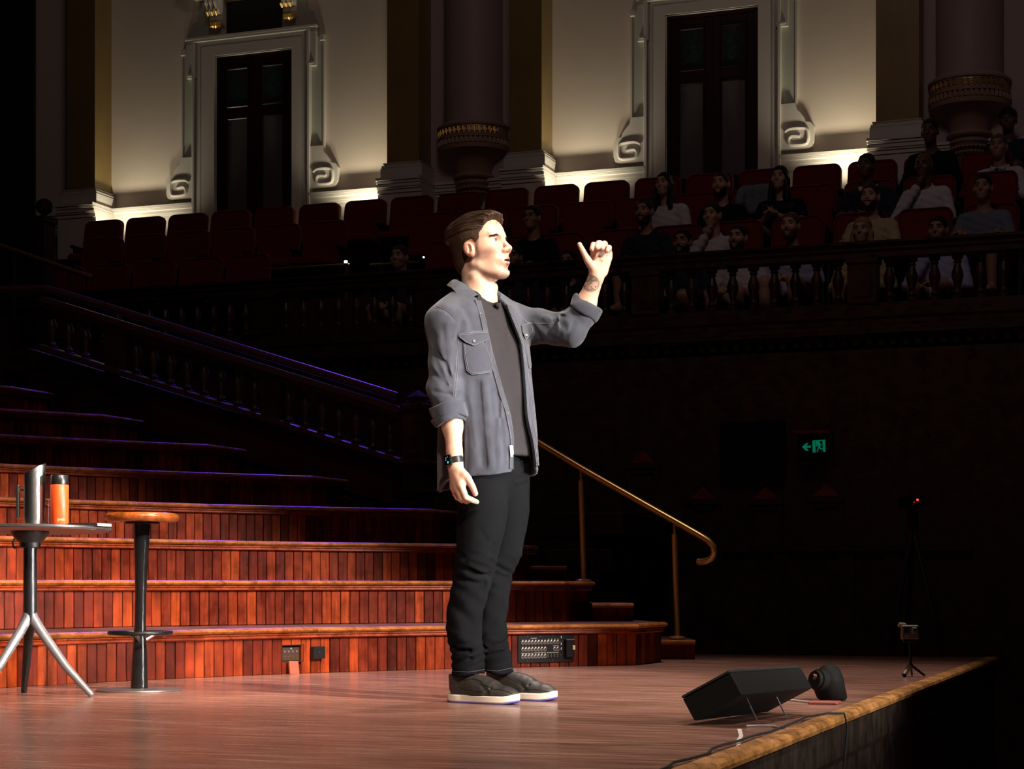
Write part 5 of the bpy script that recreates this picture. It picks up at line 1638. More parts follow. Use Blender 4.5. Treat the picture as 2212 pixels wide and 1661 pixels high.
# ---- shoes
M_LEATHER = plain('black_leather', (.030, .026, .024), .52, var=.3, scale=30, bump=.05, spec=.5)
M_SOLE = plain('cream_sole', (.78, .70, .60), .55, var=.04)
M_OUT = plain('violet_outsole', (.10, .09, .42), .5, var=.1)
M_PULL = plain('pull_tab', (.05, .045, .045), .6)
def shoe(heel, yaw):
    c, s = math.cos(yaw), math.sin(yaw)
    R = np.array([[c, -s, 0], [s, c, 0], [0, 0, 1]], np.float32)          # local -> world
    H = np.array(heel, np.float32)
    def loc(P): return (P - H) @ R
    def outl(q, g=0):
        a = np.sqrt(((q[:, 0] - .052) / (.056 + g)) ** 2 + (q[:, 1] / (.037 + g)) ** 2)
        b = np.sqrt(((q[:, 0] - .195) / (.108 + g)) ** 2 + ((q[:, 1] - .003) / (.049 + g)) ** 2)
        m = np.sqrt(((q[:, 0] - .12) / (.11 + g)) ** 2 + (q[:, 1] / (.038 + g)) ** 2)
        return smin(smin((a - 1) * .037, (b - 1) * .049, .02), (m - 1) * .038, .015)
    def sole(P):
        q = loc(P); lift = .010 * np.clip((q[:, 0] - .24) / .06, 0, 1) ** 2
        return smax(smax(outl(q), q[:, 2] - .030 - lift, .004), .005 + lift - q[:, 2], .003)
    def outs(P):
        q = loc(P); lift = .010 * np.clip((q[:, 0] - .24) / .06, 0, 1) ** 2
        return smax(smax(outl(q, -.001), q[:, 2] - .0065 - lift, .002), lift - q[:, 2] + .0002, .002)
    def upper(P):
        q = loc(P)
        d = d_ell(q, (.205, .002, .030), (.098, .045, .040))
        d = smin(d, d_ell(q, (.12, 0, .045), (.09, .040, .055)), .03)
        d = smin(d, d_cap(q, (.042, 0, .055), (.040, 0, .115), .037, .038), .025)
        d = smin(d, d_cap(q, (.085, 0, .085), (.19, 0, .052), .032, .030), .02)
        # toe cap seam, side panel seams and a heel counter
        seam = lambda a, b, w=.0016, dp=.0018: dp * np.exp(-(d_cap(q, a, b, 0.0) / w) ** 2) * 1.0
        for sd in (-1, 1):
            y = sd * .05
            pts = [(.215, sd * .005, .075), (.205, sd * .03, .055), (.185, sd * .047, .035)]
            pt2 = [(.10, sd * .03, .125), (.13, sd * .042, .085), (.175, sd * .04, .062), (.20, sd * .046, .04)]
            pt3 = [(.03, sd * .04, .035), (.05, sd * .042, .07), (.075, sd * .04, .09)]
            for L in (pts, pt2, pt3):
                for a, b in zip(L[:-1], L[1:]): d = d + .0034 * np.exp(-(d_cap(q, a, b, 0.0) / .006) ** 2)
        d = d + .0012 * vnoise(q * np.array([70, 50, 50], np.float32)) * np.clip((q[:, 0] - .1) * 10, 0, 1)
        d = smax(d, .024 - q[:, 2], .004)
        d = np.where(q[:, 2] < .042, smax(d, outl(q, .0015), .004), d)
        d = smax(d, q[:, 2] - .102, .006)
        return smax(d, -d_cap(q, (.05, 0, .12), (.05, 0, .2), .028, .04), .004)
    root = None
    lo = H + np.array([-.12, -.28, -.006]); hi = H + np.array([.36, .12, .15])
    u = to_part('shoe', sdf_mesh(upper, lo, hi, .0034, 'shoe', M_LEATHER, MO))
    to_part('midsole', sdf_mesh(sole, lo, hi, .0034, 'midsole', M_SOLE, MO), parent=u)
    to_part('outsole', sdf_mesh(outs, lo, hi, .0024, 'outsole', M_OUT, MO, project=True), parent=u)
    W = lambda x, y, z: Vector(H) + Vector((R @ np.array([x, y, z])).tolist())
    mb = MB(); mb.tube([W(.098, 0, .105), W(.110, 0, .116), W(.124, 0, .108), W(.130, 0, .095)], .006, 8, flat=.4); part('pull_tab', mb, M_PULL, u, smooth=True)
    return u
us = [shoe((on_floor(972, 1516).x, 6.73, 0), -math.radians(35)), shoe((on_floor(1052, 1511).x + .0, 6.92, 0), -math.radians(33))]
M_SEAM = plain('leather_seam', (.012, .011, .011), .6)
for u_, lines in ((us[0], ([(258, 1482), (260, 1440), (284, 1402)], [(284, 1402), (350, 1392), (395, 1404), (420, 1432), (455, 1442), (500, 1414)], [(455, 1442), (472, 1458), (520, 1460), (592, 1484)], [(260, 1442), (330, 1464), (400, 1472), (455, 1442)])),
                  (us[1], ([(500, 1384), (560, 1378), (600, 1402), (650, 1430), (690, 1424)], [(650, 1430), (692, 1456), (760, 1460), (822, 1474)]))):
    stitch([px2(l) for l in lines], u_, 'seam', .0013, bvh_of(u_.data), m=M_SEAM)
# ---- head, neck, arms and hands: one body mesh
HF = frame(30, 8)
HO = Q(1039, 543, 0.0)
def hl(P): return (P - HO) @ HF
def hw(f, l, u): return HO + HF @ np.array([f, l, u], np.float32)
NKB = Q(1036, 652, .0)
def head_fn(P):
    q = hl(P); f, l, u = q.T; al = np.abs(l)
    m = np.stack([f, al, u], 1)
    d = d_ell(m, (-.012, 0, .043), (.098, .075, .084))
    d = smin(d, d_ell(m, (.045, 0, .048), (.049, .060, .058)), .03)
    d = smin(d, d_ell(m, (.038, 0, -.025), (.058, .056, .085)), .03)
    d = smin(d, d_ell(m, (.028, 0, -.062), (.056, .050, .042)), .025)
    d = smin(d, d_cap(m, (-.006, .052, -.052), (.070, .018, -.098), .016, .016), .025)
    d = smin(d, d_ell(m, (.084, 0, -.101), (.022, .021, .017)), .018)
    d = smin(d, d_ell(m, (.058, .046, -.008), (.028, .018, .017)), .03)
    d = smin(d, d_ell(m, (.022, .048, -.012), (.036, .021, .024)), .03)
    d = smax(d, -d_ell(m, (.066, .068, -.062), (.026, .012, .022)), .03)
    d = smin(d, d_cap(m, (.0915, .010, .038), (.075, .047, .040), .0105, .0085), .012)
    # eye sockets, lids
    d = smax(d, -d_ell(m, (.098, .031, .017), (.0205, .019, .0125)), .010)
    lid = d_ell(m, (.0735, .031, .0175), (.0142, .0150, .0138))
    d = smin(d, lid, .004)
    slit = d_ell(m, (.089, .031, .0172), (.014, .0132, .0056))
    d = smax(d, -slit, .0018)
    # nose
    d = smin(d, d_cap(m, (.0915, 0, .026), (.115, 0, -.011), .0075, .0092), .010)
    d = smin(d, d_ell(m, (.1185, 0, -.0165), (.0110, .0110, .0092)), .008)
    d = smin(d, d_ell(m, (.1045, .0128, -.0225), (.0125, .0078, .0088)), .010)
    d = smin(d, d_ell(m, (.099, 0, -.028), (.014, .013, .010)), .01)
    d = smax(d, -d_ell(m, (.1095, .0068, -.0300), (.0075, .0042, .0046)), .003)
    # mouth: lips slightly parted
    d = smin(d, d_ell(m, (.086, 0, -.057), (.024, .028, .024)), .016)
    d = smin(d, d_cap(m, (.1060, .003, -.0500), (.0935, .0250, -.0575), .0064, .0034), .004)
    d = smin(d, d_cap(m, (.1055, .0, -.0690), (.0925, .0230, -.0620), .0074, .0034), .004)
    d = smax(d, -d_ell(m, (.106, 0, -.0592), (.019, .0195, .0030)), .002)
    d = smax(d, -d_ell(m, (.104, 0, -.0835), (.012, .016, .005)), .012)
    # ears
    er = d_ell(m, (-.005, .080, -.003), (.0205, .0085, .0295), np.array([[.94, -.0, .34], [0, 1, 0], [-.34, 0, .94]], np.float32).T)
    er = smax(er, -d_ell(m, (-.001, .0905, -.002), (.0130, .0090, .0195)), .003)
    er = smin(er, d_ell(m, (-.008, .084, -.004), (.004, .003, .014)), .004)
    er = smin(er, d_ell(m, (.007, .080, -.026), (.010, .006, .011)), .006)
    er = smin(er, d_ell(m, (.012, .083, -.009), (.004, .004, .007)), .003)
    d = smin(d, er, .006)
    # neck
    nk = d_cap(P, hw(-.030, 0, -.045), NKB, .056, .060)
    nk = smin(nk, d_cap(P, hw(-.01, .046, -.095), Q(1058, 650, -.02), .012, .010), .025)
    nk = smin(nk, d_cap(P, hw(.022, 0, -.10), Q(1064, 645, -.02), .018, .012), .03)
    nk = smin(nk, d_ell(P, Q(1068, 622, -.02), (.012, .012, .014)), .014)
    d = smin(d, nk, .018)
    ch = d_ell(P, tpt(0, -.01, zz(684)), (.12, .06, .05), TF[:, [1, 0, 2]])
    d = smin(d, ch, .03)
    return d
def fingers(P, d, lst, k=.005):
    for ch in lst:
        e = None
        for (a, ra), (b, rb) in zip(ch[:-1], ch[1:]):
            c = d_cap(P, a, b, ra, rb); e = c if e is None else smin(e, c, .002)
        d = smin(d, e, k)
    return d
# right arm (near): hanging, back of the hand outwards, thumb in front
EL_R, W_R = Q(964, 850, -.17), Q(984, 1000, -.205)
def arm_r(P):
    d = d_cap(P, Q(962, 760, -.16), EL_R, .042, .036)
    d = smin(d, d_cap(P, EL_R, Q(977, 920, -.185), .038, .036), .02)
    d = smin(d, d_cap(P, Q(977, 915, -.185), Q(983, 990, -.203), .0345, .0265), .02)
    d = smin(d, d_cap(P, Q(981, 975, -.20), Q(984, 1010, -.205), .027, .0265), .012)
    # palm as a slab from wrist to the knuckles
    k1, k2, k3, k4 = Q(996, 1048, -.238), Q(988, 1053, -.222), Q(982, 1055, -.203), Q(979, 1052, -.186)
    for kk, r in ((k1, .0155), (k2, .0155), (k3, .0145), (k4, .0130)):
        d = smin(d, d_cap(P, W_R + np.array([0, 0, -.005], np.float32), kk, .020, r), .012)
    fs = [[(k1, .0128), (Q(1006, 1074, -.250), .0110), (Q(1019, 1080, -.240), .0098), (Q(1030, 1084, -.228), .0082)],
          [(k2, .0125), (Q(997, 1077, -.232), .0110), (Q(1008, 1083, -.212), .0096), (Q(1016, 1079, -.196), .0084)],
          [(k3, .0115), (Q(988, 1074, -.206), .0102), (Q(998, 1081, -.184), .0092), (Q(1005, 1076, -.172), .0080)],
          [(k4, .0105), (Q(983, 1068, -.182), .0090), (Q(991, 1075, -.162), .0082), (Q(997, 1071, -.152), .0072)]]
    d = fingers(P, d, fs)
    th = [(Q(991, 1012, -.222), .0150), (Q(1011, 1034, -.242), .0132), (Q(1021, 1052, -.238), .0112), (Q(1027, 1066, -.230), .0098)]
    d = fingers(P, d, [th], .012)
    d = smin(d, d_cap(P, Q(1004, 1028, -.236), k1, .011, .010), .012)
    return d
# left arm (far): raised, palm towards the face, fingers bent over, thumb up
EL_L, W_L = Q(1240, 716, .045), Q(1288, 598, -.01)
def arm_l(P):
    d = d_cap(P, S_L + (E_L - S_L) * .5, EL_L, .036, .032)
    d = smin(d, d_cap(P, EL_L, Q(1266, 655, .02), .034, .036), .02)
    d = smin(d, d_cap(P, Q(1266, 655, .02), W_L, .036, .0275), .02)
    pc = Q(1295, 568, -.015)
    k = [Q(1284, 548, .0), Q(1294, 541, .008), Q(1305, 541, .012), Q(1315, 548, .014)]
    d = smin(d, d_cap(P, W_L, pc, .026, .026), .012)
    for kk, r in zip(k, (.0155, .0155, .0150, .0140)):
        d = smin(d, d_cap(P, Q(1291, 588, -.008), kk, .022, r), .012)
    d = smin(d, d_cap(P, Q(1303, 586, -.006), Q(1314, 556, .004), .018, .014), .012)
    fs = [[(k[0], .0125), (Q(1285, 531, -.022), .0116), (Q(1282, 529, -.050), .0106), (Q(1279, 538, -.066), .0094)],
          [(k[1], .0125), (Q(1295, 526, -.020), .0118), (Q(1293, 526, -.052), .0110), (Q(1290, 535, -.070), .0098)],
          [(k[2], .0120), (Q(1306, 527, -.014), .0114), (Q(1304, 527, -.045), .0106), (Q(1301, 536, -.062), .0094)],
          [(k[3], .0110), (Q(1316, 535, -.008), .0096), (Q(1315, 535, -.034), .0088), (Q(1312, 542, -.050), .0078)]]
    d = fingers(P, d, fs, .004)
    th = [(Q(1284, 584, -.022), .0170), (Q(1270, 563, -.045), .0142), (Q(1260, 544, -.050), .0105), (Q(1252, 528, -.048), .0085)]
    d = fingers(P, d, [th], .012)
    d = smax(d, -d_ell(P, Q(1295, 560, -.062), (.020, .030, .020)), .012)
    return d
M_SKIN = tint_mat('skin', .46, 55, .05, .45, .12, 0, 400, sss=.12)
BODY = [sdf_mesh(head_fn, HO - np.array([.15, .15, .23]), HO + np.array([.17, .15, .16]), .0021, 'h', M_SKIN, MO),
        sdf_mesh(arm_r, (-.30, 6.48, .66), (-.06, 6.75, 1.30), .0024, 'r', M_SKIN, MO),
        sdf_mesh(arm_l, (.05, 6.66, 1.28), (.42, 7.05, 1.72), .0024, 'l', M_SKIN, MO)]
def trunk(P):
    d = smax(shirt_core(P, .045), zz(960) - P[:, 2], .02)
    d = smin(d, d_ell(P, tpt(0, -.01, zz(1030)), (.12, .075, .09), TF[:, [1, 0, 2]]), .03)
    d = smin(d, smax(np.minimum(d_leg(P, LN), d_leg(P, LFt)) + .032, P[:, 2] - zz(1040), .02), .02)
    d = smax(d, .155 - P[:, 2], .01)
    return smin(d, np.minimum(d_cap(P, S_R, EL_R, .038, .032), d_cap(P, S_L, EL_L, .038, .030)), .03)
BODY.append(sdf_mesh(trunk, (-.36, 6.5, .08), (.33, 7.05, 1.5), .012, 't', M_SKIN, MO, project=False))
import bmesh
bm = bmesh.new()
for b in BODY: bm.from_mesh(b)
bme = bpy.data.meshes.new('body'); bm.to_mesh(bme); bm.free(); bme.materials.append(M_SKIN)
for b in BODY: bpy.data.meshes.remove(b)
bme.polygons.foreach_set('use_smooth', np.ones(len(bme.polygons), bool))
TAT = Q(1276, 612, .0)
tat_c = trace(arm_l, [(1276, 612)])[0]; tat_ax = (W_L - EL_L) / np.linalg.norm(W_L - EL_L)
def skin_col(P):
    P = P.astype(np.float32)
    base = np.array((.58, .355, .262)); c = np.tile(base, (len(P), 1))
    q = hl(P); f, l, u = q.T; al = np.abs(l); m = np.stack([f, al, u], 1)
    head = (np.abs(q) < .17).all(1) & (u > -.14)
    def mixc(w, col):
        nonlocal c
        w = (np.clip(w, 0, 1) * head)[:, None]; c = c * (1 - w) + np.array(col) * w
    mixc(np.exp(-(d_ell(m, (-.01, .08, .004), (.02, .01, .03)) / .012).clip(0) ** 2) * .55, (.62, .26, .19))
    mixc(np.exp(-(d_ell(m, (.065, .045, -.02), (.02, .02, .02)) / .02).clip(0) ** 2) * .3, (.62, .30, .21))
    mixc(np.exp(-(d_ell(m, (.118, 0, -.02), (.012, .014, .012)) / .01).clip(0) ** 2) * .3, (.62, .29, .21))
    lip = np.minimum(d_cap(m, (.1060, .003, -.0500), (.0950, .0225, -.0570), .0074, .0036), d_cap(m, (.1055, 0, -.0685), (.0940, .0210, -.0620), .0082, .0036))
    # stubble shadow on jaw, chin and upper lip
    st = np.clip((-u - .036) / .02, 0, 1) * np.clip((f + .015) / .03, 0, 1) * (.30 + .10 * vnoise(P * 500))
    mixc(st, (.30, .19, .145))
    mixc(1 - np.clip(lip / .0012, 0, 1), (.46, .155, .135))
    inside = d_ell(m, (.100, 0, -.0595), (.018, .0185, .0045)); mixc(1 - np.clip((inside - .0005) / .001, 0, 1), (.10, .025, .02))
    # buzzed sides that fade into the skin
    fade = np.clip((.040 - f + .1 * np.clip(u - .05, 0, 1)) / .012, 0, 1) * np.clip((u + .055 + .35 * (-f).clip(0) * 0) / .05, 0, 1)
    ear = d_ell(m, (-.008, .082, .004), (.026, .02, .038))
    fade = fade * np.clip(ear / .006, 0, 1)
    mixc(fade * (.80 + .15 * vnoise(P * 420)), (.055, .036, .028))
    mixc(np.clip(1 - d_ell(m, (.083, .031, .0172), (.008, .0142, .0062)) / .002, 0, 1) * .35, (.30, .14, .10))
    # palms a little pinker, round forearm tattoo of fine dark lines
    arm = (P[:, 0] > .2) & (P[:, 2] > 1.5)
    w = (arm & (P[:, 2] > zz(590)))[:, None] * .3; c = c * (1 - w) + np.array((.64, .32, .24)) * w
    v = P - tat_c; al_ = v @ tat_ax; cr = v[:, 0] * tat_ax[2] - v[:, 2] * tat_ax[0]
    r = np.sqrt(al_ ** 2 + cr ** 2); on = (P[:, 1] < tat_c[1] + .03) & (np.abs(P[:, 2] - tat_c[2]) < .06) & (P[:, 0] > .2)
    ring = np.exp(-((r - .029) / .0016) ** 2) + (r < .029) * (.30 + .55 * (vnoise(np.stack([al_ * 190, cr * 190, al_ * 0 + 3], 1).astype(np.float32)) > .05) + .3 * (np.abs(cr + .006) < .005))
    w = (np.clip(ring, 0, .85) * on)[:, None]; c = c * (1 - w) + np.array((.10, .085, .08)) * w
    return c
paint(bme, skin_col, MO)
body = to_part('body', bme)
# ---- eyes, teeth, brows
M_EYE = plain('eye_white', (.70, .66, .62), .15, var=.03); M_IRIS = plain('iris_blue_grey', (.10, .14, .15), .15, var=.3, scale=400)
def ball(c, r, ax, name, mat, parent, n=16):
    c = Vector(c); ax = Vector(ax).normalized()
    pts = [c + ax * r * math.cos(PI * i / 12) for i in range(13)]; rr = [max(1e-5, r * math.sin(PI * i / 12)) for i in range(13)]
    mb = MB(); mb.tube(pts, rr, n, caps=False); return part(name, mb, mat, parent, smooth=True)
gaze = HF @ np.array([1, 0.05, .06], np.float32)
for s in (-1, 1):
    c = hw(.0735, s * .031, .0175); e = ball(c, .0128, gaze, 'eye', M_EYE, man)
    mb = MB(); a = Vector((c + gaze * .0118).tolist()); g = Vector(gaze.tolist())
    mb.tube([a, a + g * .0012, a + g * .0016], [.0066, .0060, .0], 16, caps=False); part('iris', mb, M_IRIS, e)
    mb = MB(); mb.tube([a + g * .0012, a + g * .0019], [.0026, .0024], 12); part('pupil', mb, M_BLACK, e)
mb = MB()
for k in range(-3, 4): mb.box(-.0036 + k * .0076, .0036 + k * .0076, -.002, .002, -.004, .004, .001)
mb.v = [tuple(hw(.0935 - 14 * x * x, x, -.0565 + z)) for x, y, z in mb.v]
part('teeth', mb, plain('tooth_enamel', (.72, .68, .60), .3, var=.02), man)
M_HAIR = plain('dark_brown_hair', (.036, .0195, .0115), .6, var=.4, scale=60, spec=.22)
rng = random.Random(11)
mb = MB()
for s in (-1, 1):
    for i in range(240):
        t = rng.random(); l = .002 + .050 * t
        u = .0300 + .0075 * math.sin(min(1, t * 1.25) * PI * .75) - .004 * t + rng.uniform(-.0040, .0040) * (1 - .55 * t)
        f = .0985 - .0065 * t - 5.5 * max(0, l - .02) ** 2 * 2.0
        p = hw(f, s * l, u); q = hw(f - .003 - 6 * max(0, l - .02) * .006, s * (l + .009), u + .0012 - .003 * t); mid_ = (p + q) / 2 + HF @ np.array([.0018, 0, .0012], np.float32)
        mb.tube([tuple(p - HF[:, 0] * .002), tuple(mid_), tuple(q - HF[:, 0] * .001)], [.0010, .0009, .0004], 4)
o = part('eyebrows', mb, plain('brow_hair', (.018, .010, .007), .7, spec=.2), man, smooth=True)
# upper lash lines
mb = MB()
for s in (-1, 1):
    pts = []
    for k in range(9):
        a = -1.0 + 2.0 * k / 8
        pts.append(tuple(hw(.0868 - .0045 * a * a, s * (.031 + .0128 * a), .0172 + .0056 * math.sqrt(max(0, 1 - a * a)) + .0006)))
    mb.tube(pts, [.0005, .0008, .0010, .0011, .0011, .0011, .0010, .0009, .0006], 5)
part('eyelashes', mb, M_BLACK, man, smooth=True)
# ---- hair: swept back on top, clipped short at the sides
UL = np.array([-.05, -.02, .02, .05, .072, .088, .102, .115, .13, .16]); FL = np.array([.030, .040, .050, .055, .058, .066, .078, .090, .102, .108])
def hair_fn(P):
    q = hl(P); f, l, u = q.T; al = np.abs(l); m = np.stack([f, al, u], 1)
    side = np.clip((u - .055) / .05, 0, 1)
    d = d_ell(m, (-.014, 0, .046), (.1055, .0805, .0905))
    top = d_ell(m, (-.010, 0, .068), (.108, .073, .074))
    top = smin(top, d_ell(m, (.056, 0, .096), (.046, .062, .034)), .03)
    top = smin(top, d_ell(m, (-.095, 0, .062), (.040, .055, .055)), .03)
    d = smin(d, smax(top, .050 - u, .012), .012)
    d = smin(d, d_ell(m, (-.052, 0, -.018), (.058, .060, .075)), .02)
    s = np.arctan2(l + .02, u - .01)
    tex = vnoise(np.stack([s * 22, f * 9 + u * 6, s * 0 + 2], 1).astype(np.float32)) + .6 * vnoise(np.stack([s * 80, f * 14, s * 0 + 9], 1).astype(np.float32))
    d = d + .0062 * tex * side + .0005 * vnoise(P * 260)
    fl = np.interp(u, UL, FL)
    d = smax(d, (f - fl - .012 * np.clip(.02 - np.abs(l - .01), 0, 1)) * .8, .005)
    low = np.interp(f, [-.12, -.09, -.06, -.03, -.012, .006, .016, .024, .06], [-.06, -.078, -.080, -.050, .030, .034, .030, -.012, -.014])
    d = smax(d, (low - u) * .8, .006)
    return smax(d, -(d_ell(m, (-.003, .086, -.004), (.026, .02, .038))), .004)
hme = sdf_mesh(hair_fn, HO - np.array([.15, .15, .12]), HO + np.array([.15, .15, .19]), .0022, 'hair', M_HAIR, MO)
hair = to_part('hair', hme)
HB = BVHTree.FromPolygons([tuple(v.co + MO) for v in hme.vertices], [tuple(p.vertices) for p in hme.polygons])
mb = MB()
for i in range(900):
    s = rng.uniform(-1.25, 1.25); f0 = rng.uniform(.02, .088) if rng.random() < .6 else rng.uniform(-.06, .05); L = rng.uniform(.05, .12)
    pts = []
    for k in range(7):
        f = f0 - L * k / 6; a = s + .05 * math.sin(k + i) * .3 + .06 * k / 6
        o_ = Vector(hw(f, .0, .045).tolist()); dr = Vector((HF @ np.array([.12 if f > .05 else -.10 if f < -.06 else 0, math.sin(a), math.cos(a)], np.float32)).tolist()).normalized()
        r = HB.ray_cast(o_ + dr * .2, -dr, .25)
        if r[0] is not None: pts.append(r[0] + dr * (.0002 + (.0012 + .0025 * (i % 5) / 4) * math.sin(PI * k / 6)))
    if len(pts) > 3: mb.tube(pts, [.0010 * (1 - .7 * k / (len(pts) - 1)) + .0002 for k in range(len(pts))], 3)
# two loose strands over the forehead
for (a, b, c_) in (((.094, .020, .118), (.103, .027, .100), (.098, .036, .072)), ((.096, .010, .118), (.105, .018, .100), (.101, .028, .080)), ((.085, .038, .112), (.088, .046, .098), (.080, .052, .078))):
    mb.tube([tuple(hw(*a)), tuple((hw(*a) + hw(*b)) / 2 + HF[:, 0] * .004), tuple(hw(*b)), tuple(hw(*c_))], [.0016, .0018, .0014, .0005], 5)
o = part('strands', mb, M_HAIR, hair, smooth=True)
o['kind'] = 'stuff'

# ---- wrist watch on the near arm, clip microphone at the collar
M_STRAP = plain('black_strap', (.012, .012, .013), .3); M_CASE = plain('dark_watch_case', (.05, .05, .055), .2, .8)
wc = Vector(Q(983, 994, -.204).tolist()); wax = Vector((.20, -.05, -1.0)).normalized()
s_ = wax.cross(Vector((0, 1, 0))).normalized(); q_ = s_.cross(wax)
ring = []
for a in (-.0115, -.011, .011, .0115):
    rr = .0305 if abs(a) < .0112 else .0285
    ring.append([tuple(wc + wax * a + (s_ * math.cos(t) * 1.0 + q_ * math.sin(t) * 1.0) * rr) for t in [2 * PI * i / 32 for i in range(32)]])
mb = MB(); mb.rings(ring, caps=False); strap = part('watch_strap', mb, M_STRAP, man, smooth=True)
wn = Vector((-.70, -.70, -.06)).normalized(); wu = (-wax - wn * (-wax).dot(wn)).normalized(); ws = wu.cross(wn)
def wbox(c, hx, hy, hz, b):
    m_ = MB(); m_.box(-hx, hx, -hy, hy, -hz, hz, b); m_.v = [tuple(Vector(c) + ws * x + wu * y + wn * z) for x, y, z in m_.v]; return m_
cc = wc + wn * .0325
case = part('watch_case', wbox(cc, .0165, .0195, .0058, .004), M_CASE, strap)
part('watch_glass', wbox(cc + wn * .0058, .0145, .0175, .0006, .0004), plain('watch_glass', (.004, .004, .005), .08), case)
for (x, y, r, nm, colr) in ((.003, -.008, .0042, 'dial_teal', (.05, .75, .62)), (-.004, .009, .0022, 'dial_blue', (.12, .35, 1.0)), (.004, .011, .0018, 'dial_green', (.1, .8, .3)), (-.006, .002, .0018, 'dial_white', (.7, .7, .8))):
    c0 = cc + wn * .0066 + ws * x + wu * y; mb = MB(); mb.tube([c0, c0 + wn * .0003], r, 14); part('dial', mb, glow(nm, colr, .9), case)
mb = MB(); c0 = cc + ws * .0165 + wu * .004; mb.tube([c0, c0 + ws * .002], .003, 10); part('crown', mb, M_CASE, case)
mp = Vector(trace(tee_fn, [(1073, 659)])[0].tolist())
mic = ball(mp + Vector((0, -.014, 0)), .0095, (0, 0, 1), 'microphone', plain('foam_black', (.008, .008, .008), .9, bump=.3, scale=300), man)
mb = MB(); mb.box(-.004, .004, -.003, .003, -.008, .002, .001); mb.v = [tuple(mp + Vector((x + .004, y - .007, z - .008))) for x, y, z in mb.v]; part('clip', mb, M_CASE, mic)
# ------------------------------------------------------------------ bar table with the things on it
M_BLKMETAL = plain('black_metal', (.012, .012, .013), .35, .3, var=.2)
M_GREYMETAL = plain('grey_lacquer', (.16, .16, .175), .35, .2, var=.1)
M_STEEL = plain('polished_steel', (.66, .65, .64), .27, 1.0, var=.05)
M_TOP = plain('dark_laminate', (.035, .028, .026), .4, var=.2)
M_UNDER = plain('underside_floor_bounce', (.34, .17, .14), .7, var=.1)  # pinkish base colour stands in for light bounced off the floor
TX, TY, TZt = (65 - CX) / FPX * 7.05, 7.05, EYE + (HY - 1139) / FPX * 7.05
def tp(px, py=None, dY=0.0):
    Y = TY + dY; return Vector(((px - CX) / FPX * Y, Y, TZt if py is None else EYE + (HY - py) / FPX * Y))
table = thing('bar_table', 'small round dark bar table on a black column with splayed grey legs at left', 'table', (TX, TY, 0))
TRr = .305
def tilt(p): return (p[0], p[1], p[2] - (p[1] - TY + .06) * .020)      # the top leans back a little
mb = MB(); mb.lathe([(TRr - .003, -.012), (TRr, -.009), (TRr, -.002), (TRr - .003, 0)], (TX, TY, TZt), 64); mb.v = [tilt(p) for p in mb.v]; part('tabletop', mb, M_TOP, table, smooth=True)
mb = MB(); mb.lathe([(TRr - .012, -.0135), (TRr - .012, -.0115)], (TX, TY, TZt), 64); mb.v = [tilt(p) for p in mb.v]; part('underside', mb, M_UNDER, table)
mb = MB(); mb.lathe([(.072, -.013), (.070, -.026), (.055, -.045), (.040, -.058), (.038, -.075), (.024, -.078)], (TX, TY, TZt), 28); hub = part('hub', mb, M_BLKMETAL, table, smooth=True)
p = tp(27, 1172, -.05); mb = MB(); mb.tube([tp(32, 1163, -.05), p, tp(29, 1181, -.05), tp(33, 1185, -.05)], .004, 8); part('bag_hook', mb, M_BLKMETAL, hub, smooth=True)
zj = EYE + (HY - 1338) / FPX * TY
mb = MB(); mb.lathe([(.026, zj - .01), (.0255, zj + .06), (.0245, TZt - .07)], (TX, TY, 0), 24); part('column', mb, M_BLKMETAL, table, smooth=True)
for ang, m in ((-10, M_GREYMETAL), (110, M_BLKMETAL), (232, M_GREYMETAL)):  # rear leg black instead of grey, its shade put into the colour
    a = math.radians(ang); d = Vector((math.cos(a), math.sin(a), 0)); c = Vector((TX, TY, 0))
    pts = [c + d * .002 + Vector((0, 0, zj + .035)), c + d * .012 + Vector((0, 0, zj + .005)), c + d * .045 + Vector((0, 0, zj - .045)), c + d * .145 + Vector((0, 0, .115)), c + d * .25 + Vector((0, 0, .006))]
    mb = MB(); mb.tube(pts, [.020, .0205, .019, .016, .0115], 14); part('leg', mb, m, table, smooth=True)
# steel jug
jx = tp(74.5, None, -.06); jr = .041
jug = thing('water_jug', 'tall polished steel water jug with slanted rim on the bar table', 'jug', jx)
JH = .240
rings = []
N = 48
def jrim(t): return JH - .042 * (1 - math.cos(t - .25)) / 2 * 1.0
for f in (0, .02, .25, .5, .75, .93, 1.0):
    rings.append([(jx.x + (jr - (.002 if f == 0 else 0) - .002 * f) * math.cos(2 * PI * i / N) + (.004 * f ** 6 * max(0, math.cos(2 * PI * i / N)) ** 8), jx.y + (jr - .002 * f) * math.sin(2 * PI * i / N), jx.z + f * jrim(2 * PI * i / N)) for i in range(N)])
for f in (1.0, .6, .05):
    rings.append([(jx.x + (jr - .004) * math.cos(2 * PI * i / N), jx.y + (jr - .004) * math.sin(2 * PI * i / N), jx.z + f * jrim(2 * PI * i / N) - .001) for i in range(N)])
mb = MB(); mb.rings(rings); part('body', mb, M_STEEL, jug, smooth=True)
hx = tp(39, None, -.06).x
zt = EYE + (HY - 1056) / FPX * (TY - .06); 
mb = MB(); mb.box(hx - .0065, hx + .0065, jx.y - .007, jx.y + .007, EYE + (HY - 1120) / FPX * (TY - .06), EYE + (HY - 1047) / FPX * (TY - .06), .003); h = part('handle', mb, M_STEEL, jug)
mb = MB(); mb.box(hx + .004, jx.x - jr + .004, jx.y - .006, jx.y + .006, zt - .010, zt, .002); part('handle_bracket', mb, M_STEEL, h)
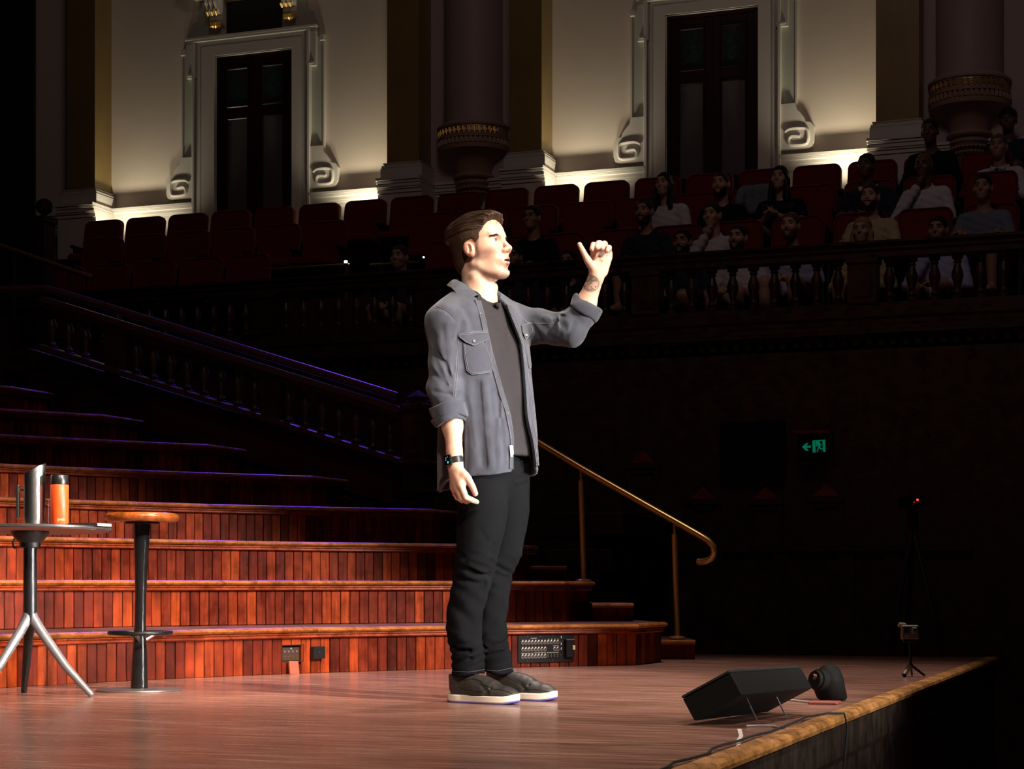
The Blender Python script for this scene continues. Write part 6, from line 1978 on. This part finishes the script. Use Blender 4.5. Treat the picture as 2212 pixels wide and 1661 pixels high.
# orange bottle
bx = tp(128.5, None, -.09); br = 19.6 / FPX * (TY - .09); bh = 111 / FPX * (TY - .09)
bot = thing('bottle', 'bright orange insulated bottle with a black lid on the bar table', 'bottle', bx)
M_ORANGE = plain('orange_powder_coat', (.85, .075, .008), .42, var=.03)
mb = MB(); mb.lathe([(br - .003, 0), (br - .001, .002), (br, .006), (br, .0068), (br - .0004, .0072), (br, .0078), (br, bh * .80), (br - .0015, bh * .812)], bx, 40); bb = part('body', mb, M_ORANGE, bot, smooth=True)
mb = MB(); mb.lathe([(br - .0015, bh * .812), (br - .0012, bh * .818), (br - .0012, bh * .985), (br - .003, bh), (0, bh)], bx, 40, caps=False); part('lid', mb, plain('lid_black', (.012, .012, .013), .3), bot, smooth=True)
tm = text_mesh('geeb', .0150, .0004)
ca, sa = math.atan2(-1, .12) + .30, br + .0004
for v in tm.vertices:
    t = ca + v.co.x / br; r_ = sa + v.co.z
    v.co = Vector((bx.x + r_ * math.cos(t), bx.y + r_ * math.sin(t), bx.z + .0265 + v.co.y)) - bx
tm.materials.append(plain('pink_print', (.85, .40, .30), .5)); link('lettering', tm, bb)
# tumbler
gx = tp(112, None, .04); gr = .030; gh = 60 / FPX * TY
M_GLASS = None
m_, nt_, p_ = _nodes('clear_glass'); p_.inputs['Transmission Weight'].default_value = 1.0; p_.inputs['Roughness'].default_value = .02; p_.inputs['IOR'].default_value = 1.45; p_.inputs['Base Color'].default_value = (.95, .95, .95, 1)
tum = thing('tumbler', 'clear glass tumbler half hidden behind the orange bottle', 'glass', gx)
mb = MB(); mb.lathe([(gr - .002, 0), (gr, .002), (gr + .001, gh), (gr - .0008, gh), (gr - .002, .006), (0, .006)], gx, 32, caps=False); mb.f.append(tuple(range(31, -1, -1))); part('cup', mb, m_, tum, smooth=True)
# books
M_COVER = plain('book_cover', (.022, .018, .018), .45, var=.3); M_PAGE = plain('book_pages', (.62, .50, .34), .8, var=.15, scale=200, stretch=(1, 1, 6))
def book(cx, cy, z, wx, wy, th, rot, name, label, cover):
    b = thing(name, label, 'book', (cx, cy, z))
    mb = MB(); mb.box(cx - wx, cx + wx, cy - wy, cy + wy, z + th - .0018, z + th, .0008); part('front_cover', mb, cover, b)
    mb = MB(); mb.box(cx - wx, cx + wx, cy - wy, cy + wy, z, z + .0018, .0008); part('back_cover', mb, cover, b)
    mb = MB(); mb.box(cx - wx + .003, cx + wx - .002, cy - wy + .002, cy + wy - .003, z + .0018, z + th - .0018); part('pages', mb, M_PAGE, b)
    mb = MB(); mb.box(cx - wx, cx + wx, cy - wy - .001, cy - wy + .0015, z, z + th, .0008); part('spine', mb, cover, b)
    b.rotation_euler = (0, 0, rot); return b
q = tp(190, None, -.06)
bk = book(q.x, q.y, TZt, .072, .055, .0135, -.30, 'book', 'dark paperback with cream pages overhanging the right rim of the bar table', M_COVER)
q = tp(42, None, .02)
o = book(q.x, q.y, TZt, .05, .07, .004, .3, 'booklet', 'thin pale booklet lying behind the steel jug on the bar table', plain('pale_paper', (.62, .50, .34), .8))

# ------------------------------------------------------------------ bar stool
SX, SY = (303 - CX) / FPX * 7.45, 7.45
def sz(py): return EYE + (HY - py) / FPX * SY
stool = thing('bar_stool', 'black column bar stool with a round orange-brown wooden seat and foot ring', 'stool', (SX, SY, 0))
sx2 = (306.5 - CX) / FPX * SY
zs = sz(1108)
M_SEATW = wood('stool_seat_wood', [(0.0, (0.44, 0.105, 0.016)), (1.0, (0.48, 0.12, 0.02))], .25, (30, 4, 30), .5, 0, .4)
mb = MB(); mb.lathe([(.10, -.036), (.138, -.034), (.147, -.026), (.1495, -.018), (.147, -.008), (.139, -.001), (.12, .001), (0, -.003)], (sx2, SY, zs - .001), 56); part('seat', mb, M_SEATW, stool, smooth=True)
mb = MB(); mb.lathe([(.07, -.044), (.07, -.036)], (sx2, SY, zs), 30); part('seat_plate', mb, M_BLKMETAL, stool)
L = [(1489, 301, 18.6), (1440, 301.5, 17.0), (1400, 302, 15.2), (1350, 303, 12.4), (1290, 304, 12.0), (1240, 304.5, 13.4), (1190, 305.5, 15.6), (1150, 306, 17.4), (1124, 306.5, 18.6)]
rings = []
for py, px, r in L:
    c = Vector(((px - CX) / FPX * SY, SY, sz(py))); rr = r / FPX * SY
    rings.append([(c.x + rr * math.cos(2 * PI * i / 28), c.y + rr * math.sin(2 * PI * i / 28), c.z) for i in range(28)])
rings[0] = [(x, y, .008) for x, y, z in rings[0]]
mb = MB(); mb.rings(rings); part('column', mb, plain('gloss_black', (.010, .010, .011), .22, var=.1), stool, smooth=True)
zr = sz(1367)
mb = MB(); ring = [Vector((SX + .122 * math.cos(2 * PI * i / 48), SY + .122 * math.sin(2 * PI * i / 48), zr)) for i in range(49)]
mb.tube(ring, .0085, 10, caps=False); fr = part('foot_ring', mb, M_BLKMETAL, stool, smooth=True)
for a in (25, 145, 265):
    d = Vector((math.cos(math.radians(a)), math.sin(math.radians(a)), 0)); mb = MB()
    mb.tube([Vector((SX, SY, zr - .028)) + d * .024, Vector((SX, SY, zr - .006)) + d * .06, Vector((SX, SY, zr - .001)) + d * .118], .006, 8); part('strut', mb, M_STEEL, fr, smooth=True)
mb = MB(); mb.lathe([(.170, 0), (.172, .003), (.168, .007), (.05, .010), (0, .010)], (SX - .004, SY, 0), 56); part('base_plate', mb, plain('scuffed_steel', (.40, .35, .30), .3, .8, var=.3, scale=30), stool, smooth=True)

# ------------------------------------------------------------------ brass handrail by the aisle steps
h0, h1 = Vector((.955, 10.72, 0)), Vector((.42, 11.02, 0))
def hr(px, py):
    a = (px - CX) / FPX; d = h1 - h0
    t = (a * h0.y - h0.x) / (d.x - a * d.y); p = h0 + d * t
    return Vector((p.x, p.y, EYE + (HY - py) / FPX * p.y))
rail = thing('brass_handrail', 'brass stair handrail with curled end on slim posts right of the speaker', 'handrail', (h0.x, h0.y, .112))
pts = [hr(x, y) for x, y in ((985, 842), (1060, 890), (1165, 957), (1260, 1014), (1390, 1088), (1470, 1133), (1512, 1157), (1530, 1168), (1541, 1181), (1543, 1195), (1537, 1206), (1526, 1212), (1514, 1214), (1507, 1213))]
mb = MB(); mb.tube(pts, .0195, 14); part('rail', mb, M_BRASS, rail, smooth=True)
for px, pt, pb, pxb in ((1456, 1134, 1379, 1463), (1254, 1019, 1256, 1261), (1050, 893, 1150, 1056)):
    a, b = hr(px, pt), hr(pxb, pb)
    mb = MB(); mb.tube([b, a - (a - b).normalized() * .055], .0175, 12); post = part('post', mb, M_BRASS, rail, smooth=True)
    mb = MB(); mb.tube([a - (a - b).normalized() * .056, a - (a - b).normalized() * .04, a + Vector((0, 0, .004))], [.012, .007, .006], 8); part('rail_bracket', mb, M_BRASS, post, smooth=True)
    mb = MB(); mb.lathe([(.05, 0), (.05, .006), (.04, .012), (.02, .016)], b, 20); part('flange', mb, M_BRASS, post, smooth=True)

# ------------------------------------------------------------------ sockets in the lowest tier
def on_tier(px, z, off=0.0):
    R = 5.13 + .0 - off; th = arc_at(px, R); p = on_arc(R, th, z); return p, th
def tier_frame(px):
    th = arc_at(px, 5.13); t = Vector((math.sin(th), -math.cos(th), 0)); n = Vector((-math.cos(th), -math.sin(th), 0)); return on_arc(5.13, th), t, n
def fbox(org, t, n, x0, x1, o0, o1, z0, z1, b=.001):
    mb = MB(); mb.box(x0, x1, o0, o1, z0, z1, b); mb.v = [tuple(org + t * x + n * y + Vector((0, 0, z))) for x, y, z in mb.v]; return mb
org, t, n = tier_frame(1178.5)
if t.x < 0: t = -t
W = .158 * 1.02
pp = thing('patch_panel', 'black patch panel with three rows of round sockets in the bottom tier face', 'panel', org + Vector((0, 0, .02)))
part('plate', fbox(org, t, n, -W, W, .002, .009, .024, .166, .001), M_BLKMETAL, pp)
M_RING = plain('nickel_ring', (.42, .37, .32), .35, .6); M_PRINT = plain('white_print', (.6, .58, .54), .7)
rg = MB(); N = 18
rr = [[(r * math.cos(2 * PI * i / N), y, r * 1.12 * math.sin(2 * PI * i / N)) for i in range(N)] for r, y in ((.0088, .0), (.0088, .004), (.0070, .0045), (.0066, .001))]
rg.rings(rr, caps=False); rg.prism([(-.0045, .0, .008), (.0045, 0, .008), (.004, 0, .0155), (-.004, 0, .0155)], (0, .003, 0)); ring_me = rg.mesh('socket', M_RING, smooth=True)
core = MB(); core.tube([(0, .0, 0), (0, .0012, 0)], .0068, 16); core_me = core.mesh('socket_core', plain('socket_violet', (.045, .035, .055), .4))
dk_me = rg.mesh('socket', M_BLKMETAL, smooth=True)
ang = math.atan2(t.y, t.x)
def sock(x, z, me):
    o = link('socket', me, pp, org + t * x + n * .009 + Vector((0, 0, z)) - gpos(pp)); o.rotation_euler = (0, 0, ang + (PI if (Vector((math.cos(ang + PI / 2), math.sin(ang + PI / 2), 0)) - n).length > 1 else 0))
    link('socket_core', core_me, o)
def fx(u): return -W + 2 * W * (u - 190) / (1975 - 190)
for r_, z in ((0, .128), (1, .092), (2, .056)):
    for c in range(12):
        u = 330 + 101.5 * c
        if r_ == 1 and c in (8, 9): continue
        sock(fx(u), z, dk_me if (r_ == 2 and c > 7) else ring_me)
mb = MB()
def pr(u0, u1, z, h=.0022):
    b = fbox(org, t, n, fx(u0), fx(u1), .0085, .0096, z - h / 2, z + h / 2, 0); o = len(mb.v); mb.v += b.v; mb.f += [tuple(i + o for i in f) for f in b.f]
pr(585, 775, .1505); pr(285, 680, .0735, .0016); pr(700, 1080, .0755, .0016); pr(1100, 1480, .0755, .0016); pr(1290, 1485, .1105)
for c in range(4): pr(1140 + 101 * c, 1172 + 101 * c, .1455); pr(1110 + 101 * c, 1160 + 101 * c, .071, .0016)
for z in (.155, .12, .095): pr(1550, 1575, z, .013)
part('print_marks', mb, M_PRINT, pp)['kind'] = 'stuff'
for u, z in ((485, .159), (890, .159), (1288, .159), (1545, .134), (1610, .135), (485, .034), (1288, .035), (1945, .137), (1945, .065), (1540, .062)):
    mb2 = MB(); c = org + t * fx(u) + Vector((0, 0, z)); mb2.tube([c + n * .0085, c + n * .0105], .0019, 8); part('screw', mb2, M_STEEL, pp)
bx_ = part('side_box', fbox(org, t, n, fx(1665), fx(1930), .009, .034, .050, .144, .003), M_BLKMETAL, pp)
part('white_connector', fbox(org, t, n, fx(1855), fx(1935), .034, .041, .088, .112, .002), M_PAGE, bx_)
part('box_edge', fbox(org, t, n, fx(1665), fx(1930), .032, .036, .141, .145, .001), M_GREYMETAL, bx_)
# recessed socket box
org, t, n = tier_frame(632)
if t.x < 0: t = -t
sbx = thing('socket_box', 'recessed brown metal socket plate with four round sockets in the bottom tier', 'socket', org + Vector((0, 0, .06)))
mb = MB()
for x0, x1, z0, z1 in ((-.062, .064, .058, .062), (-.062, .064, .137, .141), (-.064, -.060, .06, .14), (.060, .064, .06, .14)):
    b = fbox(org, t, n, x0, x1, -.012, .001, z0, z1, 0); o = len(mb.v); mb.v += b.v; mb.f += [tuple(i + o for i in f) for f in b.f]
part('frame', mb, M_GAP, sbx)
M_BROWNM = plain('brown_metal', (.075, .040, .03), .4, .4, var=.2)
pl_ = part('plate', fbox(org, t, n, -.058, .040, -.010, -.002, .062, .128, .003), M_BROWNM, sbx)
part('sticker', fbox(org, t, n, -.012, -.003, -.003, -.001, .118, .126, 0), plain('blue_sticker', (.12, .22, .45), .6), sbx)
for k in range(4):
    x = -.044 + k * .0235
    c = org + t * x + Vector((0, 0, .108)); mb2 = MB(); mb2.tube([c - n * .002, c + n * .0015, c + n * .002], [.0062, .0056, .003], 14); part('socket', mb2, M_STEEL, sbx, smooth=True)
    mb2 = MB()
    for dx, dz in ((-.005, .085), (.005, .085), (0, .073)):
        c = org + t * (x + dx) + Vector((0, 0, dz)); mb2.tube([c - n * .002, c + n * .0006], .0016, 6)
    part('pin_holes', mb2, M_GOLD, sbx)
org, t, n = tier_frame(683)
if t.x < 0: t = -t
cb = thing('control_box', 'small square black box screwed to the bottom tier beside the recessed sockets', 'box', org + Vector((0, 0, .07)))
part('case', fbox(org, t, n, -.036, .034, -.001, .03, .071, .130, .003), M_BLKMETAL, cb)
c = org + n * .03 + Vector((0, 0, .102)); mb2 = MB(); mb2.tube([c - t * .001, c + n * .002 + t * .0005], .0025, 8); part('screw', mb2, M_STEEL, cb)

# ------------------------------------------------------------------ stage monitor, floor lamp, small things at the stage edge
M_MON = plain('monitor_black', (.006, .006, .006), .7, var=.15, spec=.1)
bl = Vector((.548, 5.59, .012)); a = Vector((-.139, .074, -.084)); c = Vector((.0385, -.022, -.0745)); b = Vector((.30, .55, -.010))
V0 = bl - a - c
mon = thing('stage_monitor', 'low black confidence monitor tilted up on wire legs at the stage edge', 'monitor', (.75, 5.8, 0))
def slab(o, a, b, c, f0, f1, g0, g1, h0, h1):
    mb = MB(); mb.box(f0, f1, g0, g1, h0, h1, .02); mb.v = [tuple(o + a * x + b * y + c * z) for x, y, z in mb.v]; return mb
part('case', slab(V0, a, b, c, 0, 1, 0, 1, .12, 1), M_MON, mon)
part('bezel', slab(V0, a, b, c, 0.0, 1.0, .0, 1.0, .0, .11), plain('bezel_black', (.02, .02, .02), .35), mon)
part('screen', slab(V0, a, b, c, .06, .94, .04, .96, -.012, .0), plain('screen_dark', (.01, .012, .016), .1), mon)
for k in (.22, .62):
    p0 = V0 + a * .25 + b * k + c
    p0 = Vector((p0.x, p0.y, p0.z)); p1 = Vector((p0.x + .03, p0.y - .03, .004)); p2 = p1 + Vector((.06, .09, 0))
    mb = MB(); mb.tube([p0, p1, p1 + Vector((.004, .006, 0)), p2], .0028, 8); part('wire_leg', mb, M_STEEL, mon, smooth=True)
lp = on_floor(1788, 1514)
lamp = thing('floor_lamp', 'rounded black floor lamp with a bright clear lens behind the stage monitor', 'lamp', lp)
def lampf(P):
    q = P - np.array(lp, np.float32)
    d = d_ell(q, (.010, .02, .060), (.058, .075, .075)); d = smin(d, d_cap(q, (.02, .05, .02), (.055, .02, .015), .03, .02), .04)
    return smax(smax(d, -q[:, 2] + .002, .01), q[:, 0] - .068 + .25 * (q[:, 2] - .05), .015)
me = sdf_mesh(lampf, lp - Vector((.11, .1, .01)), lp + Vector((.12, .14, .17)), .006, 'housing', M_MON, lp); hs = link('housing', me, lamp)
mb = MB(); ax = Vector((-.75, -.5, .12)).normalized(); c0 = lp + Vector((-.02, -.02, .075))
mb.tube([c0, c0 + ax * .03, c0 + ax * .032, c0 + ax * .045], [.040, .040, .034, .032], 22); part('barrel', mb, M_MON, lamp, smooth=True)
mb = MB(); mb.tube([c0 + ax * .044 + Vector((0, 0, .012)), c0 + ax * .052 + Vector((0, 0, .012))], [.014, .006], 14); part('lens', mb, m_, lamp, smooth=True)
mb = MB(); mb.tube([c0 + ax * .040 + Vector((0, 0, .012)), c0 + ax * .043 + Vector((0, 0, .012))], [.016, .016], 14); part('reflector', mb, M_STEEL, lamp)
# brown-taped block with a cable, pale tape mark, black cable along the edge
p = on_floor(1782, 1521)
blk = thing('wooden_block', 'flat red-brown wooden block on the stage floor in front of the floor lamp', 'block', p)
mb = MB(); mb.box(-.052, .052, -.035, .035, 0, .012, .004); mb.v = [tuple(p + Vector((x * .95 + y * .4, y * .9 - x * .3, z))) for x, y, z in mb.v]; part('block', mb, plain('red_brown_wood', (.22, .05, .03), .5, var=.3), blk)
p0, p1, p2 = on_floor(1716, 1515), on_floor(1740, 1518), on_floor(1758, 1520)
mb = MB(); mb.tube([p0 + Vector((-.03, .05, .004)), p0 + Vector((0, 0, .004)), p1 + Vector((0, 0, .004)), p2 + Vector((0, 0, .006))], .0035, 8); o = part('white_cable', mb, plain('white_pvc', (.55, .52, .48), .4), None, smooth=True); tag(o, 'short white cable running from behind the monitor to the wooden block', 'cable')
mb = MB()
pts = [on_floor(x, y, .002) for x, y in ((1597, 1575), (1601, 1590), (1594, 1603), (1596, 1612))]
for i in range(3):
    A, B = pts[i], pts[i + 1]; mb.prism([A + Vector((-.006, 0, 0)), A + Vector((.006, 0, 0)), B + Vector((.006, 0, 0)), B + Vector((-.006, 0, 0))], (0, 0, .0012))
o = part('tape_strip', mb, plain('white_tape', (.6, .56, .5), .7), None); tag(o, 'short strip of pale tape on the floor under the stage monitor', 'tape')
pts = []
rng = random.Random(21)
for k in range(26):
    tt = -1.3 + k * .122
    pts.append(edge(tt, -.050 + rng.uniform(-.012, .012) - (.0 if k > 3 else 0), .008 + .004 * rng.random()))
pts += [edge(1.80, -.02, .012), edge(1.84, .028, .010), edge(1.85, .036, -.03), edge(1.85, .022, -.2)]
mb = MB(); mb.tube(pts, .0038, 8); o = part('black_cable', mb, plain('black_rubber', (.010, .010, .010), .6), None, smooth=True); tag(o, 'black cable lying in waves along the stage edge and dropping over it', 'cable')
pts = [on_floor(x, y, .004) for x, y in ((1612, 1568), (1640, 1567), (1668, 1568), (1690, 1572), (1700, 1574))]
mb = MB(); mb.tube(pts, .0028, 8); o = part('grey_cable', mb, plain('grey_cable', (.30, .29, .28), .4), None, smooth=True); tag(o, 'thin grey cable curving from under the monitor to the stage edge', 'cable')

# ------------------------------------------------------------------ action camera on a small tripod
gp = on_floor(1966, 1462)
gc = thing('action_camera', 'small grey action camera with a foam windscreen on a mini tripod', 'camera', gp)
Yg = gp.y
def gz(px, py, dY=0): return at(px, py, Yg + dY)
A, B = gz(1946, 1350), gz(1983, 1381)
M_GC = plain('grey_camera', (.12, .105, .10), .4)
mb = MB(); mb.box(A.x, B.x, Yg - .018, Yg + .016, B.z, A.z, .005); cb = part('camera_body', mb, M_GC, gc)
mb = MB(); p = gz(1957, 1361); mb.box(p.x - .014, p.x + .014, Yg - .0195, Yg - .017, p.z - .015, p.z + .015, .0008); part('front_screen', mb, plain('navy_screen', (.03, .03, .06), .12), cb)
p = gz(1973, 1361); mb = MB(); mb.box(p.x - .011, p.x + .011, Yg - .026, Yg - .017, p.z - .015, p.z + .013, .003); ln = part('lens_housing', mb, M_GC, cb)
mb = MB(); mb.tube([(p.x, Yg - .0255, p.z + .001), (p.x, Yg - .0268, p.z + .001)], .0055, 14); part('lens', mb, plain('lens_glass', (.01, .01, .012), .05), ln)
p = gz(1957, 1375); mb = MB(); mb.box(p.x - .007, p.x + .007, Yg - .0188, Yg - .0178, p.z - .0022, p.z + .0022); part('print_bar', mb, plain('blue_print', (.10, .35, .55), .5), cb)
mb = MB(); a_, b_ = gz(1957, 1351, .01), gz(1944, 1350, .01)
mb.tube([a_ + Vector((.004, 0, -.006)), a_ + Vector((-.006, 0, .002)), b_ + Vector((0, 0, .001)), b_ + Vector((-.006, 0, -.008))], [.006, .011, .012, .006], 12); part('foam_windscreen', mb, plain('tan_foam', (.22, .15, .09), .9), cb, smooth=True)
p0 = gz(1963, 1376); p1 = gz(1967, 1434)
mb = MB(); mb.box(gz(1950, 1380).x, gz(1976, 1380).x, Yg - .016, Yg + .014, gz(0, 1387).z, B.z + .001, .002); part('mount', mb, M_BLKMETAL, gc)
mb = MB(); mb.tube([gz(1964, 1387), gz(1966, 1418), gz(1966, 1419), gz(1967, 1433), gz(1967, 1434), gz(1967, 1438)], [.0045, .0045, .0065, .0065, .0115, .0115], 12); part('pole', mb, M_BLKMETAL, gc, smooth=True)
top = gz(1967, 1436)
for (px, py, dY, m1, r1) in ((1952, 1466, -.025, plain('silver_grip', (.42, .36, .28), .35, .5), .0125), (1998, 1465, -.02, M_BLKMETAL, .006), (1970, 1455, .05, M_BLKMETAL, .006)):
    ft = at(px, py, Yg + dY); ft.z = max(.006, min(ft.z, .012)) if dY < .04 else .008
    mb = MB(); mb.tube([top + Vector((0, 0, -.003)), top + (ft - top) * .15, top + (ft - top) * .9], [.006, r1, r1 * .85], 10); lg = part('leg', mb, m1, gc, smooth=True)
    mb = MB(); mb.tube([top + (ft - top) * .89, ft], [r1 * .95, r1 * .9], 10); part('rubber_foot', mb, M_BLKMETAL, lg, smooth=True)

# ------------------------------------------------------------------ exit sign and video camera in the dark
xs = thing('exit_sign', 'green running man exit sign with an arrow to the left under a wooden ledge', 'sign', ray_d(1756, 985, 14.6))
DX = 14.6
u0, u1, z0, z1 = u_at(1724, DX), u_at(1788, DX), z_at(1756, 986, DX), z_at(1756, 943, DX)
mb = MB(UD); mb.box(u0, u1, DX, DX + .14, z0, z1, .01); part('case', mb, plain('sign_case', (.05, .02, .012), .5), xs)
mb = MB(UD); mb.box(u0 + .01, u1 - .01, DX - .004, DX + .01, z0 + .012, z1 - .012); face = part('face', mb, M_BLACK, xs)
M_EXIT = glow('exit_green', (0.0, .115, .062), 1.0)
def sg(x, y): return UD(u0 + (u1 - u0) * (x - 435) / (1630 - 435), DX - .005, z1 - (z1 - z0) * (y - 600) / (1420 - 600))
def poly(name, pts):
    mb = MB(); mb.prism([sg(*p) for p in pts], UD(0, -.002, 0)); part(name, mb, M_EXIT, face)
poly('arrow', [(600, 1022), (760, 870), (865, 862), (780, 968), (955, 968), (955, 1060), (780, 1060), (875, 1178), (765, 1180)])
poly('door_symbol', [(1015, 765), (1530, 740), (1545, 1250), (1470, 1245), (1440, 1190), (1425, 790), (1125, 800), (1150, 1255), (1035, 1262)])
poly('running_figure', [(1225, 915), (1340, 900), (1410, 975), (1385, 1000), (1330, 945), (1355, 1090), (1445, 1100), (1440, 1140), (1325, 1140), (1300, 1065), (1225, 1200), (1255, 1250), (1215, 1250), (1185, 1205), (1255, 1040), (1235, 985), (1195, 1015), (1135, 1020), (1130, 985), (1180, 975)])
mb = MB(); hc = sg(1235, 872); mb.tube([hc, hc + UD(0, -.002, 0)], .020 * (u1 - u0) / .26, 16); part('head_symbol', mb, M_EXIT, face)
mb = MB(UD); mb.box(u_at(1713, DX), u_at(1795, DX), DX - .06, DU, z_at(1756, 938, DX), z_at(1756, 931, DX), .006); part('ledge', mb, M_MOULD, xs)
vc = thing('video_camera', 'video camera on a tall tripod with a red light in the dark beyond the stage', 'camera', (2.62, 12.05, -STAGE_H))
vy = 12.05
def vp(px, py, d=0): return at(px, py, vy + d)
A, B = vp(1955, 1072), vp(1992, 1094)
mb = MB(); mb.box(A.x, B.x, vy - .08, vy + .22, B.z, A.z, .012); vb = part('camera_body', mb, M_MON, vc)
c = vp(1976, 1081); mb = MB(); mb.tube([c + Vector((0, -.083, 0)), c + Vector((0, -.078, 0))], .0075, 12); part('tally_light', mb, glow('red_tally', (1.0, .03, .02), 4.0), vb)
c = vp(1969, 1086); mb = MB(); mb.tube([c + Vector((0, -.083, 0)), c + Vector((0, -.078, 0))], .005, 10); part('record_light', mb, glow('red_record', (.6, .02, .01), .8), vb)
mb = MB(); mb.tube([vp(1972, 1094), vp(1972, 1140)], .035, 12); part('tripod_head', mb, M_MON, vc, smooth=True)
for ex, ey in ((-.42, -.2), (.42, -.15), (0, .45)):
    tpp = vp(1972, 1138); mb = MB(); mb.tube([tpp, Vector((tpp.x + ex, vy + ey, -STAGE_H))], [.02, .013], 8); part('leg', mb, plain('blue_black_leg', (.02, .02, .035), .4), vc, smooth=True)
# dark screen hung on the wall under the gallery
wall_tv = thing('wall_screen', 'flat black screen hung on the dark wall left of the exit sign', 'screen', ray_d(1627, 1040, DU))
mb = MB(UD); mb.box(u_at(1558, DU), u_at(1698, DU), DU - .07, DU - .005, z_at(1627, 1037, DU), z_at(1627, 912, DU), .01); part('frame', mb, M_MON, wall_tv)
mb = MB(UD); mb.box(u_at(1562, DU), u_at(1694, DU), DU - .073, DU - .065, z_at(1627, 1032, DU), z_at(1627, 917, DU)); part('panel', mb, plain('screen_dark', (.01, .012, .016), .1), wall_tv)
